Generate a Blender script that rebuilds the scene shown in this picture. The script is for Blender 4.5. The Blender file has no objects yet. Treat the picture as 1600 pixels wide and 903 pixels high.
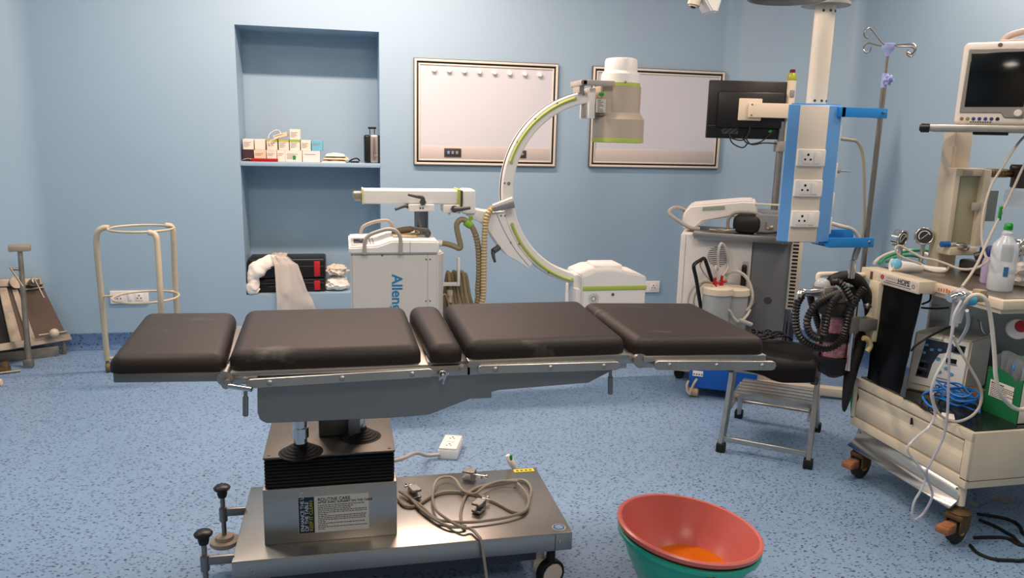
import bpy, bmesh, math, random
from mathutils import Vector, Matrix, noise
random.seed(7)
PI = math.pi
SC = bpy.context.scene
COL = SC.collection
OFF, DEPTH = {}, {}            # world position of each parent's origin; how deep it sits
def cap_depth(p):
    while p is not None and DEPTH.get(p.name, 0) >= 2: p = p.parent
    return p

def lin(c):
    return c / 12.92 if c <= .04045 else ((c + .055) / 1.055) ** 2.4
def rgb(h):
    h = h.lstrip('#')
    return tuple(lin(int(h[i:i + 2], 16) / 255) for i in (0, 2, 4)) + (1,)

MATS = {}
def mat(name, col, rough=.5, metal=0, bump=0, bscale=60, var=0, vscale=4, alpha=1, trans=0, ior=1.45, coat=0,
        emit=None, estr=0, stretch=(1, 1, 1), stain=None, sscale=5, samt=.5, slo=.56, shi=.75, rvar=0, spec=None, sss=0):
    if name in MATS:
        return MATS[name]
    m = bpy.data.materials.new(name); MATS[name] = m
    m.use_nodes = True
    n, l = m.node_tree.nodes, m.node_tree.links
    b = n['Principled BSDF']
    b.inputs['Base Color'].default_value = rgb(col)
    b.inputs['Roughness'].default_value = rough
    b.inputs['Metallic'].default_value = metal
    b.inputs['IOR'].default_value = ior
    if spec is not None: b.inputs['Specular IOR Level'].default_value = spec
    if trans: b.inputs['Transmission Weight'].default_value = trans
    if alpha < 1: b.inputs['Alpha'].default_value = alpha
    if coat: b.inputs['Coat Weight'].default_value = coat
    if emit:
        b.inputs['Emission Color'].default_value = rgb(emit); b.inputs['Emission Strength'].default_value = estr
    tc = None
    def coord():
        nonlocal tc
        if tc is None:
            t = n.new('ShaderNodeTexCoord'); mp = n.new('ShaderNodeMapping'); mp.inputs['Scale'].default_value = stretch
            l.new(t.outputs['Object'], mp.inputs['Vector']); tc = mp.outputs['Vector']
        return tc
    if var or stain:
        nz = n.new('ShaderNodeTexNoise'); nz.inputs['Scale'].default_value = vscale; nz.inputs['Detail'].default_value = 6
        l.new(coord(), nz.inputs['Vector'])
        mr = n.new('ShaderNodeMapRange'); mr.inputs['From Min'].default_value = .3; mr.inputs['From Max'].default_value = .7
        mr.inputs['To Min'].default_value = 1 - var; mr.inputs['To Max'].default_value = 1 + var
        l.new(nz.outputs['Fac'], mr.inputs['Value'])
        mx = n.new('ShaderNodeVectorMath'); mx.operation = 'SCALE'
        mx.inputs[0].default_value = rgb(col)[:3]; l.new(mr.outputs['Result'], mx.inputs['Scale'])
        out = mx.outputs['Vector']
        if stain:
            ns = n.new('ShaderNodeTexNoise'); ns.inputs['Scale'].default_value = sscale; ns.inputs['Detail'].default_value = 8
            ns.inputs['Roughness'].default_value = .65
            l.new(coord(), ns.inputs['Vector'])
            m2 = n.new('ShaderNodeMapRange'); m2.inputs['From Min'].default_value = slo; m2.inputs['From Max'].default_value = shi
            m2.inputs['To Max'].default_value = samt
            l.new(ns.outputs['Fac'], m2.inputs['Value'])
            mm = n.new('ShaderNodeMix'); mm.data_type = 'RGBA'
            l.new(m2.outputs['Result'], mm.inputs['Factor']); l.new(out, mm.inputs[6]); mm.inputs[7].default_value = rgb(stain)
            out = mm.outputs[2]
        l.new(out, b.inputs['Base Color'])
    if rvar:
        nr = n.new('ShaderNodeTexNoise'); nr.inputs['Scale'].default_value = vscale * 2; nr.inputs['Detail'].default_value = 5
        l.new(coord(), nr.inputs['Vector'])
        mr = n.new('ShaderNodeMapRange'); mr.inputs['To Min'].default_value = max(.03, rough - rvar); mr.inputs['To Max'].default_value = rough + rvar
        l.new(nr.outputs['Fac'], mr.inputs['Value']); l.new(mr.outputs['Result'], b.inputs['Roughness'])
    if bump:
        nb = n.new('ShaderNodeTexNoise'); nb.inputs['Scale'].default_value = bscale; nb.inputs['Detail'].default_value = 4
        l.new(coord(), nb.inputs['Vector'])
        bp = n.new('ShaderNodeBump'); bp.inputs['Strength'].default_value = bump; bp.inputs['Distance'].default_value = .01
        l.new(nb.outputs['Fac'], bp.inputs['Height']); l.new(bp.outputs['Normal'], b.inputs['Normal'])
    return m

def fr(o, rz=0):                # a frame: origin and turn about Z
    return Matrix.Translation(Vector(o)) @ Matrix.Rotation(rz, 4, 'Z')

def spline(pts, sub=6, closed=False):
    P = [Vector(p) for p in pts]
    n = len(P)
    if n < 3 or sub <= 1: return P
    out = []
    rng = range(n) if closed else range(n - 1)
    for i in rng:
        if closed:
            p0, p1, p2, p3 = P[(i - 1) % n], P[i], P[(i + 1) % n], P[(i + 2) % n]
        else:
            p1, p2 = P[i], P[i + 1]
            p0 = P[i - 1] if i > 0 else p1 * 2 - p2
            p3 = P[i + 2] if i + 2 < n else p2 * 2 - p1
        for k in range(sub):
            t = k / sub; t2 = t * t; t3 = t2 * t
            out.append(.5 * ((2 * p1) + (p2 - p0) * t + (2 * p0 - 5 * p1 + 4 * p2 - p3) * t2 + (3 * p1 - p0 - 3 * p2 + p3) * t3))
    if not closed: out.append(P[-1])
    return out

def resample(P, step):
    out = [P[0]]; acc = 0
    for a, b in zip(P, P[1:]):
        d = (b - a).length
        if d < 1e-9: continue
        t = step - acc
        while t <= d:
            out.append(a.lerp(b, t / d)); t += step
        acc = d - (t - step)
    return out

class MB:
    """collects shapes in world space (or in the frame M) and links them as ONE mesh object"""
    def __init__(s, M=None):
        s.bm = bmesh.new(); s.M = M or Matrix.Identity(4)
    def _in(s, t, M=None):
        t.transform(s.M @ M if M else s.M)
        me = bpy.data.meshes.new('tmp'); t.to_mesh(me); t.free(); s.bm.from_mesh(me); bpy.data.meshes.remove(me)
        return s
    def box(s, a, b, bev=0, seg=2, M=None):
        t = bmesh.new(); bmesh.ops.create_cube(t, size=1)
        A, B = Vector(a), Vector(b)
        for v in t.verts:
            v.co = Vector([A[i] if v.co[i] < 0 else B[i] for i in range(3)])
        if bev:
            bev = min(bev, min(abs(B[i] - A[i]) for i in range(3)) * .49)
            bmesh.ops.bevel(t, geom=list(t.edges), offset=bev, segments=seg, affect='EDGES', profile=.5)
        bmesh.ops.recalc_face_normals(t, faces=t.faces)
        return s._in(t, M)
    def cyl(s, p, q, r, r2=None, n=20, bev=0):
        r2 = r if r2 is None else r2
        p, q = Vector(p), Vector(q); d = q - p; L = d.length
        t = bmesh.new(); bmesh.ops.create_cone(t, cap_ends=True, segments=n, radius1=max(r, 1e-5), radius2=max(r2, 1e-5), depth=L)
        if bev:
            e = [e for e in t.edges if len(e.link_faces) == 2 and any(len(f.verts) > 4 for f in e.link_faces)]
            bmesh.ops.bevel(t, geom=e, offset=bev, segments=2, affect='EDGES')
        M = Matrix.Translation((p + q) / 2) @ d.to_track_quat('Z', 'Y').to_matrix().to_4x4()
        return s._in(t, M)
    def tube(s, pts, r, n=8, sub=6, closed=False, ridge=None, rfun=None):
        P = spline(pts, sub, closed)
        if ridge:
            P = resample(P, ridge[0] / 2)
        # drop doubles
        Q = [P[0]]
        for p in P[1:]:
            if (p - Q[-1]).length > 1e-5: Q.append(p)
        P = Q; N = len(P)
        t = bmesh.new(); rings = []
        T0 = (P[1] - P[0]).normalized()
        up = Vector((0, 0, 1)) if abs(T0.z) < .9 else Vector((1, 0, 0))
        nrm = (up - T0 * up.dot(T0)).normalized()
        for i, p in enumerate(P):
            if closed: T = (P[(i + 1) % N] - P[i - 1]).normalized()
            else: T = (P[min(i + 1, N - 1)] - P[max(i - 1, 0)]).normalized()
            nrm = nrm - T * nrm.dot(T)
            if nrm.length < 1e-6: nrm = T.orthogonal()
            nrm.normalize(); bi = T.cross(nrm)
            rr = r
            if ridge: rr = r * (1 + (ridge[1] if i % 2 else -ridge[1]))
            if rfun: rr = rfun(i / (N - 1))
            rings.append([t.verts.new(p + (nrm * math.cos(a) + bi * math.sin(a)) * rr) for a in [2 * PI * k / n for k in range(n)]])
        m = N if closed else N - 1
        for i in range(m):
            A, B = rings[i], rings[(i + 1) % N]
            off = 0
            if closed and i == N - 1:
                off = min(range(n), key=lambda o: (A[0].co - B[o].co).length)
            for k in range(n):
                t.faces.new((A[k], A[(k + 1) % n], B[(k + 1 + off) % n], B[(k + off) % n]))
        if not closed:
            t.faces.new(rings[0][::-1]); t.faces.new(rings[-1])
        bmesh.ops.recalc_face_normals(t, faces=t.faces)
        return s._in(t)
    def lathe(s, prof, c=(0, 0, 0), axis=(0, 0, 1), n=32, closed=True, M=None, sy=1):
        t = bmesh.new(); rings = []
        for r, z in prof:
            if r < 1e-6: rings.append([t.verts.new((0, 0, z))])
            else: rings.append([t.verts.new((r * math.cos(2 * PI * k / n), sy * r * math.sin(2 * PI * k / n), z)) for k in range(n)])
        for A, B in zip(rings, rings[1:]):
            for k in range(n):
                a = (A[k % len(A)], A[(k + 1) % len(A)], B[(k + 1) % len(B)], B[k % len(B)])
                f = []
                for v in a:
                    if v not in f: f.append(v)
                if len(f) > 2: t.faces.new(f)
        if closed:
            if len(rings[0]) > 1: t.faces.new(rings[0][::-1])
            if len(rings[-1]) > 1: t.faces.new(rings[-1])
        bmesh.ops.recalc_face_normals(t, faces=t.faces)
        Mx = Matrix.Translation(Vector(c)) @ Vector(axis).to_track_quat('Z', 'Y').to_matrix().to_4x4()
        return s._in(t, Mx @ M if M else Mx)
    def prism(s, pts, plane, lo, hi, bev=0, seg=2):
        t = bmesh.new()
        def P(a, b, c):
            return {'XZ': (a, c, b), 'YZ': (c, a, b), 'XY': (a, b, c)}[plane]
        A = [t.verts.new(P(a, b, lo)) for a, b in pts]; B = [t.verts.new(P(a, b, hi)) for a, b in pts]
        t.faces.new(A); t.faces.new(B[::-1])
        n = len(pts)
        for i in range(n): t.faces.new((A[i], B[i], B[(i + 1) % n], A[(i + 1) % n]))
        bmesh.ops.recalc_face_normals(t, faces=t.faces)
        if bev: bmesh.ops.bevel(t, geom=list(t.edges), offset=bev, segments=seg, affect='EDGES')
        return s._in(t)
    def ball(s, c, r, sc=(1, 1, 1), n=16):
        t = bmesh.new(); bmesh.ops.create_uvsphere(t, u_segments=n, v_segments=max(6, n // 2), radius=r)
        return s._in(t, Matrix.Translation(Vector(c)) @ Matrix.Diagonal((*sc, 1)))
    def ring(s, c, R, r, axis=(0, 0, 1), n=40, m=10):
        q = Vector(axis).to_track_quat('Z', 'Y')
        return s.tube([Vector(c) + q @ Vector((R * math.cos(a), R * math.sin(a), 0)) for a in [2 * PI * k / n for k in range(n)]], r, n=m, sub=1, closed=True)
    def sheet(s, f, nu, nv, thick=0):
        """a surface f(u, v) with u, v in 0..1; thick gives it a second side"""
        t = bmesh.new()
        V = [[t.verts.new(f(i / nu, j / nv)) for j in range(nv + 1)] for i in range(nu + 1)]
        for i in range(nu):
            for j in range(nv): t.faces.new((V[i][j], V[i + 1][j], V[i + 1][j + 1], V[i][j + 1]))
        if thick:
            bmesh.ops.solidify(t, geom=list(t.faces), thickness=thick)
        bmesh.ops.recalc_face_normals(t, faces=t.faces)
        return s._in(t)
    def build(s, name, m, parent=None, smooth=40):
        me = bpy.data.meshes.new(name); parent = cap_depth(parent)
        if parent is not None: off = OFF[parent.name]
        else:
            xs = [v.co for v in s.bm.verts]
            lo = Vector([min(v[i] for v in xs) for i in range(3)]); hi = Vector([max(v[i] for v in xs) for i in range(3)])
            off = Vector(((lo.x + hi.x) / 2, (lo.y + hi.y) / 2, lo.z))
        bmesh.ops.translate(s.bm, vec=-off, verts=s.bm.verts)
        s.bm.to_mesh(me); s.bm.free()
        if smooth:
            me.polygons.foreach_set('use_smooth', [True] * len(me.polygons))
            me.set_sharp_from_angle(angle=math.radians(smooth))
        o = bpy.data.objects.new(name, me); COL.objects.link(o)
        me.materials.append(m)
        OFF[o.name] = off; DEPTH[o.name] = 0 if parent is None else DEPTH.get(parent.name, 0) + 1
        if parent is not None: o.parent = parent
        else: o.location = off
        return o

def tag(o, label=None, cat=None, group=None, kind=None):
    for k, v in (('label', label), ('category', cat), ('group', group), ('kind', kind)):
        if v: o[k] = v
    return o
def thing(name, label, cat, loc, group=None):
    o = bpy.data.objects.new(name, None); COL.objects.link(o); o.location = loc; o.empty_display_size = .05
    OFF[o.name] = Vector(loc)
    return tag(o, label, cat, group)
def structure(mb, name, m, smooth=40):
    return tag(mb.build(name, m, None, smooth), kind='structure')

def lettering(name, s, size, M, m, parent, align='LEFT', ext=.0006, bold=0):
    """raised letters: s set in Blender's own font; M places its XY plane"""
    c = bpy.data.curves.new('t', 'FONT'); c.body = s; c.size = size; c.extrude = ext; c.align_x = align; c.align_y = 'CENTER'; c.offset = bold
    o = bpy.data.objects.new('t', c); COL.objects.link(o)
    bpy.context.view_layer.update()
    me = bpy.data.meshes.new_from_object(o.evaluated_get(bpy.context.evaluated_depsgraph_get()))
    bpy.data.objects.remove(o); bpy.data.curves.remove(c)
    parent = cap_depth(parent); off = OFF[parent.name]
    me.transform(Matrix.Translation(-off) @ M)
    me.materials.clear(); me.materials.append(m); me.name = name
    o = bpy.data.objects.new(name, me); COL.objects.link(o); o.parent = parent; OFF[o.name] = off
    return o
def facing(o, x, up):
    """matrix whose X axis is x, Y axis is up (lettering plane)"""
    x = Vector(x).normalized(); up = Vector(up).normalized(); z = x.cross(up)
    M = Matrix((x, up, z)).transposed().to_4x4(); M.translation = Vector(o)
    return M

# ---------------------------------------------------------------- materials
STEEL = mat('brushed_steel', '#b4b0aa', .34, 1, var=.08, vscale=3, rvar=.08, stretch=(1, 1, 6))
STEEL_DULL = mat('dull_steel', '#8d8c8a', .45, 1, var=.1, vscale=5, rvar=.1)
CHROME = mat('chrome', '#d2d0cd', .14, 1)
ALU = mat('aluminium', '#b9b6b0', .4, 1, var=.1, vscale=14)
SHROUD = mat('grey_shroud_steel', '#8f9294', .5, .85, var=.06, vscale=2)
VINYL = mat('dark_vinyl', '#241d1a', .55, 0, spec=.35, bump=.06, bscale=90, var=.1, vscale=3, stain='#a09a94', sscale=4.2, samt=.35, slo=.63, shi=.82, stretch=(1, 2.2, 1))
BLACK_RUB = mat('black_rubber', '#0f0e10', .6, var=.2, vscale=20)
BLACK_PL = mat('black_plastic', '#131213', .38)
DARK_GREY = mat('dark_grey_plastic', '#4a4a4c', .45)
GREY_PL = mat('grey_plastic', '#8e8d8b', .5)
WHITE_PL = mat('white_plastic', '#ebe8e4', .38)
WHITE_PT = mat('white_paint', '#e5e3e0', .35, var=.02, vscale=3)
CREAM_PT = mat('cream_paint', '#cfc2ab', .4, var=.06, vscale=6, stain='#8a6f50', sscale=9, samt=.35, slo=.62, shi=.8)
CREAM_CL = mat('clean_cream', '#ddd0ba', .42)
HANDLE_BEIGE = mat('beige_handle', '#a8a198', .42)
HOSE_BEIGE = mat('beige_hose', '#b9a67f', .5)
HOSE_OLIVE = mat('olive_hose', '#8b8064', .5)
CABLE_GREY = mat('grey_cable', '#a39a8a', .5)
LIME = mat('lime_band', '#a8ba58', .45)
BLUE_PT = mat('blue_paint', '#68a4e2', .38)
BLUE_BR = mat('blue_bracket', '#2486d4', .35)
GLASS_PL = mat('clear_plastic', '#eef2f4', .12, trans=.92, ior=1.25)
SCREEN = mat('dark_screen', '#0b0d10', .12)
RED_PL = mat('red_plastic', '#b3202a', .4)
GREEN_PL = mat('green_plastic', '#1f8a3c', .4)
BLUE_PL = mat('blue_plastic', '#3d8fd8', .4)
BROWN = mat('rusty_brown', '#6d4426', .7, var=.3, vscale=30)


# ---------------------------------------------------------------- the room
def wall_paint(name):
    m = mat(name, '#97b3c8', .42, bump=.05, bscale=9, var=.025, vscale=1.2)
    return m
PAINT = wall_paint('blue_wall_paint')
def speckled(name, base, dark, light):
    m = bpy.data.materials.new(name); MATS[name] = m; m.use_nodes = True
    n, l = m.node_tree.nodes, m.node_tree.links
    b = n['Principled BSDF']; b.inputs['Roughness'].default_value = .42
    t = n.new('ShaderNodeTexCoord')
    nz = n.new('ShaderNodeTexNoise'); nz.inputs['Scale'].default_value = 1.3; nz.inputs['Detail'].default_value = 5
    l.new(t.outputs['Object'], nz.inputs['Vector'])
    cr = n.new('ShaderNodeValToRGB')
    cr.color_ramp.elements[0].position = .3; cr.color_ramp.elements[1].position = .7
    c = rgb(base)
    cr.color_ramp.elements[0].color = tuple(x * .93 for x in c[:3]) + (1,); cr.color_ramp.elements[1].color = tuple(min(1, x * 1.06) for x in c[:3]) + (1,)
    l.new(nz.outputs['Fac'], cr.inputs['Fac'])
    col = cr.outputs['Color']
    def layer(scale, thr, keep, color, rot, sx, prev, w=1):
        mp = n.new('ShaderNodeMapping'); mp.inputs['Rotation'].default_value = (0, 0, rot); mp.inputs['Scale'].default_value = (scale * sx, scale, scale * .7)
        l.new(t.outputs['Object'], mp.inputs['Vector'])
        dn = n.new('ShaderNodeTexNoise'); dn.inputs['Scale'].default_value = 1.7; dn.inputs['Detail'].default_value = 2
        l.new(mp.outputs['Vector'], dn.inputs['Vector'])
        ad = n.new('ShaderNodeVectorMath'); ad.operation = 'MULTIPLY_ADD'; ad.inputs[1].default_value = (.5, .5, .5)
        l.new(dn.outputs['Color'], ad.inputs[0]); l.new(mp.outputs['Vector'], ad.inputs[2])
        v = n.new('ShaderNodeTexVoronoi'); v.inputs['Scale'].default_value = 1; v.inputs['Randomness'].default_value = 1
        l.new(ad.outputs['Vector'], v.inputs['Vector'])
        lt = n.new('ShaderNodeMath'); lt.operation = 'LESS_THAN'; lt.inputs[1].default_value = thr; l.new(v.outputs['Distance'], lt.inputs[0])
        sp = n.new('ShaderNodeSeparateColor'); l.new(v.outputs['Color'], sp.inputs['Color'])
        k = n.new('ShaderNodeMath'); k.operation = 'LESS_THAN'; k.inputs[1].default_value = keep; l.new(sp.outputs['Red'], k.inputs[0])
        mu = n.new('ShaderNodeMath'); mu.operation = 'MULTIPLY'; l.new(lt.outputs[0], mu.inputs[0]); l.new(k.outputs[0], mu.inputs[1])
        m3 = n.new('ShaderNodeMath'); m3.operation = 'MULTIPLY'; l.new(mu.outputs[0], m3.inputs[0]); m3.inputs[1].default_value = w
        mx = n.new('ShaderNodeMix'); mx.data_type = 'RGBA'; l.new(m3.outputs[0], mx.inputs['Factor']); l.new(prev, mx.inputs[6]); mx.inputs[7].default_value = rgb(color)
        return mx.outputs[2]
    col = layer(104, .3, .5, light, .4, .6, col, .3)
    col = layer(100, .26, .55, dark, 1.1, .62, col, .75)
    col = layer(84, .25, .5, dark, 2.3, .6, col, .9)
    col = layer(76, .22, .5, '#26344c', .15, .5, col, .95)
    col = layer(60, .17, .5, '#1a2436', 2.8, .55, col, 1)
    l.new(col, b.inputs['Base Color'])
    return m
VINYL_FLOOR = speckled('speckled_blue_vinyl', '#7a96b6', '#33445f', '#a9bacb')
VINYL_SKIRT = speckled('speckled_blue_skirting', '#506f98', '#2a416a', '#6a86ac')
CEIL = mat('white_ceiling', '#dcdad4', .8)

XL, XR, YB, YF, ZC = -2.42, 3.26, 5.17, -1.6, 2.8
LX, CX, CY = -1.84, 2.68, 4.59                    # the corner wall runs from (CX, YB) to (XR, CY)
NX0, NX1, NZ0, NZ1, ND = -.638, .234, .33, 2.02, .33   # the niche
SH0, SH1 = 1.166, 1.194                # its shelf

w = MB(); w.box((XL - .1, YF - .1, -.1), (XR + .1, YB + .1, 0)); structure(w, 'floor', VINYL_FLOOR)
w = MB(); w.box((XL - .1, YF - .1, ZC), (XR + .1, YB + .5, ZC + .1)); structure(w, 'ceiling', CEIL)
w = MB(); w.box((XL - .1, YF - .1, 0), (XL, CY, ZC)); structure(w, 'wall_left', PAINT)
w = MB(); w.box((XR, YF - .1, 0), (XR + .1, CY, ZC)); structure(w, 'wall_right', PAINT)
w = MB(); w.box((XL - .1, YF - .1, 0), (XR + .1, YF, ZC)); structure(w, 'wall_front', mat('cream_wall_paint', '#b8ad9e', .5))
w = MB()
w.box((LX, YB, 0), (NX0, YB + .45, ZC)); w.box((NX1, YB, 0), (CX, YB + .45, ZC))
w.box((NX0, YB, 0), (NX1, YB + .45, NZ0)); w.box((NX0, YB, NZ1), (NX1, YB + .45, ZC)); w.box((NX0, YB + ND, NZ0), (NX1, YB + .45, NZ1))
structure(w, 'wall_back', PAINT, 0)
w = MB(); w.prism([(CX, YB), (XR, CY), (XR + .1, CY), (XR + .1, YB + .1), (CX, YB + .1)], 'XY', 0, ZC); structure(w, 'wall_corner_right', PAINT, 0)
w = MB(); w.prism([(LX, YB), (XL, CY), (XL - .1, CY), (XL - .1, YB + .1), (LX, YB + .1)], 'XY', 0, ZC); structure(w, 'wall_corner_left', PAINT, 0)
w = MB(); w.box((NX0 - .002, YB - .004, SH0), (NX1 + .002, YB + ND, SH1), .003); structure(w, 'trim_1', PAINT)
# rounded vertical corners
def corner(name, c, d1, d2, R):
    """fillet between two walls meeting at c; d1, d2 point along the walls away from it"""
    d1, d2 = Vector(d1).normalized(), Vector(d2).normalized(); c = Vector(c)
    half = math.acos(max(-1, min(1, d1.dot(d2)))) / 2
    L = R / math.tan(half); bis = (d1 + d2).normalized(); o = c + bis * (R / math.sin(half))
    a, b = c + d1 * L, c + d2 * L
    pts = [c - bis * .01]
    for k in range(9):
        q = (a.lerp(b, k / 8) - o).normalized() * R + o; pts.append(q)
    w = MB(); w.prism([(p.x, p.y) for p in pts], 'XY', .104, ZC); structure(w, name, PAINT, 30)
corner('trim_2', (LX, YB), (1, 0), (-1, -1), .16)
corner('trim_5', (XL, CY), (1, 1), (0, -1), .16)
corner('trim_3', (CX, YB), (-1, 0), (1, -1), .16)
corner('trim_4', (XR, CY), (-1, 1), (0, -1), .16)
# coved skirting
COVE = [(0, 0), (.045, 0), (.03, .004), (.018, .014), (.011, .03), (.009, .1), (.006, .103), (0, .103)]
def skirting(name, a, b, nrm):
    a, b, nrm = Vector((*a, 0)), Vector((*b, 0)), Vector((*nrm, 0)).normalized()
    w = MB(); t = bmesh.new()
    A = [t.verts.new(a + nrm * d + Vector((0, 0, z))) for d, z in COVE]; B = [t.verts.new(b + nrm * d + Vector((0, 0, z))) for d, z in COVE]
    t.faces.new(A); t.faces.new(B[::-1])
    for i in range(len(COVE)): t.faces.new((A[i], B[i], B[(i + 1) % len(COVE)], A[(i + 1) % len(COVE)]))
    bmesh.ops.recalc_face_normals(t, faces=t.faces); w._in(t); structure(w, name, VINYL_SKIRT, 40)
skirting('baseboard_back', (LX, YB), (CX, YB), (0, -1))
skirting('baseboard_left', (XL, YF), (XL, CY), (1, 0))
skirting('baseboard_corner_left', (XL, CY), (LX, YB), (1, -1))
skirting('baseboard_corner_right', (CX, YB), (XR, CY), (-1, -1))
skirting('baseboard_right', (XR, CY), (XR, YF), (-1, 0))

# ---------------------------------------------------------------- camera
cam = bpy.data.cameras.new('camera'); co = bpy.data.objects.new('camera', cam); COL.objects.link(co)
cam.sensor_width = 36; cam.lens = 36 * 1200 / 1600; cam.clip_start = .05
pit, yaw, rol = math.radians(11.34945), math.radians(12.4395), math.radians(1.41876)
fwd = Vector((math.sin(yaw) * math.cos(pit), math.cos(yaw) * math.cos(pit), -math.sin(pit)))
rt = Vector((math.cos(yaw), -math.sin(yaw), 0)); up = rt.cross(fwd)
X = rt * math.cos(rol) + up * math.sin(rol); Yv = -rt * math.sin(rol) + up * math.cos(rol)
Mc = Matrix((X, Yv, -fwd)).transposed().to_4x4(); Mc.translation = Vector((0, 0, 1.4)); co.matrix_world = Mc
SC.camera = co

# ---------------------------------------------------------------- light: ceiling panels
def panel(x, y, sx, sy, watts, col='#fff0de'):
    L = bpy.data.lights.new('ceiling_panel', 'AREA'); L.shape = 'RECTANGLE'; L.size = sx; L.size_y = sy; L.energy = watts; L.color = rgb(col)[:3]
    o = bpy.data.objects.new('ceiling_panel', L); COL.objects.link(o); o.location = (x, y, ZC - .02)
panel(.1, 4.25, 1.8, .08, 84, '#ffdcc6')
panel(-.7, 2.0, .6, .6, 26)
panel(1.0, 1.9, .6, .6, 30)
panel(2.85, 2.9, .08, 1.5, 34, '#ffdcc6')
panel(.2, -.4, .6, .6, 24)
panel(2.3, .8, .6, .6, 11)
panel(-1.7, 3.6, .6, .6, 14)
wd = bpy.data.worlds.new('room_air'); SC.world = wd; wd.use_nodes = True
wd.node_tree.nodes['Background'].inputs['Color'].default_value = (.5, .5, .5, 1); wd.node_tree.nodes['Background'].inputs['Strength'].default_value = .0
SC.view_settings.view_transform = 'Standard'; SC.view_settings.look = 'None'; SC.view_settings.gamma = 1
SC.view_settings.use_curve_mapping = False; SC.view_settings.exposure = .0


# ---------------------------------------------------------------- operating table
TX = -.05
tb = thing('operating_table', 'long operating table with dark brown padded sections on a steel pedestal base', 'operating table', (TX, 2.33, 0))
PF, PB, PZ0, PZ1 = 1.865, 2.335, .828, .875      # pad front, back, underside, top
def pad(name, pts, z0=PZ0, z1=PZ1, tilt=0, piv=0, bev=.03):
    """a cushion with rolled edges; tilt turns it about the line x = piv"""
    M = Matrix.Translation((piv, 0, z0)) @ Matrix.Rotation(tilt, 4, 'Y') @ Matrix.Translation((-piv, 0, -z0))
    w = MB(M); t = bmesh.new()
    A = [t.verts.new((x, y, z0)) for x, y in pts]; B = [t.verts.new((x, y, z1)) for x, y in pts]
    t.faces.new(A); t.faces.new(B[::-1]); n = len(pts)
    for i in range(n): t.faces.new((A[i], B[i], B[(i + 1) % n], A[(i + 1) % n]))
    bmesh.ops.recalc_face_normals(t, faces=t.faces)
    top = [e for e in t.edges if all(v.co.z > (z0 + z1) / 2 for v in e.verts)]
    ver = [e for e in t.edges if abs(e.verts[0].co.z - e.verts[1].co.z) > .01]
    low = [e for e in t.edges if all(v.co.z < (z0 + z1) / 2 for v in e.verts)]
    bmesh.ops.bevel(t, geom=top + ver, offset=bev, segments=6, affect='EDGES', profile=.5)
    w._in(t); return w.build(name, VINYL, tb, 60)
pad('head_pad', [(-.545, PF), (-.285, PF), (-.318, PB), (-.572, PB)], z1=.869, tilt=math.radians(1.0), piv=-.285)
pad('trunk_pad', [(-.278, PF), (.184, PF), (.178, PB), (-.293, PB)])
pad('kidney_pad', [(.206, PF), (.289, PF), (.284, PB), (.188, PB)])
pad('thigh_pad', [(.3, PF), (.728, PF), (.745, PB), (.296, PB)], z0=.834, z1=.881)
pad('leg_pad', [(.752, PF), (1.142, PF), (1.142, PB), (.748, PB)], tilt=math.radians(1.5), piv=.75, )

# head section: plate under the pad
M = Matrix.Translation((-.285, 0, .826)) @ Matrix.Rotation(math.radians(1.8), 4, 'Y') @ Matrix.Translation((.285, 0, -.826))
w = MB(M); w.box((-.535, PF + .006, .801), (-.292, PB - .01, .826), .003); w.build('head_plate', STEEL_DULL, tb)
# trunk frame: lip under the pads and the deep shroud
w = MB(); w.box((-.29, PF - .008, .816), (.2, PB, .828), .002); w.box((-.285, PF + .01, .79), (.31, PB - .01, .818), .002)
w.build('trunk_frame', STEEL, tb)
w = MB(); w.box((.3, PF - .008, .816), (.735, PB, .834), .002); w.box((.3, PF + .01, .79), (.735, PB - .01, .818), .002)
w.build('thigh_frame', STEEL, tb)
w = MB(Matrix.Translation((.75, 0, .828)) @ Matrix.Rotation(math.radians(1.5), 4, 'Y') @ Matrix.Translation((-.75, 0, -.828)))
w.box((.775, PF - .008, .812), (1.138, PB, .828), .002); w.box((.775, PF + .01, .79), (1.138, PB - .01, .812), .002); w.build('leg_frame', STEEL, tb)
YS = 1.893
poly = list([((-0.224, 0.803), (-0.218, 0.775), (-0.22, 0.71), (-0.215, 0.691), (-0.2, 0.681), (0.109, 0.678), (0.155, 0.679), (0.204, 0.681), (0.312, 0.719), (0.37, 0.718), (0.369, 0.735), (0.39, 0.739), (0.636, 0.748), (0.69, 0.774), (0.722, 0.79), (0.72, 0.821), (0.287, 0.818), (0.179, 0.817))][0])
w = MB(); w.prism(poly, 'XZ', YS, PB - .04, .002, 1); w.build('shroud', SHROUD, tb, 20)
# kidney bridge cheek
w = MB(); w.box((.196, YS - .006, .79), (.302, YS + .06, .826), .004); w.build('bridge_plate', SHROUD, tb)

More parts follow.
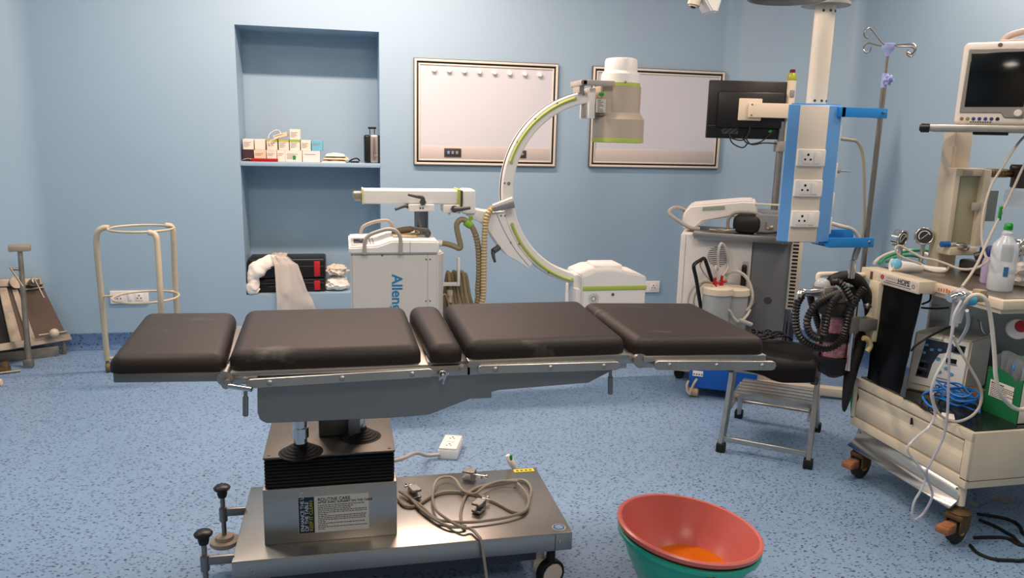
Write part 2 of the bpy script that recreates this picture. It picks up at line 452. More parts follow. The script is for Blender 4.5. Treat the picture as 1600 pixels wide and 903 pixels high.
def rail(x0, x1, zc0, zc1, hgt=.0235, y=1.852):
    """an accessory rail: flat bar with rounded ends on three spacers"""
    d = Vector((x1 - x0, 0, zc1 - zc0)); L = d.length; R = Matrix.Rotation(-math.atan2(d.z, d.x), 4, 'Y')
    Mx = Matrix.Translation((x0, y, zc0)) @ R
    w = MB(Mx); r = hgt / 2; q = r * .85
    pts = [(q, r), (q * .3, r - q * .3), (0, r - q), (0, -r + q), (q * .3, -r + q * .3), (q, -r), (L - q, -r), (L - q * .3, -r + q * .3), (L, -r + q), (L, r - q), (L - q * .3, r - q * .3), (L - q, r)]
    w.prism(pts, 'XZ', -.005, .005, .0012, 1)
    for f in (.12, .5, .88): w.cyl((L * f, .005, 0), (L * f, .055, 0), .009)
    o = w.build('side_rail', ALU, tb)
    for f in (.12, .5, .88):
        v = MB(Mx); v.lathe([(0, .0035), (.004, .0035), (.0065, .001), (.0075, 0)], (L * f, -.005, 0), (0, -1, 0), 16); v.build('screw', STEEL, o)
rail(-0.238, 0.211, 0.8, 0.809)
rail(0.323, 0.706, 0.812, 0.807)
rail(0.803, 1.165, 0.804, 0.788, .026)
# knuckle joints
w = MB(); a = Vector((0.716, 1.87, 0.815)); b = Vector((0.778, 1.87, 0.813))
w.box((a.x - .01, 1.872, a.z - .012), (b.x, 1.90, a.z + .013), .004); w.cyl((b.x - .008, 1.862, b.z), (b.x - .008, 1.91, b.z), .02, n=24)
w.box((b.x - .012, 1.868, b.z - .017), (b.x + .03, 1.9, b.z + .016), .003); w.build('hinge', STEEL, tb)
# head clamp with T lever
h0 = Vector((-0.286, 1.86, 0.811))
w = MB(); w.cyl(h0 + Vector((0, -.01, .004)), h0 + Vector((0, .05, .004)), .018, n=22); w.cyl(h0 + Vector((.006, -.03, -.005)), h0 + Vector((.006, .0, -.005)), .011)
w.box(h0 + Vector((.0, .0, -.012)), h0 + Vector((.075, .03, .012)), .004)
cl = w.build('head_clamp', STEEL, tb)
w = MB(); w.cyl((-0.275, 1.83, 0.803), (-0.221, 1.81, 0.799), .0062); w.build('lever', CHROME, cl)
def pin(x, y, y2):
    p, q = Vector(x), Vector(y2)
    w = MB(); w.cyl(p, p.lerp(q, .3), .0045); w.cyl(p.lerp(q, .28), q, .0068, n=16, bev=.0015); w.build('drop_pin', STEEL_DULL, tb)
pin((-0.239, 1.845, 0.79), 0, (-0.242, 1.845, 0.721))
pin((0.684, 1.86, 0.794), 0, (0.687, 1.86, 0.725))
# bridge crank stub
c0 = Vector((0.237, 1.88, 0.797))
w = MB(); w.cyl(c0 + Vector((0, .02, 0)), c0 + Vector((0, -.035, 0)), .006); w.ring(c0 + Vector((0, -.012, 0)), .009, .003, (0, 1, 0), 20)
w.cyl(c0 + Vector((-.012, -.03, -.008)), c0 + Vector((.013, -.03, .008)), .0028); w.cyl(c0 + Vector((.003, -.033, .0)), c0 + Vector((-.003, -.034, -.018)), .003)
w.build('crank_stub', CHROME, tb)
w = MB(); c1 = Vector((0.289, 1.885, 0.808)); w.cyl(c1, c1 + Vector((0, -.018, 0)), .008, n=16, bev=.002); w.build('bolt', STEEL, tb)

# pedestal
KX0, KX1, KY0, KY1 = -.247, .138, 2.163, 2.5
w = MB(); w.box((KX0, KY0, .2), (KX1, KY1, .375), .0025); lower = w.build('column_cover', STEEL, tb)
w = MB()
for k in range(9):
    z = .375 + k * .0105; w.box((KX0 + .006, KY0 + .006, z + .0015), (KX1 - .006, KY1 - .006, z + .0095), .003, 1)
w.box((KX0 + .014, KY0 + .014, .375), (KX1 - .014, KY1 - .014, .468)); w.build('bellows', BLACK_RUB, tb, 30)
w = MB(); w.box((KX0 + .004, KY0 + .002, .467), (KX1 - .004, KY1, .4725), .0015)
for x in (KX0 + .02, .0, KX1 - .02):
    w.lathe([(0, .003), (.004, .002), (.005, 0)], (x, KY0 + .02, .4725), (0, 0, 1), 12)
w.build('column_top', mat('shaded_brushed_steel', '#6d6a65', .5, .9, var=.1, vscale=4), tb)  # dull plate; the shade under the table is put into its darker colour
def boot(x, y, zt, rod):
    w = MB(); pr = []
    for k in range(5): pr += [(.064 - k * .009, .4725 + k * .0055), (.057 - k * .009, .4755 + k * .0055)]
    pr += [(.018, .506), (.0, .506)]
    w.lathe([(0, .4725)] + pr, (x, y, 0), n=36); b = w.build('rod_boot', BLACK_RUB, tb, 25)
    w = MB(); w.cyl((x, y, .5), (x, y, zt), rod, n=24); w.cyl((x, y, .52), (x, y, .55), rod * 1.25, n=24); w.build('lift_rod', CHROME, b)
boot(-0.138, 2.194, .66, .019)
boot(0.035, 2.287, .66, .016)
w = MB(); w.box((-.09, 2.3, .4725), (.0, 2.36, .66), .004); w.box((.0, 2.26, .4725), (.035, 2.3, .6), .003); w.build('lift_bracket', STEEL_DULL, tb)
# instruction sticker on the column
LBL0, LBL1 = (-0.149, 2.163, 0.231), (0.055, 2.163, 0.347)
lx0, lx1, lz0, lz1 = LBL0[0], LBL1[0], 0.229, 0.345
PAPER = mat('sticker_white', '#d9d3c9', .5); NAVY = mat('sticker_navy', '#17283a', .45); INK = mat('ink', '#26262b', .6); PALE = mat('pale_ink', '#d8dbe0', .6); LIMEINK = mat('yellow_ink', '#b9b53a', .6)
w = MB(); w.box((lx0, KY0 - .0016, lz0), (lx1, KY0, lz1)); st = w.build('instruction_sticker', PAPER, tb)
dv = lx0 + (lx1 - lx0) * .225
w = MB(); w.box((lx0 + .001, KY0 - .0022, lz0 + .001), (dv, KY0 - .0014, lz1 - .001)); w.build('side_band', NAVY, st)
H = lz1 - lz0
lettering('heading', 'ROUTINE CARE.', H * .115, facing((dv + .01, KY0 - .0019, lz1 - H * .1), (1, 0, 0), (0, 0, 1)), INK, st, bold=.0001)
lettering('subheading', 'AFTER EVERY SURGERY ON THE TABLE', H * .078, facing((dv + .01, KY0 - .0019, lz1 - H * .185), (1, 0, 0), (0, 0, 1)), INK, st, bold=.0001)
for s_, f_, m_ in (('ENHANCE THE LIFE', .26, PALE), ('OF THE TABLE', .53, PALE), ('KEEP IT CLEAN', .8, LIMEINK)):
    lettering('side_lettering', s_, H * .125, facing((lx0 + (dv - lx0) * f_, KY0 - .0023, lz0 + H * .06), (0, 0, 1), (-1, 0, 0)), m_, st)
w = MB(); r_ = random.Random(3)
for k, f in enumerate((.95, .72, .68, 1, .97, .12, 1, .96, .95, .14, .96, .2, .98, .14)):
    z = lz1 - H * (.27 + k * .05); x = dv + .01
    while x < dv + .01 + (lx1 - dv - .018) * f:
        ww = r_.uniform(.003, .009); w.box((x, KY0 - .0018, z), (min(x + ww, lx1 - .006), KY0 - .0014, z + H * .02)); x += ww + .0016
w.build('small_print', INK, st, 0)

# base
BX0, BX1, BY0, BY1 = -.33, .672, 2.088, 2.565
w = MB(); w.box((BX0, BY0, .14), (BX1, BY1, .2), .003); base = w.build('base_cover', STEEL, tb)
w = MB(); w.box((BX0 + .1, BY0 + .05, .085), (BX1 - .1, BY1 - .05, .14), .004); w.build('under_frame', mat('dark_under_frame', '#4c535c', .5, .3), tb)
w = MB(); w.box((BX1 - .055, BY0 - .0012, .142), (BX1 - .054, BY0, .198)); w.build('corner_seam', INK, base)
for x in (BX1 - .04, BX0 + .05):
    w = MB(); w.lathe([(0, .004), (.004, .003), (.006, 0)], (x, BY0, .168), (0, -1, 0), 14); w.build('screw', STEEL, base)
def wheel(x, y, r=.046, wd=.03):
    w = MB(); w.lathe([(r - .012, -wd / 2), (r - .002, -wd / 2), (r, -wd / 2 + .004), (r, wd / 2 - .004), (r - .002, wd / 2), (r - .012, wd / 2)], (x, y, r), (.35, -1, 0), 36)
    w.cyl((x, y, r + .02), (x, y, .14), .014)
    o = w.build('castor', BLACK_RUB, tb)
    d = Vector((.35, -1, 0)).normalized()
    v = MB(); c = Vector((x, y, r)); v.cyl(c - d * (wd / 2 - .002), c + d * (wd / 2 + .002), r - .01, n=36, bev=.002); v.build('wheel_disc', mat('ivory_wheel', '#d3c5b8', .45), o)
    v = MB(); v.box((x - .05, y + .02, r - .01), (x - .015, y + .05, .14), .006); v.lathe([(r * .55, 0), (r * .85, .02), (r * .85, .045)], c - d * (wd / 2 + .045), d, 24); v.build('fork', mat('ivory_wheel', '#d3c5b8'), o)
wheel(.615, 2.125); wheel(.6, 2.5); wheel(-.25, 2.5); wheel(-.22, 2.16)
# levelling feet on the left end
def foot(x, y, ztop, zp):
    w = MB(); w.cyl((x, y, zp + .02), (x, y, ztop - .02), .0075, n=16); w.cyl((x, y, ztop - .11), (x, y, ztop - .06), .0125, n=18, bev=.002)
    w.box((x - .008, y - .006, ztop - .092), (BX0 + .004, y + .006, ztop - .066), .002)
    o = w.build('levelling_foot', STEEL_DULL, tb)
    v = MB(); v.lathe([(0, -.028), (.013, -.026), (.016, -.012), (.013, -.006), (.024, 0), (.026, .006), (.02, .012), (0, .014)], (x, y, ztop), n=28); v.build('knob', BLACK_PL, o)
    v = MB(); v.lathe([(0, 0), (.04, 0), (.046, .006), (.044, .016), (.03, .02), (.026, .03), (.012, .034), (0, .034)], (x, y, zp), n=32); v.build('foot_pad', mat('worn_foot_pad', '#9a8b7c', .6), o)
foot(-.396, 2.4, .276, .086); foot(-.406, 2.12, .272, .07)
# round and yellow stickers on the base
w = MB(); q = Vector((0.637, 2.122, 0.2)); w.lathe([(0, .0012), (.021, .0012), (.021, 0)], (q.x, q.y, .2), n=32); s1 = w.build('round_sticker', mat('sticker_cream', '#d9d6b8', .5), base)
w = MB(); w.lathe([(0, .0018), (.0185, .0018), (.0185, .001)], (q.x, q.y, .2), n=32); s2 = w.build('blue_disc', mat('sticker_blue', '#1e6aa8', .45), s1)
w = MB()
for k, ww in enumerate((.016, .024, .024, .016)): w.box((q.x - ww / 2, q.y + .008 - k * .006, .2018), (q.x + ww / 2, q.y + .0105 - k * .006, .2021))
w.build('small_print', PALE, s2)
w = MB(); a = Vector((0.585, 2.545, 0.2)); w.box((a.x, a.y - .012, .2), (a.x + .075, a.y + .012, .2008)); s3 = w.build('yellow_sticker', mat('sticker_yellow', '#e3d21c', .5), base)
w = MB()
for k in range(4): w.box((a.x + .008 + k * .016, a.y - .005, .2008), (a.x + .018 + k * .016, a.y + .003, .2011))
w.build('small_print', INK, s3)

# ---------------------------------------------------------------- on the base: coiled cable and rail clamps
def zed(pts, z): return [Vector((p[0], p[1], z if len(p) < 3 else p[2])) for p in pts]
cab = list([((0.156, 2.381, 0.206), (0.173, 2.333, 0.206), (0.21, 2.326, 0.206), (0.269, 2.386, 0.206), (0.326, 2.41, 0.206), (0.409, 2.377, 0.206), (0.472, 2.306, 0.206), (0.512, 2.241, 0.206), (0.547, 2.226, 0.206), (0.579, 2.288, 0.206), (0.61, 2.378, 0.206), (0.607, 2.444, 0.206), (0.571, 2.46, 0.206), (0.499, 2.446, 0.206), (0.428, 2.422, 0.206), (0.381, 2.367, 0.206), (0.348, 2.259, 0.206), (0.34, 2.177, 0.206))][0])
cab = [Vector((p[0], p[1], .206)) for p in cab]
loop2 = list([((0.345, 2.157, 0.212), (0.303, 2.16, 0.212), (0.26, 2.212, 0.212), (0.218, 2.3, 0.212), (0.189, 2.391, 0.212), (0.165, 2.424, 0.212), (0.193, 2.372, 0.212), (0.229, 2.303, 0.212), (0.261, 2.22, 0.212), (0.302, 2.193, 0.212), (0.366, 2.178, 0.212), (0.438, 2.182, 0.212), (0.503, 2.196, 0.212), (0.557, 2.23, 0.212), (0.585, 2.321, 0.212), (0.568, 2.437, 0.212))][0])
loop3 = list([((0.566, 2.425, 0.218), (0.508, 2.434, 0.218), (0.453, 2.403, 0.218), (0.405, 2.353, 0.218), (0.372, 2.392, 0.218), (0.361, 2.468, 0.218), (0.338, 2.498, 0.218), (0.297, 2.478, 0.218), (0.27, 2.375, 0.218), (0.267, 2.271, 0.218), (0.298, 2.194, 0.218), (0.334, 2.14, 0.218))][0])
fall = [(0.36, 2.138, 0.212), (0.375, 2.101, 0.21), (0.383, 2.075, 0.202), (0.39, 2.07, 0.154), (0.399, 2.07, 0.089), (0.404, 2.06, 0.031)]
pts = cab + [Vector(p) for p in loop2] + [Vector(p) for p in loop3] + [Vector(p) for p in fall]
w = MB(); w.tube(pts, .0048, n=8, sub=5)
tag(w.build('power_cable', CABLE_GREY), 'grey cable lying in loose coils on the steel base and hanging over its front edge', 'cable')
def rail_clamp(px, M, label):
    t = thing('rail_clamp', label, 'clamp', px, 'loose clamps on the table base')
    w = MB(fr(px) @ M); w.prism([(-.022, 0), (.022, 0), (.022, .034), (-.022, .034), (-.022, .024), (.008, .024), (.008, .010), (-.022, .010)], 'XZ', -.016, .016, .002, 1); w.build('block', STEEL, t)
    w = MB(fr(px) @ M); w.cyl((.02, 0, .018), (.062, 0, .018), .0045); w.cyl((.05, -.014, .018), (.05, .014, .018), .004); w.ball((.064, 0, .018), .007); w.build('screw_handle', CHROME, t)
rail_clamp((0.212, 2.396, 0.203), Matrix.Rotation(1.9, 4, 'Z'), 'dark metal rail clamp beside the pedestal at the left end of the coiled cable')
rail_clamp((0.414, 2.502, 0.203), Matrix.Rotation(-.5, 4, 'Z') , 'small bright rail clamp at the back of the coiled cable')
rail_clamp((0.407, 2.264, 0.203), Matrix.Rotation(.9, 4, 'Z'), 'small rail clamp standing in the middle of the coiled cable')
# probe leaning behind the base
w0, w1 = Vector((.70, 2.585, .0)), Vector((0.572, 2.6, 0.239))
t = thing('handle_grip', 'white handle with a green button tip sticking up behind the table base', 'handle', w0)
w = MB(); w.tube([w0 + Vector((0, 0, .008)), w0.lerp(w1, .5), w0.lerp(w1, .8)], .007, n=10); w.tube([w0.lerp(w1, .75), w0.lerp(w1, .9), w1], .011, n=12, rfun=lambda f: .008 + .006 * math.sin(f * PI)); w.build('grip', WHITE_PL, t)
w = MB(); w.ball(w0.lerp(w1, .93) + Vector((.002, -.008, .006)), .011, (.6, .5, 1.5)); w.build('green_button', GREEN_PL, t)

# ---------------------------------------------------------------- extension box on the floor behind the table
e0, e1, e2 = Vector((0.379, 3.144, 0.0)), Vector((0.46, 3.117, 0.0)), Vector((0.525, 3.263, 0.0))
ux = (e1 - e0).normalized(); uy = Vector((-ux.y, ux.x, 0))
if uy.dot(e2 - e1) < 0: uy = -uy
EW, EL = (e1 - e0).length, (e2 - e1).length
Me = Matrix((ux, uy, Vector((0, 0, 1)))).transposed().to_4x4(); Me.translation = e0
t = thing('extension_socket_box', 'white extension socket box lying on the floor behind the table', 'socket box', e0)
w = MB(Me); w.box((0, 0, 0), (EW, EL, .042), .004); w.build('case', WHITE_PL, t)
w = MB(Me); w.box((.003, .003, .04), (EW - .003, EL - .003, .052), .004); fp = w.build('face_plate', WHITE_PL, t)
def pins(w, c, s, M=None, flat=True):
    """three pin holes of a socket in the frame's XY plane"""
    x, y, z = c
    w.lathe([(0, .0006), (s, .0006), (s, 0)], (x, y + s * 2.2, z), n=12); w.lathe([(0, .0006), (s * .8, .0006), (s * .8, 0)], (x - s * 2, y - s * 1.2, z), n=12); w.lathe([(0, .0006), (s * .8, .0006), (s * .8, 0)], (x + s * 2, y - s * 1.2, z), n=12)
for f in (.25, .75):
    w = MB(Me); pins(w, (EW / 2, EL * f, .052), .0045); w.build('socket_holes', INK, fp)
w = MB(Me); w.box((EW * .3, EL * .45, .052), (EW * .7, EL * .55, .055), .001); w.build('switch', WHITE_PL, fp)
w = MB(); a = Me @ Vector((.01, -.002, .022)); w.tube([Vector((0.135, 2.6, 0.242)) , Vector((0.2, 2.75, 0.187)), Vector((0.267, 2.95, 0.118)), a + Vector((-.06, -.01, .004)), a], .0075, n=10)
w.build('cord', mat('pinkish_cord', '#b3a79c', .5), t)


# ---------------------------------------------------------------- tubs
TC = Vector((1.02, 2.04, 0)); tilt = Matrix.Rotation(math.radians(6.3), 4, 'Y')
def tub(name, label, zoff, R, rb, hgt, m, m2=None):
    M = Matrix.Translation(TC + Vector((0, 0, zoff))) @ tilt
    prof = [(0, 0), (rb - .02, 0), (rb, .01), (rb + (R - rb) * .55, hgt * .5), (R - .008, hgt - .018), (R + .006, hgt - .016), (R + .008, hgt - .004), (R + .002, hgt), (R - .006, hgt - .002),
            (R - .012, hgt - .016), (rb + (R - rb) * .53 - .003, hgt * .5), (rb - .006, .014), (rb - .025, .005), (0, .004)]
    w = MB(M); w.lathe(prof, n=72, closed=False); return M, w
M1, w = tub('tub', '', .022, .216, .143, .165, None)
g = tag(w.build('plastic_tub', mat('green_tub', '#2bb398', .35, spec=.5)), 'green plastic tub on the floor, under the pink tub', 'tub')
w = MB(M1); a = math.radians(-96)
def wrap(ang, z, r): return Vector((math.cos(ang) * r, math.sin(ang) * r, z))
w.sheet(lambda u, v: wrap(a + (u - .5) * .13 * math.sqrt(max(0, 1 - (2 * v - 1) ** 2)) * 1.05, .138 + (v - .5) * .034, .2165 + (.138 + (v - .5) * .034 - .0825) * .1 - .0015), 10, 10, .0012); st = w.build('oval_sticker', mat('gold_sticker', '#c7b23a', .4), g)
w = MB(M1); w.sheet(lambda u, v: wrap(a + (u - .5) * .10 * math.sqrt(max(0, 1 - (2 * v - 1) ** 2)), .138 + (v - .5) * .024, .2182 + (.138 + (v - .5) * .024 - .0825) * .1 - .0015), 8, 8, .0008); st2 = w.build('sticker_center', mat('maroon_sticker', '#5b1a20', .4), st)
M2, w = tub('tub', '', .05, .219, .141, .165, None)
p = tag(w.build('plastic_tub', mat('pink_tub', '#cf6d64', .3, spec=.5)), 'pink plastic tub holding orange liquid, nested in the green tub', 'tub')
# orange liquid: level surface in the tilted tub
w = MB(Matrix.Translation(TC + Vector((.0, 0, .0))) )
n_ = 48; c_ = M2 @ Vector((0.03, 0, .02)) - TC
w.lathe([(0, 0), (.128, 0), (.132, .006), (0, .006)], (c_.x, c_.y, c_.z), n=48); tag(w.build('orange_liquid', mat('orange_liquid', '#ec7a12', .08, trans=.25, ior=1.33), p), kind=None)


# ---------------------------------------------------------------- C-arm x-ray machine
ca = thing('mobile_x_ray_machine', 'white mobile C-arm x-ray machine with lime green bands standing behind the table', 'x-ray machine', (.35, 4.0, 0))
AC, RO, RI = Vector((1.333, 0, 1.115)), .5245, .4625
AY0, AY1 = 3.97, 4.05
def arcp(deg, r): return (AC.x + r * math.cos(math.radians(deg)), AC.z + r * math.sin(math.radians(deg)))
N = 72; A0, A1 = 97, 263
w = MB(); t = bmesh.new(); rows = []
prof = [(RI, AY0 + .006), (RI + .006, AY0), (RO - .006, AY0), (RO, AY0 + .006), (RO, AY0 + .03), (RO - .008, AY0 + .03), (RO - .008, AY1 - .03), (RO, AY1 - .03), (RO, AY1 - .006), (RO - .006, AY1), (RI + .006, AY1), (RI, AY1 - .006)]
for k in range(N + 1):
    a = A0 + (A1 - A0) * k / N
    rows.append([t.verts.new((arcp(a, r)[0], y, arcp(a, r)[1])) for r, y in prof])
for A, B in zip(rows, rows[1:]):
    for i in range(len(prof)): t.faces.new((A[i], A[(i + 1) % len(prof)], B[(i + 1) % len(prof)], B[i]))
t.faces.new(rows[0]); t.faces.new(rows[-1][::-1]); bmesh.ops.recalc_face_normals(t, faces=t.faces); w._in(t)
arc = w.build('c_arc', WHITE_PT, ca, 35)
w = MB(); t = bmesh.new(); rows = []
for k in range(N + 1):
    a = A0 + (A1 - A0) * k / N
    rows.append([t.verts.new((arcp(a, r)[0], y, arcp(a, r)[1])) for r, y in ((RO - .009, AY0 + .029), (RO + .0015, AY0 + .029), (RO + .0015, AY1 - .029), (RO - .009, AY1 - .029))])
for A, B in zip(rows, rows[1:]):
    for i in range(4): t.faces.new((A[i], A[(i + 1) % 4], B[(i + 1) % 4], B[i]))
t.faces.new(rows[0]); t.faces.new(rows[-1][::-1]); bmesh.ops.recalc_face_normals(t, faces=t.faces); w._in(t)
w.build('drive_belt', BLACK_RUB, arc)
for a, b in ((107, 163), (201, 255.5)):
    w = MB(); w.tube([(arcp(a + (b - a) * k / 20, .5 + .004 * k / 20)[0], AY0 - .006, arcp(a + (b - a) * k / 20, .5 + .004 * k / 20)[1]) for k in range(21)], .0075, n=10, sub=2)
    for q in (a, b): w.cyl((*[arcp(q, .5)[0]], AY0 - .012, arcp(q, .5)[1]), (arcp(q, .5)[0], AY0 + .004, arcp(q, .5)[1]), .008, n=12)
    w.build('green_strip', LIME, arc)
for a in (101, 118, 134, 151, 176, 214, 240):
    p = arcp(a, .512); w = MB(); w.lathe([(0, .004), (.004, .0035), (.0055, 0)], (p[0], AY0, p[1]), (0, -1, 0), 14); w.build('stud', STEEL_DULL, arc)
p = arcp(176, .49); w = MB(); w.lathe([(.004, .003), (.008, .003), (.008, 0), (.004, 0)], (p[0], AY0, p[1]), (0, -1, 0), 20, closed=False); w.build('stud', mat('copper_stud', '#9a7357', .4, .8), arc)

# image intensifier
IX, IY = 1.443, 4.0
Zs = list([(1.808, 1.722, 1.681, 1.662, 1.528, 1.493, 1.394, 1.375)][0])
GREYB = mat('warm_grey_casing', '#aca192', .45)
w = MB(); w.lathe([(.088, Zs[3]), (.112, Zs[3]), (.112, Zs[4]), (.137, Zs[5]), (.137, Zs[6]), (0, Zs[6])], (IX, IY, 0), n=56, closed=False)
w.prism([(IX, IY - .098), (IX, IY + .098), (IX - .128, IY + .075), (IX - .132, IY + .06), (IX - .132, IY - .06), (IX - .128, IY - .075)], 'XY', Zs[5] + .018, Zs[3] - .001, .004)
ii = w.build('image_intensifier', GREYB, ca, 35)
w = MB(); w.lathe([(.137, Zs[6] + .001), (.1395, Zs[6]), (.1395, Zs[7]), (.125, Zs[7] - .003), (0, Zs[7] - .003)], (IX, IY, 0), n=56, closed=False); w.build('green_ring', LIME, ii)
w = MB(); w.lathe([(.1, Zs[3] + .001), (.106, Zs[3] + .001), (.106, Zs[2]), (.1, Zs[2])], (IX, IY, 0), n=56); w.build('green_ring', LIME, ii)
w = MB(); w.lathe([(.1, Zs[2]), (.103, Zs[2]), (.101, Zs[1] + .004), (.092, Zs[1] + .016), (.087, Zs[1] + .02), (.085, Zs[0] - .012), (.08, Zs[0] - .003), (.07, Zs[0]), (0, Zs[0])], (IX, IY, 0), n=56, closed=False); w.build('camera_cap', WHITE_PT, ii, 30)
w = MB(); p = Vector((1.434, 3.9, 1.683)); w.ball((p.x, IY - .103, p.z), .007); w.build('catch', STEEL_DULL, ii)
GRB = mat('grey_bracket', '#a49d97', .4)
b0, b1 = Vector((1.196, 3.87, 1.685)), Vector((1.372, 3.87, 1.656))
w = MB(); w.box((b0.x, 3.875, b1.z), (b1.x, 3.9, b0.z), .006); w.box((b0.x, 3.875, b1.z), (b0.x + .03, 4.1, b0.z), .006); w.box((b0.x + .004, 3.94, b1.z - .035), (b0.x + .032, 4.06, b1.z + .01), .004); w.build('collar_bracket', GRB, ii)
m0, m1 = Vector((1.253, 3.93, 1.649)), Vector((1.283, 3.93, 1.494))
w = MB(); w.box((m0.x, 3.93, m1.z), (m1.x + .004, 4.09, m0.z), .003); w.build('mount_plate', WHITE_PT, ii)
m2 = Vector((1.243, 3.97, 1.572)); w = MB(); w.box((m2.x, 3.98, m1.z + .002), (m0.x + .002, 4.04, m2.z), .003); w.cyl((m2.x + .004, 3.975, m1.z + .02), (m2.x + .004, 3.985, m1.z + .02), .006); w.build('mount_block', GRB, ii)
# rating plate
l0, l1 = Vector((1.287, 3.93, 1.592)), Vector((1.336, 3.93, 1.525))
w = MB(); w.box((l0.x, IY - .0953, l1.z), (l1.x, IY - .082, l0.z)); lb = w.build('rating_label', mat('label_grey', '#b9b6b0', .5), ii)
w = MB(); w.ball((l0.x + .022, IY - .0955, l0.z + .025), .012, (1.3, .2, .9)); w.build('green_logo', GREEN_PL, lb)
w = MB()
for k in range(8): w.box((l0.x + .004, IY - .0958, l0.z - .008 - k * .009), (l0.x + .004 + (.018, .03, .022, .034, .012, .03, .034, .036)[k], IY - .095, l0.z - .005 - k * .009))
w.build('small_print', INK, lb, 0)

# x-ray tube housing
tp = list([((1.244, 0.506), (1.236, 0.666), (1.311, 0.696), (1.406, 0.7), (1.6, 0.662), (1.601, 0.498))][0])
zb = .36
tp[0] = (tp[0][0] + .0, zb); tp[-1] = (tp[4][0] - .004, zb)
w = MB(); w.prism(tp, 'XZ', 3.86, 4.16, .006); tube_h = w.build('x_ray_tube_housing', WHITE_PT, ca, 30)
hx0, hx1 = 1.33, 1.485
w = MB(); w.box((hx0, 3.93, tp[2][1] - .02), (hx1, 4.1, tp[2][1] + .021), .01, 3); w.build('collimator_cap', WHITE_PT, tube_h)
gz0, gz1 = 0.588, 0.614
w = MB(); w.box((tp[0][0] - .003, 3.857, gz0), (tp[4][0] + .003, 4.163, gz1), .004); w.build('green_band', LIME, tube_h)
w = MB(); p = Vector((1.303, 3.86, 0.544))
for k in range(16):
    a = 2 * PI * k / 16
    for r in (.012, .02, .028): w.lathe([(0, .0006), (.0024, .0006), (.0024, 0)], (p.x + r * math.cos(a + r * 9), 3.86, p.z + r * math.sin(a + r * 9)), (0, -1, 0), 8)
v = w.build('vent_holes', INK, tube_h)
w = MB(); p = Vector((1.411, 3.86, 0.566)); w.lathe([(0, .004), (.007, .004), (.009, 0)], (p.x, 3.86, p.z), (0, -1, 0), 18); w.build('stud', STEEL_DULL, tube_h)
ae = arcp(263, .5); w = MB(); w.box((tp[0][0] - .028, 3.955, ae[1] - .045), (tp[0][0] + .01, 4.065, ae[1] + .04), .004); w.box((tp[0][0] - .03, 3.9, zb), (tp[0][0] + .01, 4.1, ae[1] - .03), .003); w.build('tube_mount', WHITE_PT, tube_h)

# carriage that holds the arc, link and head block
cp = list([((0.601, 0.996), (0.666, 1.015), (0.727, 1.004), (0.756, 1.001), (0.821, 1.002), (0.827, 0.963), (0.855, 0.895), (0.897, 0.816), (0.945, 0.758), (0.98, 0.723), (0.953, 0.7), (0.899, 0.738), (0.84, 0.77), (0.793, 0.822), (0.734, 0.906), (0.7, 0.946), (0.655, 0.963))][0])
w = MB(); w.prism(cp, 'XZ', 3.94, 4.08, .003, 1); car = w.build('arc_carriage', WHITE_PT, ca, 30)
w = MB()
jp = list([((0.776, 0.994), (0.801, 0.94), (0.833, 0.879), (0.884, 0.8), (0.959, 0.713))][0])
w.tube([(x, 3.9405, z) for x, z in jp], .0022, n=6); w.build('seam', GREY_PL, car)
for q in ((0.801, 3.94, 0.983), (0.822, 3.94, 0.983), (0.856, 3.94, 0.841)):
    w = MB(); w.lathe([(0, .004), (.004, .003), (.005, 0)], (q[0], 3.94, q[2]), (0, -1, 0), 12); w.build('stud', STEEL_DULL, car)
GRIP = mat('silver_grip', '#9b9a98', .35, .4)
w = MB(); a, b = Vector((0.754, 3.93, 1.024)), Vector((0.859, 3.93, 1.056))
w.tube([a, a.lerp(b, .5), b], .03, n=24, rfun=lambda f: .021 + .012 * f); w.build('hose_socket', GRIP, car)
w = MB(); a, b = Vector((0.796, 3.95, 0.816)), Vector((0.758, 3.93, 0.795))
w.cyl(a + Vector((.02, .02, .0)), a, .008); w.cyl(a, b, .016, n=18, bev=.003); w.tube([b, b + Vector((.004, -.01, -.03)), b + Vector((.012, -.012, -.055))], .008, n=10, rfun=lambda f: .011 - .004 * f); w.build('lock_lever', DARK_GREY, car)
# horizontal arm
a0, a1, a2 = Vector((0.091, 3.93, 1.112)), Vector((0.579, 3.93, 1.04)), Vector((0.662, 3.93, 1.113))
az0, az1 = 1.042, 1.113
w = MB(); w.box((a0.x, 3.93, az0), (a1.x, 4.07, az1), .008, 3); arm = w.build('horizontal_arm', WHITE_PT, ca)
w = MB(); w.box((a1.x + .016, 3.925, cp[0][1] - .004), (a2.x, 4.075, az1 + .004), .01, 3); w.build('head_block', WHITE_PT, ca)
w = MB(); w.box((a1.x - .012, 3.922, cp[0][1]), (a1.x + .004, 4.078, az1 + .006), .003); w.build('green_band', LIME, arm)
w = MB(); w.box((a1.x - .008, 3.93, az0 + .005), (a1.x + .02, 4.07, az1 - .002)); w.build('shadow_gap', DARK_GREY, arm)
w = MB(); w.box((a0.x - .004, 3.926, az0 - .002), (a0.x + .004, 4.074, az1 + .003), .002); w.build('green_band', mat('pale_lime', '#d6d49a', .45), arm)
w = MB(); w.box((a0.x - .05, 3.96, az0 + .012), (a0.x, 4.04, az1 - .012), .012, 3); w.build('end_stub', mat('smoky_stub', '#a8a497', .25, .5), arm)
k0, k1 = Vector((0.494, 3.91, 1.041)), Vector((0.577, 3.91, 0.999))
w = MB(); w.box((k0.x, 3.915, k1.z), (k1.x, 4.05, k0.z), .004); w.cyl((k0.x + .035, 3.95, k1.z - .012), (k0.x + .035, 3.95, k1.z), .006); blk = w.build('pivot_block', WHITE_PT, arm)
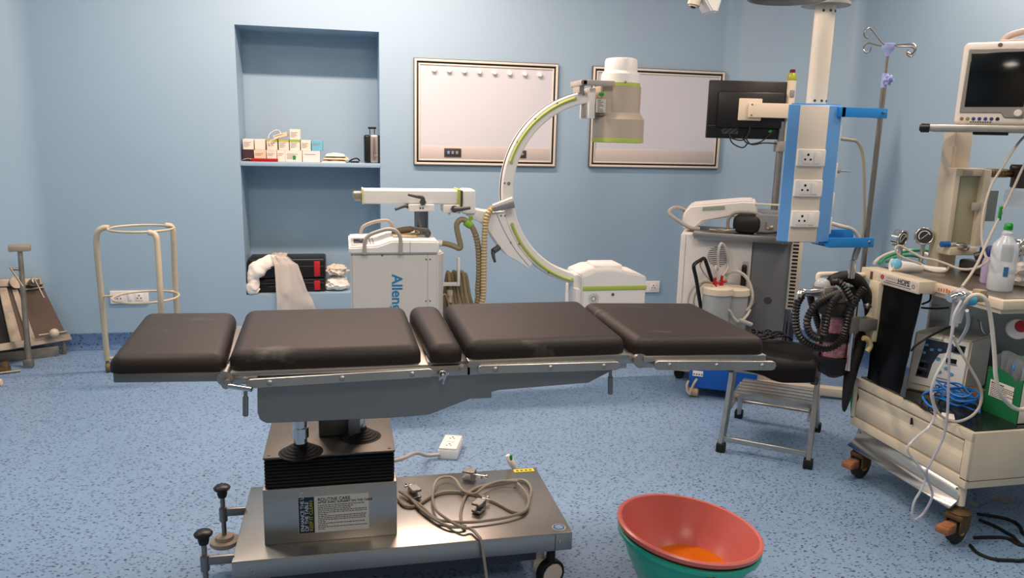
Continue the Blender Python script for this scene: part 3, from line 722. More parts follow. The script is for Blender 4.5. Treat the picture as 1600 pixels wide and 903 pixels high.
def lever(pts, r0, r1, par, nm='lock_lever'):
    w = MB(); w.tube(pts, r0, n=12, rfun=lambda f: r0 + (r1 - r0) * f); w.cyl(Vector(pts[0]) + Vector((0, .03, 0)), Vector(pts[0]) + Vector((0, -.008, 0)), r0 * 1.25, n=18, bev=.002); return w.build(nm, DARK_GREY, par)
lever([(0.549, 3.9, 1.021), (0.579, 3.885, 1.023), (0.628, 3.88, 1.03)], .014, .0085, blk)
# lifting column
cx, cz0, cz1 = 0.39, 0.863, 1.002
w = MB(); w.cyl((cx, 4.0, cz0 - .1), (cx, 4.0, cz1 + .01), .0365, n=28); col = w.build('lifting_column', mat('fluted_steel', '#7d7f82', .3, 1, var=.5, vscale=30, stretch=(1, 1, .02)), ca)
s0, s1 = Vector((0.316, 3.9, 1.04)), Vector((0.447, 3.9, 1.008))
w = MB(); w.box((s0.x, 3.9, s1.z), (s1.x, 4.08, az0 + .001), .004); sad = w.build('saddle', WHITE_PT, col)
for q in (.45, .55):
    w = MB(); p = s0.lerp(s1, q); w.lathe([(0, .002), (.004, .0015), (.005, 0)], (p.x, 3.9, s1.z + .016), (0, -1, 0), 12); w.build('screw', DARK_GREY, sad)
lever([(0.387, 3.885, 1.056), (0.383, 3.88, 1.079), (0.35, 3.87, 1.086), (0.31, 3.865, 1.095)], .012, .006, sad)
lever([(0.313, 3.92, 1.033), (0.289, 3.9, 1.033), (0.249, 3.88, 1.02)], .009, .008, sad)
w = MB(); w.box((cx - .045, 3.94, cz0 - .03), (cx + .045, 4.06, cz0 + .006), .008); base_c = w.build('column_foot', WHITE_PT, col)
lever([(0.41, 3.88, 0.898), (0.406, 3.875, 0.915), (0.366, 3.87, 0.922), (0.318, 3.865, 0.934)], .014, .006, base_c)

# cart
CYF, CYB = 3.75, 4.25
bx0, bx1 = 0.025, 0.447
bz = 0.816
w = MB(); w.prism([(bx0, CYF), (bx1, CYF), (bx1 + .035, CYF + .05), (bx1 + .035, CYB), (bx0, CYB)], 'XY', .12, bz, .008)
body = w.build('cart_body', mat('off_white_paint', '#d0ccc7', .4), ca)
w = MB(); w.box((bx1 - .0505, CYF - .0008, .13), (bx1 - .049, CYF + .002, bz - .005)); w.build('door_seam', GREY_PL, body)
for z_ in (bz - .03, bz - .24):
    for x_ in (bx1 - .058, bx1 - .038):
        w = MB(); w.lathe([(0, .003), (.003, .002), (.004, 0)], (x_, CYF, z_), (0, -1, 0), 10); w.build('screw', DARK_GREY, body)
w = MB(); p = Vector((0.175, 3.75, 0.808)); w.lathe([(0, .003), (.004, .002), (.005, 0)], (p.x, CYF, p.z), (0, -1, 0), 10); w.build('screw', DARK_GREY, body)
lettering('maker_lettering', 'Allengers', .073, facing((0.244, CYF - .001, 0.714), (0, 0, -1), (1, 0, 0)), mat('blue_lettering', '#1a7fb5', .5), body, bold=.0012)
w = MB()
for k in range(6): w.box((bx1 + .0345, CYF + .09 + k * .012, .5), (bx1 + .036, CYF + .096 + k * .012, .57))
w.build('side_vent', DARK_GREY, body)
pr = list([((0.016, 0.819), (0.017, 0.85), (0.15, 0.856), (0.224, 0.882), (0.452, 0.878), (0.452, 0.815))][0])
pr[0] = (pr[0][0], bz); pr[-1] = (pr[-1][0], bz)
w = MB(); w.prism(pr, 'XZ', 3.74, 4.24, .008, 3); top = w.build('console_top', WHITE_PT, ca)
w = MB(); w.box((pr[3][0] + .085, 3.7385, bz + .003), (pr[3][0] + .087, 3.742, pr[3][1] - .004)); w.build('seam', GREY_PL, top)
zc = pr[1][1] + .001
q0, q1 = Vector((0.033, 3.818, 0.853)), Vector((0.143, 4.049, 0.853))
w = MB(); w.box((pr[1][0] + .012, 3.79, zc - .004), (pr[2][0] - .004, 4.06, zc + .003), .002); pan = w.build('control_panel', mat('panel_grey', '#a9a6a0', .4), top)
w = MB(); w.box((pr[1][0] + .024, 3.86, zc + .001), (pr[1][0] + .075, 4.0, zc + .005), .001); w.build('display', SCREEN, pan)
w = MB()
for k in range(5):
    for j in range(3): w.box((pr[1][0] + .085 + j * .015, 3.82 + k * .045, zc + .002), (pr[1][0] + .094 + j * .015, 3.845 + k * .045, zc + .005))
w.build('keypad', mat('key_grey', '#77767a', .5), pan)
def handle(pts): w = MB(); w.tube(pts, .0095, n=12, sub=5); w.build('push_handle', HANDLE_BEIGE, ca)
handle([(0.09, 3.735, 0.818), (0.091, 3.735, 0.861), (0.096, 3.735, 0.889), (0.117, 3.735, 0.911), (0.154, 3.735, 0.926), (0.193, 3.735, 0.937), (0.224, 3.735, 0.937), (0.245, 3.735, 0.926), (0.261, 3.735, 0.901), (0.264, 3.735, 0.86), (0.262, 3.735, 0.819)])
handle([(0.084, 4.22, 0.83), (0.085, 4.22, 0.862), (0.095, 4.22, 0.89), (0.123, 4.22, 0.907), (0.167, 4.22, 0.921), (0.219, 4.22, 0.926), (0.243, 4.22, 0.914), (0.257, 4.22, 0.886), (0.26, 4.22, 0.844)])
def castor_at(x, y, r, m, par, ax=(0, 1, 0)):
    w = MB(); d = Vector(ax).normalized(); c = Vector((x, y, r))
    w.lathe([(0, -.016), (r * .9, -.016), (r, -.011), (r, .011), (r * .9, .016), (0, .016)], c, d, 28); w.build('castor', m, par)
for x in (bx0 + .06, bx1 - .03):
    for y in (CYF + .06, CYB - .06): castor_at(x, y, .06, BLACK_RUB, ca)
w = MB(); w.box((bx0 + .03, CYF + .03, .085), (bx1, CYB - .03, .13), .006); w.build('chassis', DARK_GREY, ca)
w = MB(); h = Vector((0.579, 3.95, 0.661)); w.box((bx1 + .02, 3.94, h.z - .05), (h.x + .01, 3.96, h.z - .03), .004); w.box((h.x - .006, 3.93, h.z - .05), (h.x + .008, 3.97, 0.763), .005); w.build('cable_hook', WHITE_PT, ca)
# hoses
w = MB(); w.tube([(0.756, 3.93, 1.026), (0.731, 3.92, 1.002), (0.714, 3.91, 0.95), (0.707, 3.9, 0.861), (0.706, 3.9, 0.743), (0.706, 3.9, 0.641), (0.696, 3.9, 0.52), (.60, 3.9, .3), (.52, 3.95, .22)], .0155, n=14, sub=10, ridge=(.016, .16)); w.build('corrugated_hose', HOSE_BEIGE, ca, 12)
w = MB(); w.tube([(0.665, 3.93, 0.887), (0.678, 3.92, 0.821), (0.685, 3.92, 0.706), (0.681, 3.92, 0.603), (0.672, 3.92, 0.506), (.57, 3.93, .3), (.5, 3.97, .22)], .0155, n=14, sub=10, ridge=(.016, .16)); w.build('corrugated_hose', HOSE_OLIVE, ca, 12)
w = MB(); w.tube([(0.479, 3.97, 0.837), (0.514, 3.95, 0.835), (0.549, 3.94, 0.826), (0.578, 3.93, 0.814), (0.587, 3.93, 0.827), (0.574, 3.93, 0.881), (0.565, 3.93, 0.931), (0.577, 3.93, 0.957), (0.6, 3.93, 0.964), (0.63, 3.93, 0.946), (0.651, 3.93, 0.917), (0.667, 3.93, 0.88)], .0145, n=14, sub=6); w.build('smooth_hose', HOSE_OLIVE, ca, 80)
w = MB(); p = Vector((0.629, 3.93, 0.947)); w.cyl(p + Vector((-.02, 0, .006)), p + Vector((.012, 0, -.016)), .02, n=20, bev=.003); w.box(p + Vector((.0, -.005, .012)), p + Vector((.02, .006, .035)), .003); w.build('hose_clamp', mat('green_clamp', '#86b53a', .5), ca)
w = MB(); w.cyl((0.473, 3.97, 0.837), (0.498, 3.96, 0.835), .017, n=20); w.build('hose_inlet', WHITE_PL, ca)

# coiled cable bundle hanging behind the cart
t = thing('coiled_cable', 'olive cable bundle hanging in loops off the back of the x-ray cart', 'cable', (.56, 4.0, .2))
rr = random.Random(5)
hk = Vector((0.538, 3.97, 0.671))
for k in range(6):
    a = Vector((hk.x - .01 + k * .018, 3.975 + .012 * (k % 3), hk.z + .01 - .014 * (k % 2)))
    b = Vector((hk.x + .03 + k * .022, 3.98 + .01 * (k % 2), .42)); c = Vector((hk.x + .05 + k * .016, 4.0, .25)); d = Vector((hk.x + .0 + k * .012, 4.03, .3)); e = Vector((hk.x - .02 + k * .01, 4.03, .5))
    w = MB(); w.tube([a, a.lerp(b, .5), b, c, d, e], .0105, n=10, closed=True, sub=8); w.build('strand', HOSE_OLIVE if k % 2 else mat('tan_cable', '#9c8a68', .55), t)
w = MB(); p = Vector((0.533, 3.93, 0.562)); w.cyl(p, p + Vector((.0, 0, .03)), .016, n=18, bev=.003); w.cyl(p + Vector((-.0, 0, -.035)), p, .011, n=16); w.build('plug', mat('beige_plug', '#c1b199', .5), t)
w = MB(); w.tube([p + Vector((-.045, 0, -.03)), p + Vector((-.04, -.005, .0)), p + Vector((-.025, -.005, .01)), p + Vector((-.012, 0, -.02)), p + Vector((0, 0, -.06))], .004, n=8); w.build('strand', HOSE_BEIGE, t)
# hand switch on the cart top
t = thing('hand_switch', 'brown hand switch with a coiled lead lying on the x-ray cart top', 'hand switch', (0.276, 3.95, 0.886))
a, b = Vector((0.234, 3.95, 0.886)), Vector((0.343, 3.93, 0.914))
zt = pr[3][1] + .004
a.z = zt + .014; b.z = zt + .03
w = MB(); w.tube([a, a.lerp(b, .4), a.lerp(b, .8), b], .015, n=12, rfun=lambda f: .008 + .009 * math.sin(min(1, f * 1.2) * PI * .8)); w.build('grip', mat('brown_grip', '#6e5b45', .55), t)
w = MB(); w.tube([a + Vector((.01, .02, -.01)), a + Vector((.05, -.03, -.012)), b + Vector((0, -.03, -.02)), b + Vector((.03, 0, -.02)), b], .0045, n=8); w.build('lead', HOSE_BEIGE, t)
w = MB(); w.box((a.x - .0, 3.85, zt - .003), (b.x + .01, 4.0, zt + .004), .002); w.build('pad', mat('tan_pad', '#b9a98e', .6), t)


# ---------------------------------------------------------------- film viewers on the wall
PANEL = mat('viewer_panel', '#cccfd8', .25, coat=.2)
FRAME = mat('viewer_frame', '#dcd4c8', .4)
EDGE = mat('viewer_edge', '#55524d', .5)
GASKET = mat('black_gasket', '#120d0b', .6)
def viewer(x0, x1, z0, z1, label, knobs, switches):
    t = thing('film_viewer', label, 'x-ray viewer', ((x0 + x1) / 2, YB, z0), 'film viewers on the wall')
    def rim(name, a, b, y, m, par, bev=.002):
        """a rectangular ring between inset a and inset b, front at y"""
        w = MB()
        w.box((x0 + a, y, z0 + a), (x0 + b, YB, z1 - a), bev); w.box((x1 - b, y, z0 + a), (x1 - a, YB, z1 - a), bev)
        w.box((x0 + b - .001, y, z0 + a), (x1 - b + .001, YB, z0 + b), bev); w.box((x0 + b - .001, y, z1 - b), (x1 - b + .001, YB, z1 - a), bev)
        return w.build(name, m, par)
    rim('edge_trim', 0, .006, YB - .02, EDGE, t); rim('frame', .005, .019, YB - .026, FRAME, t); rim('gasket', .017, .035, YB - .016, GASKET, t); rim('inner_trim', .031, .041, YB - .02, FRAME, t)
    w = MB(); w.box((x0 + .039, YB - .014, z0 + .039), (x1 - .039, YB, z1 - .039)); pn = w.build('panel', PANEL, t)
    w = MB(); w.box((x0 + .041, YB - .017, z0 + .041), (x1 - .041, YB - .013, z0 + .125), .001); w.build('lower_strip', mat('viewer_strip', '#c4bcb8', .35), t)
    for x, z in knobs:
        w = MB(); w.lathe([(0, .02), (.012, .02), (.0155, .016), (.0155, .0)], (x, YB - .014, z), (0, -1, 0), 22); w.build('film_clip_knob', WHITE_PL, t)
    for sx0, sx1, sz0, sz1 in switches:
        w = MB(); w.box((sx0, YB - .0225, sz0), (sx1, YB - .016, sz1), .002); sw = w.build('switch_plate', mat('switch_dark', '#3a3836', .4), t)
        for k in range(3):
            x = sx0 + (sx1 - sx0) * (.25 + .25 * k)
            w = MB(); w.box((x - .008, YB - .026, sz0 + .018), (x + .008, YB - .022, sz1 - .018), .002); w.build('switch_button', mat('blue_button', '#6c9bd8', .3) if k == 0 else GREY_PL, sw)
kn = list([((0.584, 1.8), (0.682, 1.8), (0.781, 1.8), (0.881, 1.799), (0.982, 1.799), (1.084, 1.798), (1.187, 1.798), (1.29, 1.797))][0])
sw1, sw1b = (0.653, 5.15, 1.246), (0.766, 5.15, 1.302)
sw2, sw2b = (1.105, 5.15, 1.247), (1.212, 5.15, 1.298)
viewer(.452, 1.42, 1.189, 1.872, 'flush film viewer panel with a row of white knobs, left of the C-arm head', kn, [(sw1[0], sw1b[0], sw1[2], sw1b[2]), (sw2[0], sw2b[0], sw2[2], sw2b[2])])
viewer(1.658, 2.634, 1.193, 1.871, 'flush film viewer panel without knobs, behind the C-arm head', [], [])

# ---------------------------------------------------------------- wall sockets
HOLE = mat('socket_hole', '#1a1717', .6)
def outlet(w3, c, ux, uz, n, s=.0045):
    """three pin holes on a face with axes ux, uz and outward normal n"""
    c, ux, uz, n = Vector(c), Vector(ux), Vector(uz), Vector(n)
    for a, b, k in ((0, 2.3, 1), (-2.2, -1.3, .85), (2.2, -1.3, .85)):
        w3.lathe([(0, .0007), (s * k, .0007), (s * k, 0)], c + ux * a * s + uz * b * s, n, 12)
def wall_plate(x0, x1, z0, z1, label, sockets, switches):
    t = thing('wall_socket', label, 'socket', ((x0 + x1) / 2, YB, z0), 'wall sockets')
    w = MB(); w.box((x0, YB - .012, z0), (x1, YB, z1), .004, 3); pl = w.build('plate', WHITE_PL, t)
    for f in sockets:
        x = x0 + (x1 - x0) * f; z = (z0 + z1) / 2
        w = MB(); w.box((x - .022, YB - .0145, z - .024), (x + .022, YB - .011, z + .024), .0015); so = w.build('socket_insert', WHITE_PL, t)
        w = MB(); outlet(w, (x, YB - .0145, z), (1, 0, 0), (0, 0, 1), (0, -1, 0)); w.build('socket_holes', HOLE, so)
    for f in switches:
        x = x0 + (x1 - x0) * f; z = (z0 + z1) / 2
        w = MB(); w.box((x - .011, YB - .016, z - .023), (x + .011, YB - .011, z + .023), .002); w.build('switch', WHITE_PL, t)
p0, p1 = (-1.457, 5.165, 0.29), (-1.23, 5.165, 0.374)
wall_plate(p0[0], p1[0], p0[2], p1[2], 'wide white wall socket plate with two outlets behind the ring stand', (.24, .76), (.52,))
p0, p1 = (2.134, 5.165, 0.294), (2.245, 5.165, 0.378)
wall_plate(p0[0] - .04, p1[0], p0[2], p1[2], 'white wall socket beside the x-ray tube housing at the right end of the C-arm', (.66,), ())

# ---------------------------------------------------------------- on the niche shelf
NY = 5.205
CARD = mat('white_card', '#e2d9cd', .6); KRAFT = mat('cream_card', '#d6c6a8', .65); PURPLE_C = mat('dark_purple_card', '#3c2630', .6); CYAN_C = mat('cyan_card', '#6fb3cf', .6); YEL = mat('olive_print', '#b5ad4e', .6); GREY_INK = mat('grey_print', '#8f8a86', .7)
def carton(x0, y0, x1, y1, label, m=CARD, top=None, Y=NY, dep=.1, z0=None, lines=4, rz=0, tiltd=0, mark=None):
    """a small carton seen in the niche between picture heights; rests at z0"""
    a, b = x0, x1
    X0, X1, H = a, b, y1 - y0
    c = ((X0 + X1) / 2, Y + dep / 2, z0 if z0 is not None else y0)
    t = thing('medicine_carton', label, 'carton', c, 'cartons on the niche shelf')
    M = fr(c, rz) @ Matrix.Rotation(tiltd, 4, 'Y'); W = (X1 - X0) / 2
    w = MB(M); w.box((-W, -dep / 2, 0), (W, dep / 2, H), .0015, 1); w.build('box', m, t)
    if top:
        w = MB(M); w.box((-W - .0005, -dep / 2 - .0006, H * .8), (W + .0005, dep / 2, H + .0005)); w.build('lid_band', top, t)
    if lines:
        w = MB(M)
        for k in range(lines):
            L = (.8, .6, .72, .5, .65)[k % 5] * 2 * W * .8
            w.box((-W * .8, -dep / 2 - .0008, H * (.66 - k * .13)), (-W * .8 + L, -dep / 2 + .0005, H * (.66 - k * .13) + .0035))
        w.build('print', GREY_INK, t, 0)
    if mark:
        w = MB(M); w.box((-W * .1, -dep / 2 - .001, H * .2), (W * .25, -dep / 2, H * .55)); w.build('green_mark', mark, t)
    return t
S0 = SH1
def cx_(px): return px
row_top = list([(-0.624, -0.558, -0.554, -0.488, -0.48, -0.413, -0.406, -0.342, -0.338, -0.273, -0.269, -0.205, -0.201, -0.131)][0])
row_low = list([(-0.628, -0.562, -0.56, -0.485, -0.482, -0.419, -0.417, -0.365, -0.367, -0.262, -0.26, -0.149)][0])
zl, zt_, zu = S0, 1.267, 1.333
hl = zt_ - .001 - zl
names_low = ['dark purple carton lying lowest at the left end of the niche shelf', 'cream carton beside the dark purple one in the lower row', 'white carton third along the lower row of the niche shelf', 'narrow white carton just left of the wide carton with a green mark', 'wide white carton with a small green mark in the lower row', 'white packet at the right end of the lower row of cartons']
for k in range(6):
    carton(row_low[2 * k] + .0006, zl, row_low[2 * k + 1] - .0006, zl + hl, names_low[k], (PURPLE_C, KRAFT, CARD, CARD, CARD, mat('glossy_packet', '#dcdcd8', .3))[k], None, NY + (.01, .012, .008, .004, 0, .004)[k], .14, lines=(0, 2, 2, 2, 4, 1)[k], mark=GREEN_PL if k == 4 else None)
names_top = ['white carton at the left end of the upper row in the niche', 'open white carton with a dark front, second in the upper row', 'yellow topped carton with a loop of tubing lying on it', 'white carton in the middle of the upper row, under the tilted packet', 'white carton with a green lid band, directly under the topmost carton', 'white carton just left of the cyan carton in the upper row', 'cyan and white carton at the right end of the upper row']
for k in range(7):
    carton(row_top[2 * k] + .0006, zt_, row_top[2 * k + 1] - .0006, zu, names_top[k], (CARD, CARD, CARD, CARD, CARD, CARD, CYAN_C)[k], (None, None, YEL, YEL, mat('lime_print', '#93b53f', .6), None, None)[k], NY + .008 + .004 * (k % 3), .12, lines=(4, 0, 3, 4, 4, 4, 2)[k])
tx0, tx1 = -0.335, -0.27
carton(tx0, zu + .001, tx1, 1.401, 'topmost white carton standing on the upper row in the niche', CARD, None, NY + .012, .1, lines=4)
a0_, a1_ = (-0.435, 5.24, 1.357), (-0.347, 5.24, 1.375)
carton(a0_[0], zu, a1_[0], zu + .026, 'thin cream packet lying tilted beside the topmost carton', KRAFT, None, NY + .02, .12, z0=zu + .012, lines=1, tiltd=-.28)
w = MB(); c = Vector((row_top[4] + .01, NY + .03, zu + .006))
w.tube([c, c + Vector((.01, .01, .03)), c + Vector((.05, .02, .055)), c + Vector((.075, .03, .04)), c + Vector((.06, -.02, .006)), c + Vector((.01, -.035, -.02)), c + Vector((.03, -.04, -.06))], .0025, n=6)
tag(w.build('tubing', mat('milky_tubing', '#d9d6cc', .3)), 'loop of thin milky tubing lying over the cartons in the niche', 'tubing')
# red folder and flat packs at the front
fx0, fx1 = -0.572, -0.411
w = MB(); w.box((fx0, 5.172, S0), (fx1, 5.203, S0 + .02), .003); tag(w.build('red_packet', mat('red_card', '#a31420', .45)), 'flat red packet at the front left of the niche shelf', 'packet')
gx0, gx1 = -0.631, -0.573
w = MB(); w.sheet(lambda u, v: Vector((gx0 + (gx1 - gx0) * u, 5.173 + .03 * v, S0 + .006 + .012 * math.sin(u * 2.5) + .004 * noise.noise((u * 5, v * 5, 1)))), 14, 6, .004); tag(w.build('paper_packet', CARD), 'crumpled white paper packet at the far left front of the niche shelf', 'packet')
def floppy(x0, x1, y0, y1, z0, hgt, seed, m):
    def f(u, v):
        e = (max(0, 1 - (2 * u - 1) ** 4) * max(0, 1 - (2 * v - 1) ** 4)) ** .5
        return Vector((x0 + (x1 - x0) * u, y0 + (y1 - y0) * v, z0 + hgt * e * (.75 + .35 * noise.noise((u * 4 + seed, v * 3, seed)))))
    w = MB(); w.sheet(f, 26, 14); 
    w.box((x0 + .006, y0 + .006, z0), (x1 - .006, y1 - .006, z0 + hgt * .3), .002)
    return w
q0, q1, q2, q3 = -0.142, 0.017, -0.125, 0.034
POLY = mat('foggy_wrap', '#ddd3c6', .35); POLY2 = mat('beige_wrap', '#cbb89e', .5)
for k, (x0, x1, z0, m, lb) in enumerate(((q0, q1 - .0, S0, POLY, 'lowest of the three flat wrapped packs right of the cartons'), (q0 + .01, q1 + .02, S0 + .02, POLY2, 'middle flat beige pack of the three right of the cartons'), (q0 + .025, q1 - .005, S0 + .04, POLY, 'topmost flat wrapped pack right of the cartons'))):
    w = floppy(x0, x1, 5.2, 5.34, z0, .026, k * 3.1, m); tag(w.build('wrapped_pack', m), lb, 'pack', 'wrapped packs on the niche shelf')
b0 = Vector((0.054, 5.21, 1.212))
w = MB(); w.tube([Vector((b0.x - .02, 5.21, S0 + .006)), Vector((b0.x, 5.2, S0 + .022)), Vector((b0.x + .03, 5.2, S0 + .03)), Vector((b0.x + .05, 5.21, S0 + .014))], .005, n=8)
w.cyl((b0.x - .01, 5.215, S0 + .006), (b0.x + .045, 5.22, S0 + .006), .005)
tag(w.build('black_clip', BLACK_PL), 'small bent black clip lying between the packs and the silver case', 'clip')
# silver and black case with a handle
k0_, k1_ = (0.134, 5.2, 1.195), (0.235, 5.2, 1.381)
t = thing('instrument_case', 'upright silver and black case with loop handle at the right of the niche shelf', 'case', ((k0_[0] + k1_[0]) / 2, 5.28, S0))
xm = k0_[0] + (k1_[0] - k0_[0]) * .36; zt = k1_[2]
w = MB(); w.box((xm, 5.2, S0), (k1_[0] - .006, 5.36, zt), .016, 4); w.build('body', mat('satin_silver', '#b5b0aa', .35, .7), t)
w = MB(); w.box((k0_[0], 5.203, S0), (xm + .004, 5.36, zt - .004), .014, 4); w.build('side_shell', BLACK_PL, t)
w = MB(); w.box((k1_[0] - .012, 5.203, S0), (k1_[0], 5.36, zt - .006), .005, 3); w.build('side_shell', BLACK_PL, t)
for f in (.35, .5):
    w = MB(); x = xm + (k1_[0] - xm) * f; w.tube([(x, 5.199, S0 + .02), (x, 5.197, S0 + .1), (x, 5.199, zt - .02)], .0022, n=6); w.build('seam', mat('maroon_seam', '#5d3833', .5), t)
w = MB(); w.lathe([(0, .003), (.007, .003), (.008, 0)], (xm + (k1_[0] - xm) * .55, 5.2, S0 + .05), (0, -1, 0), 14); w.build('button', GREY_PL, t)
w = MB(); x = (k0_[0] + k1_[0]) / 2 - .012; w.cyl((x, 5.26, zt - .004), (x, 5.26, zt + .038), .003, n=10); w.cyl((x + .03, 5.26, zt - .004), (x + .03, 5.26, zt + .038), .003, n=10); w.box((x - .012, 5.25, zt + .034), (x + .042, 5.272, zt + .048), .005, 3); w.build('handle', BLACK_PL, t)

# ---------------------------------------------------------------- in the lower niche
NB = NZ0 + .0005
def tool_case(z0, z1, x0, x1, y0, label):
    t = thing('equipment_case', label, 'case', ((x0 + x1) / 2, y0 + .12, z0), 'black cases in the lower niche')
    w = MB(); w.box((x0, y0, z0), (x1, y0 + .23, z1), .014, 3); w.build('shell', BLACK_PL, t)
    w = MB(); w.box((x0 + .01, y0 - .002, (z0 + z1) / 2 + .012), (x1 - .01, y0 + .01, (z0 + z1) / 2 + .016)); w.build('seam', DARK_GREY, t)
    w = MB(); w.box((x1 - .075, y0 - .008, z0 + .012), (x1 - .035, y0 + .004, z1 - .018), .004); w.build('latch', RED_PL, t)
    w = MB(); w.tube([(x0 + .12, y0 + .0, z1 - .05), (x0 + .12, y0 - .02, z1 - .05), (x0 + .2, y0 - .02, z1 - .05), (x0 + .2, y0, z1 - .05)], .006, n=8, sub=3); w.build('handle', BLACK_PL, t)
    return t
cz = [0.426, 0.558]
ex0, ex1 = -0.629, -0.134
tool_case(NB, cz[0] - .001, ex0, ex1, 5.235, 'lower black case with a red latch in the lower niche')
tool_case(cz[0], cz[1], ex0, ex1 + .002, 5.228, 'upper black case with a red latch, under the white towel')
# towel
TOWEL = mat('white_towel', '#f3ede6', .9, bump=.2, bscale=160)
def drape(px):
    return px
Lx = list([(-0.484, -0.457, -0.449, -0.446, -0.446)][0])
Rx = list([(-0.383, -0.316, -0.258, -0.22, -0.191)][0])
zc = cz[1]
path = [(5.40, zc + .012), (5.30, zc + .014), (5.215, zc + .012), (5.19, zc - .03), (5.158, .36), (5.15, .30), (5.148, .22)]
def lerp_list(L, f):
    f = f * (len(L) - 1); i = min(int(f), len(L) - 2); return L[i] + (L[i + 1] - L[i]) * (f - i)
def tw(u, v):
    y = lerp_list([p[0] for p in path], v); z = lerp_list([p[1] for p in path], v)
    vv = max(0, (v - .3) / .7); x = lerp_list(Lx, vv) * (1 - u) + lerp_list(Rx, vv) * u
    n_ = noise.noise((u * 3, v * 5, 2.)) * .012 + .008 * math.sin(u * 9 + v * 3)
    return Vector((x + .004 * noise.noise((u * 8, v * 8, 4)), y - .006 + min(0, n_) - (.0 if v < .35 else .004), z + (abs(n_) if v < .4 else 0)))
w = MB(); w.sheet(tw, 28, 44, .006)
lp = [Vector(p) for p in ((-0.417, 5.27, 0.536), (-0.472, 5.24, 0.541), (-0.531, 5.22, 0.524), (-0.571, 5.205, 0.489), (-0.589, 5.2, 0.438), (-0.594, 5.195, 0.388), (-0.603, 5.195, 0.363), (-0.564, 5.2, 0.344))]
nv = len(w.bm.verts)
w.tube(lp, .04, n=26, sub=9, rfun=lambda f: .028 + .02 * math.sin(min(1, f * 1.15) * PI) + .006 * math.sin(f * 17))
w.bm.verts.ensure_lookup_table()
for v in list(w.bm.verts)[nv:]:
    n1 = noise.noise_vector(v.co * 13); n2 = noise.noise_vector(v.co * 34)
    v.co += n1 * .016 + n2 * .006
    v.co.z = max(v.co.z, NB + .002)
tag(w.build('towel', TOWEL), 'white towel draped over the black cases and hanging out of the lower niche', 'towel')
# folded white linen
def lump(c, r, sc, seed, amp=.25):
    w = MB(); t = bmesh.new(); bmesh.ops.create_icosphere(t, subdivisions=4, radius=1)
    for v in t.verts:
        d = v.co.normalized(); k = 1 + amp * noise.noise(d * 2.2 + Vector((seed, 0, 0))) + amp * .5 * noise.noise(d * 5 + Vector((seed, 3, 0)))
        q = Vector((d.x * sc[0], d.y * sc[1], d.z * sc[2])) * k * r
        v.co = Vector(c) + q
        if v.co.z < c[2] - r * sc[2] * .8: v.co.z = c[2] - r * sc[2] * .8
    w._in(t); return w
ln = (-0.061, 5.27, 0.4)
zz = NB
w = lump((ln[0], 5.29, zz + .045), .05, (1.6, 1.5, 1.0), 2.); tag(w.build('linen_bundle', TOWEL), 'crumpled white linen with dark print lying on the sill right of the black cases', 'linen', 'linen in the lower niche')
w = lump((ln[0] - .0, 5.29, zz + .135), .05, (1.45, 1.4, .75), 5., .35); tag(w.build('linen_bundle', mat('cream_linen', '#d8cfc0', .9, bump=.4, bscale=120)), 'cream folded linen resting on top of the printed white linen', 'linen', 'linen in the lower niche')

# ---------------------------------------------------------------- ring stand
t = thing('ring_stand', 'cream tubular ring stand on castors standing in front of the back wall', 'bowl stand', (-1.085, 4.5, 0))
rc = Vector((-1.085, 4.5, 0)); rz1, rz2 = 0.85, 0.469
STAND = mat('stand_cream', '#c5b89f', .4, var=.08, vscale=8, stain='#6d563a', sscale=14, samt=.4, slo=.64, shi=.8)
for z_, R_ in ((rz1, .163), (rz2, .168)):
    w = MB(); w.ring((rc.x, rc.y, z_), R_, .0065, n=56); w.build('ring', STAND, t)
legs = [[(-1.244, 4.5, 0.854), (-1.273, 4.5, 0.854), (-1.3, 4.5, 0.837), (-1.316, 4.51, 0.797), (-1.325, 4.53, 0.696), (-1.338, 4.59, 0.396), (-1.353, 4.65, 0.072)],
        [(-1.015, 4.35, 0.848), (-0.99, 4.35, 0.841), (-0.978, 4.345, 0.825), (-0.973, 4.34, 0.784), (-0.969, 4.32, 0.622), (-0.977, 4.34, 0.408), (-1.041, 4.583, 0.03)],
        [(-0.985, 4.62, 0.853), (-0.962, 4.62, 0.85), (-0.95, 4.625, 0.831), (-0.951, 4.63, 0.779), (-0.961, 4.66, 0.597), (-0.972, 4.7, 0.362), (-0.983, 4.74, 0.059)]]
feet = []
for L in legs:
    w = MB(); w.tube(L, .0155, n=14, sub=5); lg = w.build('leg', STAND, t); f = Vector(L[-1]); feet.append(f)
    w = MB(); c = Vector((f.x + .004, f.y, .028)); w.lathe([(0, -.018), (.022, -.016), (.028, -.006), (.028, .006), (.022, .016), (0, .018)], c, (1, .3, 0), 24); w.cyl((f.x, f.y, .03), f, .009); w.build('castor', mat('brown_castor', '#6f5f49', .5), lg)
hub = Vector((sum(f.x for f in feet) / 3, sum(f.y for f in feet) / 3, .08))
w = MB()
for f in feet: w.cyl((f.x, f.y, .08), hub, .009)
w.build('base_brace', STAND, t)
w = MB()
for L in legs:
    k = min(range(60), key=lambda i: abs(spline(L, 10)[i].z - rz2)); p = spline(L, 10)[k]; d = (p - Vector((rc.x, rc.y, p.z))); w.cyl(p, Vector((rc.x, rc.y, rz2)) + d.normalized() * .166, .006)
w.build('ring_stay', STAND, t)

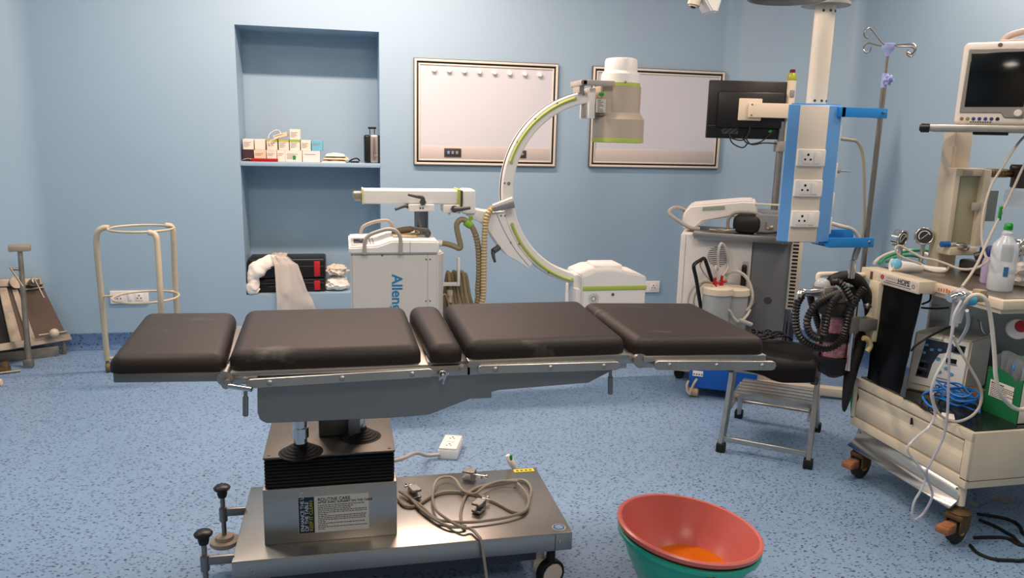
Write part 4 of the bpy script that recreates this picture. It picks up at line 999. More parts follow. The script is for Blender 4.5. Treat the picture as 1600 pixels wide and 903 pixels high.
# ---------------------------------------------------------------- table attachments leaning in the left corner
def pc(x, y, off): return x
t = thing('leg_board', 'brown padded board with steel slats and rails leaning in the left corner', 'table attachment', (-1.85, 4.95, 0), None)
BRv, BLv = Vector((-1.6934, 5.0866, 0.1007)), Vector((-2.0348, 4.7452, 0.1238))
TRv, TLv = Vector((-1.8293, 5.1307, 0.4425)), Vector((-2.0617, 4.8983, 0.4723))
zb_ = BRv.z
nrm = (BRv - BLv).cross(TLv - BLv).normalized()
if nrm.y > 0: nrm = -nrm
def onb(u, v, d=0): return (BLv.lerp(BRv, u)).lerp(TLv.lerp(TRv, u), v) + nrm * d
def slab(w, u0, u1, v0, v1, d0, d1, uu0=None, uu1=None):
    uu0 = u0 if uu0 is None else uu0; uu1 = u1 if uu1 is None else uu1
    tt = bmesh.new(); A = [tt.verts.new(onb(*q, d0)) for q in ((u0, v0), (u1, v0), (uu1, v1), (uu0, v1))]; B = [tt.verts.new(onb(*q, d1)) for q in ((u0, v0), (u1, v0), (uu1, v1), (uu0, v1))]
    tt.faces.new(A); tt.faces.new(B[::-1])
    for i in range(4): tt.faces.new((A[i], B[i], B[(i + 1) % 4], A[(i + 1) % 4]))
    bmesh.ops.recalc_face_normals(tt, faces=tt.faces); bmesh.ops.bevel(tt, geom=list(tt.edges), offset=.003, segments=1, affect='EDGES'); w._in(tt)
OLDST = mat('old_steel', '#a0978a', .42, .9, var=.2, vscale=12, stain='#5e4b38', sscale=10, samt=.5)
w = MB(); slab(w, .34, 1.0, .0, 1.0, -.02, .0); w.build('board', mat('brown_board', '#5a4a40', .6, var=.15, vscale=5), t)
w = MB(); slab(w, 0, .36, .02, .98, -.02, -.004); w.build('board', BLACK_RUB, t)
for a_, b_ in ((.26, .4), (.46, .56)):
    w = MB(); slab(w, a_ + .06, b_ + .06, 0, .98, 0, .008, a_, b_); w.build('slat', OLDST, t)
w = MB(); slab(w, 0, 1.02, -.06, .06, .0, .022); w.build('bottom_rail', OLDST, t)
w = MB(); slab(w, 0, 1.0, .95, 1.08, .0, .02); tr_ = w.build('top_rail', OLDST, t)
for u_ in (.14, .53):
    w = MB(); c = onb(u_, 1.0, .03); w.lathe([(.016, 0), (.036, 0), (.036, .02), (.016, .02)], onb(u_, 1.0, .018), nrm, 28); w.lathe([(.016, 0), (.036, 0)], onb(u_, 1.0, .018), nrm, 28, closed=False); w.build('clamp_ring', OLDST, tr_)
    w = MB(); w.lathe([(0, .006), (.017, .006), (.017, 0)], onb(u_, 1.0, .02), nrm, 20); w.build('ring_bore', BLACK_RUB, tr_)
w = MB(); a = onb(.8, 1.0, .02); w.cyl(a, a + nrm * .05, .018, n=18); w.cyl(a + nrm * .045 + Vector((0, 0, .01)), Vector((-1.765, 4.975, 0.374)), .0055); w.box(a + Vector((.0, -.03, -.02)), a + Vector((.05, .0, .02)), .004); w.build('clamp_handle', OLDST, tr_)
w = MB(); a = onb(.58, .88, .012); w.cyl(a, onb(.98, .9, .012), .006); w.build('cross_rod', OLDST, t)
w = MB(); a = Vector((-1.7971, 4.9229, 0.1595)); b = Vector((-1.6815, 5.0385, 0.1497)); w.cyl(a, b, .007); w.build('slide_rod', OLDST, t)
w = MB(); c = a.lerp(b, .52); w.ball(c + nrm * .012, .027, n=20); w.build('ball_knob', mat('ivory_knob', '#c9bda6', .4), t)
w = MB(); a = BRv + Vector((-.02, -.02, -.01)); w.box((a.x - .012, a.y - .012, 0), (a.x + .012, a.y + .012, a.z + .01), .002); a = BLv.lerp(BRv, .15); w.box((a.x - .012, a.y - .012, 0), (a.x + .012, a.y + .012, a.z), .002); w.build('foot_strut', OLDST, t)
# plank on the floor in front of it
p0, p1 = Vector((-1.99, 4.925, 0.0)), Vector((-1.729, 5.026, 0.0))
d = (p1 - p0).normalized(); n2 = Vector((d.y, -d.x, 0))
w = MB(Matrix.Translation(p0) @ Matrix(((d.x, -d.y, 0), (d.y, d.x, 0), (0, 0, 1))).to_4x4()); w.box((-.08, 0, 0), ((p1 - p0).length, .025, .062), .004)
tag(w.build('support_bar', OLDST), 'flat steel bar standing on edge on the floor under the leaning board', 'bar')
# T post
t = thing('support_post', 'slim steel post with a T-shaped top standing before the leaning board', 'post', (-1.814, 4.785, 0.0))
f_, h_ = Vector((-1.817, 4.798, 0.0)), Vector((-1.826, 4.86, 0.682))
w = MB(); w.cyl(f_ + Vector((0, 0, .0)), f_.lerp(h_, .22), .02, .017, n=18); w.cyl(f_.lerp(h_, .2), h_, .0155, .013, n=18); w.box(f_ + Vector((-.024, -.02, 0)), f_ + Vector((.024, .02, .05)), .004); w.build('tube', OLDST, t)
w = MB(fr(h_, .3)); w.box((-.055, -.03, -.004), (.055, .03, .03), .004); w.build('head_block', mat('worn_block', '#a79b88', .5, .5), t)
c = f_.lerp(h_, .84); w = MB(); w.cyl(c, c + Vector((-.05, -.01, .004)), .008); w.cyl(c + Vector((-.05, -.02, .015)), c + Vector((.01, -.03, -.095)), .0055); w.build('crank', OLDST, t)
# clamp and roller on the floor at the frame edge
c = Vector((-1.907, 4.711, -0.0))
t = thing('table_clamp', 'small brass coloured table clamp lying on the floor at the left edge', 'clamp', c)
w = MB(); w.box(c + Vector((-.05, -.02, 0)), c + Vector((.02, .03, .035)), .005); w.cyl(c + Vector((.0, .0, .035)), c + Vector((.0, .0, .06)), .022, n=16); w.box(c + Vector((-.09, 0, .05)), c + Vector((-.07, .02, .11)), .004); w.build('body', mat('brassy', '#9a7850', .35, .9), t)
w = MB(); w.cyl(c + Vector((-.06, -.05, .008)), c + Vector((.075, .0, .008)), .007); w.build('screw_bar', OLDST, t)
c = Vector((-1.84, 4.461, 0.0))
w = MB(); w.cyl(c + Vector((-.06, .0, .02)), c + Vector((.01, .0, .02)), .02, n=20, bev=.003); tag(w.build('white_roller', CREAM_CL), 'short white roller lying on the floor at the left edge of the picture', 'roller')


# ---------------------------------------------------------------- monitor cart (turned towards the table)
CM = fr((1.87, 4.047, 0), -.5)
def cw(u, v, z): return CM @ Vector((u, v, z))
mc = thing('monitor_cart', 'white and grey wheeled monitor cart with steel tray and black monitor in the right corner', 'cart', cw(.3, .2, 0))
CARTW = mat('cart_white', '#dcd9d6', .4); CARTG = mat('cart_grey', '#7e8083', .45, .2)
UW, UG = 0.3944, 0.5972
w = MB(CM); w.box((0, 0, .1), (UW, .42, .87), .006); cb = w.build('white_cabinet', CARTW, mc)
w = MB(CM); w.box((UW + .002, .012, .1), (UG, .42, 1.0), .004); gp = w.build('grey_panel', CARTG, mc)
w = MB(CM); w.box((.028, -.001, .12), (.03, .002, .86)); w.build('seam', GREY_PL, cb)
q = (0.5018, 0.5226); w = MB(CM); w.lathe([(0, .002), (.02, .002), (.022, 0)], (q[0], .012, q[1]), (0, -1, 0), 24); w.build('round_badge', DARK_GREY, gp)
q = (0.2124, 0.7534); w = MB(CM); R_ = .058
for k in range(11):
    z = -R_ + (k + .5) * 2 * R_ / 11; hw = math.sqrt(R_ * R_ - z * z); w.box((q[0] - hw, -.0012, q[1] + z - .002), (q[0] + hw, .003, q[1] + z + .002))
w.build('speaker_grille', HOLE, cb)
q0, q1 = (0.3499, 0.48), (0.3829, 0.736)
w = MB(CM); w.box((q0[0], -.004, q0[1]), (q1[0], .004, q1[1]), .002); pk = w.build('plug_recess', mat('recess_grey', '#b3aca4', .5), cb)
q0, q1 = (0.346, 0.5944), (0.3739, 0.7208)
w = MB(CM); w.box((q0[0], -.045, q0[1]), (q1[0], -.002, q1[1]), .01, 3)
for k in range(4): w.box((q0[0] - .002, -.047, q0[1] + .02 + k * .018), (q1[0] + .002, -.03, q0[1] + .027 + k * .018), .002)
w.build('plug', BLACK_PL, pk)
A_ = [(0.3608, 0.6047), (0.3465, 0.5688), (0.3458, 0.5341), (0.3727, 0.4997), (0.4073, 0.497), (0.4277, 0.5052)]
w = MB(CM); w.tube([(p[0], -.03 - .02 * (k % 3) * .5, p[1]) for k, p in enumerate(A_[:-1])] + [(A_[-1][0], -.004, A_[-1][1])], .0105, n=10); w.build('plug_cord', mat('grey_cord', '#6d675f', .5), pk)
# side vent and rods at the right edge
q0, q1 = (0.6004, 0.4834), (0.6301, 0.8562)
w = MB(CM); w.box((UG + .002, .0, q0[1]), (UG + .06, .03, q1[1] + .03), .002); vs = w.build('vent_strip', CREAM_CL, mc)
w = MB(CM); n_ = 19
for k in range(n_):
    z = q0[1] + .012 + k * (q1[1] - q0[1] + .01) / n_; w.box((UG + .01, -.0012, z), (UG + .04, .003, z + .011))
w.build('vent_slots', HOLE, vs)
w = MB(CM)
for f in (.008, .026): w.cyl((UG + f, .02, .08), (UG + f, .02, q0[1] + .01), .006, n=10)
w.build('side_rod', STEEL_DULL, mc)
w = MB(CM); w.box((UG + .002, .05, .1), (UG + .06, .4, .4), .004); w.build('side_box', mat('dark_blue_box', '#1f2c40', .5), mc)
# base with foot bar and castors
w = MB(CM); w.box((-.0, .0, .06), (UG + .02, .42, .1), .006); w.box((.33, -.03, .012), (1.0, .03, .062), .008); w.build('base_frame', CREAM_CL, mc)
for u_, v_ in ((.04, .06), (.04, .36), (.56, .36)):
    c = cw(u_, v_, .03); castor_at(c.x, c.y, .03, BLACK_RUB, mc, (.4, 1, 0))
c = cw(.97, -.0, .03); castor_at(c.x, c.y, .025, BLACK_RUB, mc, (.4, 1, 0))
# console housing, tray, handle
con = [(-.0, .87), (.0, .93), (.012, .962), (.05, .985), (.36, 1.03), (.41, 1.035), (.425, 1.02), (.425, .93), (.3, .925), (.12, .9), (.06, .87)]
cz_ = list([((0.0017, 0.8837), (-0.0081, 0.9474), (0.002, 0.9892), (0.0326, 1.0244), (0.3204, 1.064), (0.3834, 1.0651), (0.4022, 1.0497), (0.4088, 0.9696), (0.257, 0.9689), (0.1154, 0.9352), (0.0641, 0.8873))][0])
w = MB(CM); w.prism([(p[0], p[1]) for p in cz_], 'XZ', .1, .42, .01, 3); ch = w.build('console_housing', CARTW, mc)
k0_, k1_ = (0.1049, 1.0216), (0.2279, 1.0386)
w = MB(CM @ Matrix.Rotation(0, 4, 'X')); w.prism([(k0_[0], k0_[1] - .022), (k1_[0], k1_[1] - .026), (k1_[0], k1_[1] - .004), (k0_[0], k0_[1] - .002)], 'XZ', .097, .104, .001, 1); w.build('key_strip', mat('key_green', '#8f9a8c', .5), ch)
t0, t1 = (0.0683, 0.9114), (0.4822, 0.9247)
w = MB(CM); w.box((t0[0], -.06, .868), (UG - .0, .3, .89), .004); tr = w.build('steel_tray', STEEL, mc)
w = MB(CM); w.box((t0[0] + .006, -.062, .855), (UG, -.058, .892), .001); w.build('tray_lip', STEEL, tr)
H_ = [(0.0648, 0.9112), (0.0217, 0.9267), (-0.0554, 0.9729)]
w = MB(CM); w.tube([(H_[0][0] + .04, -.05, H_[0][1]), (H_[0][0], -.055, H_[0][1]), (H_[1][0], -.05, H_[1][1]), (H_[2][0], -.04, H_[2][1]), (H_[2][0] - .02, .0, H_[2][1] + .02), (H_[2][0], .1, H_[2][1] + .035), (-.01, .2, H_[2][1] + .02), (.02, .22, .94)], .0105, n=12); hd = w.build('push_handle', HANDLE_BEIGE, mc)
# post, lamp and monitor
MP = Vector((2.505, 4.15, 1.255))
w = MB(); w.cyl((MP.x, MP.y, .9), (MP.x, MP.y, 1.514), .02, n=18); post = w.build('monitor_post', STEEL_DULL, mc)
zz_ = 1.37; w = MB(); w.box((MP.x - .026, MP.y - .03, zz_ - .03), (MP.x + .026, MP.y + .03, zz_ + .03), .004); w.build('post_clamp', GREY_PL, post)
L0, L1, L2, L3 = (2.541, 4.15, 1.624), (2.533, 4.15, 1.746), (2.53, 4.15, 1.789), (2.53, 4.15, 1.808)
w = MB(); w.cyl((L0[0], 4.15, zz_ + .03), (L0[0], 4.15, L1[2]), .027, n=24); lm = w.build('lamp_column', CREAM_CL, mc)
w = MB(); w.lathe([(.027, L1[2]), (.029, L1[2] + .004), (.024, L2[2] - .01), (.018, L2[2]), (0, L2[2])], (L0[0], 4.15, 0), n=24); w.build('lime_dome', mat('lime_lens', '#b6c23f', .2, trans=.3), lm)
w = MB(); w.cyl((L0[0], 4.15, L2[2] - .002), (L0[0], 4.15, L3[2]), .016, n=20, bev=.003); w.build('red_lens', mat('dark_red_lens', '#5d1a1f', .25), lm)
p = (2.512, 4.12, 1.672); w = MB(); w.box((L0[0] - .018, 4.118, p[2] - .02), (L0[0] + .008, 4.13, p[2] + .02), .003); w.build('key_switch', GREY_PL, lm)
MA = -.2; MM = fr((2.305 + .012, 4.2, 1.574), MA)
MW, MH = .245, .164
w = MB(MM); w.box((-MW, -.012, -MH), (MW, .018, MH), .006); w.box((-MW + .05, -.03, -MH + .06), (MW - .05, .0, MH - .06), .012); mo = w.build('monitor', BLACK_PL, mc)
w = MB(MM); w.box((-MW + .012, .017, -MH + .015), (MW - .012, .0195, MH - .012)); w.build('screen', SCREEN, mo)
w = MB(MM); w.box((-MW + .005, -.0135, -MH + .07), (MW - .005, -.011, -MH + .073)); w.build('seam', DARK_GREY, mo)
w = MB(MM)
for r in range(5):
    for c in range(12):
        if (r * 7 + c * 5) % 4: w.box((-MW + .09 + c * .008, -.0128, -MH + .028 + r * .007), (-MW + .095 + c * .008, -.0118, -MH + .031 + r * .007))
w.build('small_print', mat('grey_small_print', '#77787a', .6), mo, 0)
w = MB(MM); w.ball((MW - .115, -.0125, -MH + .045), .012, (1.1, .15, .7)); w.build('green_sticker', GREEN_PL, mo)
w = MB(MM); w.box((-.075, -.04, -.06), (.06, -.028, .065), .006); vp = w.build('mount_plate', CREAM_CL, mo)
w = MB(MM); w.box((-.02, -.06, -.042), (.27, -.04, .04), .003); ab = w.build('mount_arm', CREAM_CL, mo)
for x_ in (-.005, .22):
    for z_ in (-.03, .03):
        w = MB(MM); w.lathe([(0, .003), (.004, .002), (.005, 0)], (x_, -.06, z_), (0, -1, 0), 10); w.build('bolt', DARK_GREY, ab)
w = MB(MM); w.cyl((.255, -.075, -.058), (.255, -.03, -.058), .014, n=16); w.build('blue_knob', BLUE_PL, ab)
w = MB(MM)
for pts in (((.0, -.02, -.05), (.0, -.03, -.12), (-.03, -.03, -.17), (-.09, -.02, -.165), (-.115, -.012, -.14)), ((-.02, -.015, -.15), (.02, -.02, -.195), (.1, -.02, -.185), (.2, -.02, -.19), (.25, -.01, -.2)), ((.15, -.013, -.11), (.1, -.02, -.16), (.06, -.02, -.185), (.0, -.02, -.19), (-.04, -.013, -.15)), ((-.115, -.015, -.14), (-.09, -.02, -.19), (-.03, -.02, -.215), (.0, -.02, -.19))):
    w.tube(pts, .004, n=8)
w.build('monitor_cable', BLACK_RUB, mo)
# headset on the tray
hx = (0.3477, 0.9397); hc = cw(0.3545, .05, .891)
t = thing('head_lamp', 'black head lamp with a grey strap lying on the steel tray of the monitor cart', 'head lamp', hc)
HM = fr(hc, -.5)
w = MB(HM); w.box((-.075, -.06, 0), (.075, .05, .105), .04, 4); w.build('lamp_body', BLACK_RUB, t)
w = MB(HM); w.tube([(-.1, -.02, .01), (-.1, -.02, .075), (-.06, -.02, .112), (.04, -.02, .114), (.09, -.02, .085), (.1, -.02, .02)], .012, n=10, rfun=lambda f: .009); w.build('strap', mat('grey_strap', '#8d867c', .6), t)
w = MB(HM); w.cyl((.06, -.02, .03), (.13, -.03, .035), .013); w.cyl((.1, -.03, .03), (.1, -.03, .07), .01); w.ball((.13, -.03, .04), .016); w.build('hinge', mat('beige_metal', '#9a8d78', .35, .6), t)
w = MB(HM); w.tube([(.05, -.05, .01), (.12, -.06, .012), (.17, -.05, .02), (.2, .0, .01)], .006, n=8); w.build('lead', BLACK_RUB, t)
w = MB(HM); w.tube([(-.06, -.04, .02), (-.1, -.05, .015), (-.15, -.04, .01), (-.2, -.03, .012)], .006, n=8); w.box((-.16, -.05, 0), (-.11, -.03, .02), .003); w.build('clip', mat('beige_metal', '#9a8d78'), t)
# paper slip with a yellow tag on the console
c = cw(.42, .2, 0); zt = 1.0508
w = MB(CM); w.box((.39, .1, zt - .004), (.52, .13, zt + .004), .001); w.box((.52, .1, zt - .008), (.56, .135, zt + .008), .003); tag(w.build('tube_end', mat('pale_tube', '#cfd0b4', .5)), 'pale tube end with yellow tip sticking out right of the cart console', 'tube')

# ---------------------------------------------------------------- suction machine
SV = -.27
SM = fr(cw(0, SV, 0), -.5)
def sx(u, v, z): return SM @ Vector((u, v, z))
s0 = 0.1122
su = thing('suction_machine', 'blue suction machine with a clear jar and black bail handle before the monitor cart', 'suction machine', sx(s0 + .15, .1, 0))
w = MB(SM); w.box((s0, 0, .055), (s0 + .36, .22, .33), .008); bx = w.build('body', mat('royal_blue', '#0f5cb8', .35), su)
q0, q1 = (0.1321, 0.124), (0.1876, 0.1633)
w = MB(SM); w.box((q0[0], -.004, q0[1]), (q1[0], .002, q0[1] + .03), .001); sp = w.build('socket_strip', WHITE_PL, bx)
w = MB(SM)
for k in range(4): w.lathe([(0, .0006), (.004, .0006), (.004, 0)], (q0[0] + .008 + k * (q1[0] - q0[0] - .014) / 3, -.004, q0[1] + .012), (0, -1, 0), 10)
w.build('socket_holes', HOLE, sp)
w = MB(SM); w.box((s0 + .02, .02, .335), (s0 + .34, .2, .345), .003); w.build('top_plate', STEEL_DULL, su)
BEIGE_C = mat('beige_castor', '#b39f7e', .5)
for u_, v_ in ((.03, .02), (.03, .19), (.33, .02), (.33, .19)):
    w = MB(SM); w.lathe([(0, -.026), (.022, -.026), (.028, -.02), (.028, .02), (.022, .026), (0, .026)], (s0 + u_, v_, .028), (1, 0, 0), 24); w.build('castor', BEIGE_C, su)
def jar(px, py, v, nm):
    q = (0.2276, 0.5873)
    c = sx(px, v, 0); zt = py
    w = MB(); w.lathe([(0, .346), (.07, .346), (.075, .352), (.078, zt - .03), (.078, zt)], (c.x, c.y, 0), n=40, closed=False); w.lathe([(.075, zt), (.072, .36), (0, .355)], (c.x, c.y, 0), n=40, closed=False); j = w.build('jar', mat('jar_plastic', '#cfd3d4', .15, alpha=.45), su)
    w = MB(); w.lathe([(0, zt + .03), (.07, zt + .03), (.082, zt + .024), (.084, zt + .0), (.084, zt - .008), (.076, zt - .008), (0, zt - .004)], (c.x, c.y, 0), n=40); l = w.build('jar_lid', CREAM_CL, j)
    return c, l
jz = 0.5876
c1, lid1 = jar(0.2282, jz, .08, 1)
c2, lid2 = jar(0.2865 + .03, jz - .01, .155, 2)
for dx, dy in ((-.02, .0), (.035, .03)):
    w = MB(); p = Vector((c1.x + dx, c1.y + dy, jz + .028)); w.cyl(p, p + Vector((0, 0, .03)), .012, n=14); w.cyl(p + Vector((0, 0, .028)), p + Vector((0, 0, .055)), .008, n=14); w.cyl(p + Vector((0, 0, .02)), p + Vector((.03, 0, .024)), .008, n=10); w.build('red_fitting', RED_PL, lid1)
CLEAR_T = mat('milky_tube', '#d8d5cc', .25, trans=.3)
p = Vector((c1.x - .02, c1.y, jz + .08)); q = Vector((c1.x + .035, c1.y + .03, jz + .08))
w = MB(); w.tube([p, p + Vector((-.002, 0, .06)), (2.015, 3.86, 0.699), (2.011, 3.86, 0.789), (2.028, 3.87, 0.837), (2.057, 3.88, 0.821), (2.081, 3.88, 0.767), (2.087, 3.88, 0.702), q], .008, n=10); w.build('tube', CLEAR_T, su)
w = MB(); w.tube([(2.068, 3.86, 0.662), (2.082, 3.83, 0.685), (2.103, 3.8, 0.694), (2.141, 3.78, 0.672), (2.165, 3.76, 0.626), (2.173, 3.74, 0.565), (2.164, 3.74, 0.511), (2.14, 3.74, 0.487), (2.104, 3.74, 0.499), (2.059, 3.74, 0.528), (1.998, 3.74, 0.579), (1.937, 3.76, 0.626)], .009, n=10); w.build('tube', CLEAR_T, su)
w = MB(); w.tube([(1.934, 3.73, 0.48), (1.949, 3.72, 0.5), (1.989, 3.71, 0.506), (2.028, 3.71, 0.493), (2.054, 3.71, 0.457), (2.085, 3.7, 0.433), (2.135, 3.72, 0.459), (2.166, 3.74, 0.49)], .008, n=10); w.cyl((2.078, 3.69, 0.447), (2.153, 3.69, 0.419), .012, n=14); w.build('tube', CLEAR_T, su)
w = MB(); w.tube([(1.995, 3.86, 0.613), (1.953, 3.84, 0.632), (1.91, 3.83, 0.631), (1.858, 3.82, 0.601), (1.836, 3.82, 0.544), (1.837, 3.82, 0.487), (1.86, 3.86, .36)], .0055, n=8)
w.tube([(1.98, 3.88, 0.638), (1.942, 3.88, 0.678), (1.92, 3.88, 0.718), (1.929, 3.88, 0.74)], .0045, n=8)
w.tube([(1.987, 3.86, 0.62), (1.931, 3.84, 0.625), (1.89, 3.83, 0.592), (1.872, 3.83, 0.527), (1.885, 3.83, 0.462), (1.9, 3.87, .36)], .005, n=8); w.build('cable', mat('beige_cable', '#b3a78f', .5), su)
w = MB(); w.tube([(1.922, 3.82, 0.47), (1.91, 3.82, 0.5), (1.873, 3.82, 0.651), (1.853, 3.82, 0.715), (1.864, 3.83, 0.735), (1.911, 3.86, 0.75), (1.94, 3.88, 0.754), (1.967, 3.9, 0.722), (2.021, 3.92, 0.615), (2.061, 3.93, 0.531)], .0105, n=10, sub=3); w.build('bail_handle', BLACK_PL, su)
w = MB(); w.tube([(1.871, 3.72, 0.113), (1.855, 3.715, 0.093), (1.839, 3.715, 0.057), (1.83, 3.715, 0.028)], .0065, n=8); w.tube([(1.837, 3.75, 0.094), (1.823, 3.74, 0.072), (1.824, 3.73, 0.042), (1.836, 3.72, 0.023)], .006, n=8); w.build('mains_cord', mat('beige_cable', '#b3a78f'), su)

# ---------------------------------------------------------------- ceiling pendant
PM = fr((1.95, 3.0, 0), -.14)
pz0, pz1 = .968, 1.556
pe = thing('ceiling_pendant', 'blue and white ceiling pendant column with three switched sockets on its front', 'pendant', PM @ Vector((.01, .12, pz0)))
w = MB(PM); w.prism([(-.056, .004), (.072, .004), (.143, .03), (.15, .045), (.14, .15), (.02, .15), (-.098, .025)], 'XY', pz0, pz1, .003, 1); hs = w.build('blue_housing', BLUE_PT, pe, 20)
w = MB(PM); w.box((-.054, -.002, pz0 + .002), (.071, .02, pz1 - .004), .002); fpn = w.build('white_front', mat('warm_white', '#ded5c8', .42), pe)
for z0, z1 in ((1.298, 1.371), (1.165, 1.244), (1.034, 1.11)):
    zc, zh = (z0 + z1) / 2, .037
    w = MB(PM); w.box((-.055, -.016, zc - zh), (.07, -.001, zc + zh), .006, 3); so = w.build('socket_plate', WHITE_PL, fpn)
    w = MB(PM); w.box((-.034, -.0185, zc - .026), (.014, -.015, zc + .026), .0015); si = w.build('socket_insert', WHITE_PL, so)
    w = MB(PM); outlet(w, (-.01, -.0185, zc), (1, 0, 0), (0, 0, 1), (0, -1, 0), .0055); w.build('socket_holes', HOLE, so)
    w = MB(PM); w.box((.018, -.021, zc - .025), (.045, -.015, zc + .025), .003); w.build('switch', WHITE_PL, so)
w = MB(PM); w.prism([(-.05, .02), (.07, .02), (.14, .045), (.13, .14), (.025, .14), (-.08, .035)], 'XY', pz1, pz1 + .006); w.build('top_plate', BLUE_PT, pe)
for x_, y_ in ((-.06, .03), (.12, .04)):
    w = MB(PM); w.cyl((x_, y_, pz0 - .014), (x_, y_, pz0 + .002), .005); w.build('bolt', STEEL_DULL, pe)
for z_ in (1.40, 1.24, 1.11, 1.0):
    w = MB(PM); w.box((.142, .05, z_), (.162, .13, z_ + .075), .004); w.build('side_socket', WHITE_PL, pe)
cX = 2.013
COLP = (cX, 3.08)
ztop = 1.975
w = MB(); w.cyl((COLP[0], COLP[1], pz1), (COLP[0], COLP[1], ztop), .042, n=32); cl_ = w.build('column', mat('cream_column', '#e4d9c9', .35), pe)
for zb2 in (pz1 + .02, ztop - .03):
    for a in (-2.3, -1.6, -.9):
        w = MB(); d = Vector((math.cos(a), math.sin(a), 0)); w.lathe([(0, .004), (.0045, .003), (.006, 0)], Vector((COLP[0], COLP[1], zb2)) + d * .042, d, 10); w.build('bolt', DARK_GREY, cl_)
w = MB(); w.lathe([(.042, ztop - .006), (.1, ztop - .006), (.1, ztop + .006), (.06, ztop + .02), (0, ztop + .02)], (COLP[0], COLP[1], 0), n=40); w.build('flange', mat('grey_flange', '#a5a29d', .4, .3), pe)
w = MB(); w.box((COLP[0] - .02, COLP[1] - .05, ztop + .018), (COLP[0] + .14, COLP[1] + .05, ztop + .09), .01); w.cyl((COLP[0] + .06, COLP[1], ztop + .08), (COLP[0] + .06, COLP[1], ZC), .06, n=28); w.build('ceiling_arm', WHITE_PT, pe)
# brackets to the drip pole
PX, PY_ = 2.279, 3.0
BRK = MATS['blue_bracket']
b1a, b1b = (2.098, 2.98, 1.55), (2.297, 2.98, 1.509)
w = MB(); w.box((b1a[0] - .02, 2.985, b1b[2]), (PX + .022, 2.998 - .012 + .004, b1a[2]), .002); w.box((PX - .02, 2.988, b1b[2]), (PX + .022, 3.02, b1b[2] + .012), .002); w.box((b1a[0] - .03, 2.985, b1b[2]), (b1a[0], 3.1, b1a[2]), .002); k = w.build('pole_bracket', BRK, pe)
w = MB(); w.box((PX - .008, 2.972, b1b[2] + .02), (PX + .008, 2.987, b1a[2] - .015), .002); w.build('clamp_screw', STEEL_DULL, k)
b2a, b2b = (2.078, 2.97, 0.993), (2.288, 2.97, 0.947)
w = MB(); w.box((b2a[0] - .0, 2.975, b2b[2]), (PX + .022, 2.987, b2a[2] - .003), .002); w.box((b2a[0], 2.975, b2b[2] - .0), (PX + .02, 3.11, b2b[2] + .004), .0015); w.box((b2a[0] + .03, 3.09, b2b[2]), (PX + .0, 3.1, b2a[2] + .02), .002); k = w.build('pole_bracket', BRK, pe)
w = MB(); w.lathe([(0, .004), (.006, .003), (.008, 0)], (PX, 2.975, (b2b[2] + b2a[2]) / 2), (0, -1, 0), 14); w.build('clamp_screw', STEEL_DULL, k)
# hoses and probe on the side sockets
TUBE_G = mat('grey_green_tube', '#a2a08f', .4)
w = MB(); w.tube([PM @ Vector((.155, .09, 1.42)), (2.184, 3.05, 1.413), (2.213, 3.05, 1.408), (2.24, 3.05, 1.375), (2.259, 3.05, 1.314), (2.279, 3.05, 1.187), (2.296, 3.05, 1.014), (2.27, 3.06, .9), (2.28, 3.08, .75)], .0075, n=10); w.build('gas_hose', TUBE_G, pe)
w = MB(); a = PM @ Vector((.158, .09, 1.278)); w.cyl(a, a + Vector((.035, 0, 0)), .011, n=14); w.cyl(a + Vector((.03, 0, .0)), a + Vector((.09, 0, -.002)), .005, r2=.003, n=10); w.build('gas_probe', CHROME, pe)
w = MB(); w.tube([PM @ Vector((.155, .09, 1.05)), (2.179, 3.04, 1.033), (2.219, 3.04, 1.024), (2.251, 3.04, 1.004), (2.28, 3.04, 0.957), (2.27, 3.05, .88)], .009, n=10); w.build('gas_hose', mat('white_hose', '#cfcabd', .4), pe)
# drip pole clamped to the pendant
POLE = mat('pole_steel', '#a39a8e', .28, 1)
zh, zk = 1.802, 1.667
iv = thing('drip_stand_pole', 'stainless drip pole with four curled hooks and pale blue knobs, clamped beside the pendant', 'drip pole', (PX, PY_, .78))
w = MB(); w.cyl((PX, PY_, .78), (PX, PY_, zk - .02), .0115, n=20); w.build('lower_tube', POLE, iv)
w = MB(); w.cyl((PX, PY_, zk - .02), (PX, PY_, zh), .0062, n=16); w.build('upper_rod', POLE, iv)
LAV = mat('pale_blue_plastic', '#a9b4e6', .4)
w = MB(); w.cyl((PX, PY_, zk - .03), (PX, PY_, zk + .03), .0135, n=20); w.lathe([(0, .036), (.012, .036), (.013, .02), (.013, 0)], (PX - .004, PY_ - .008, zk), (0, -1, 0), 20)
for k in range(6):
    a = 2 * PI * k / 6; w.ball((PX - .004 + .016 * math.cos(a), PY_ - .03, zk + .016 * math.sin(a)), .008, n=10)
kn_ = w.build('lock_knob', LAV, iv)
w = MB(); w.ball((PX - .004, PY_ - .042, zk), .0115, (1, .5, 1)); w.build('knob_cap', mat('blue_cap', '#6677b8', .4), kn_)
w = MB(); w.lathe([(.01, zh - .035), (.013, zh - .02), (.022, zh - .008), (.028, zh + .002), (.028, zh + .016), (.02, zh + .018), (0, zh + .018)], (PX, PY_, 0), n=28); w.build('hub', LAV, iv)
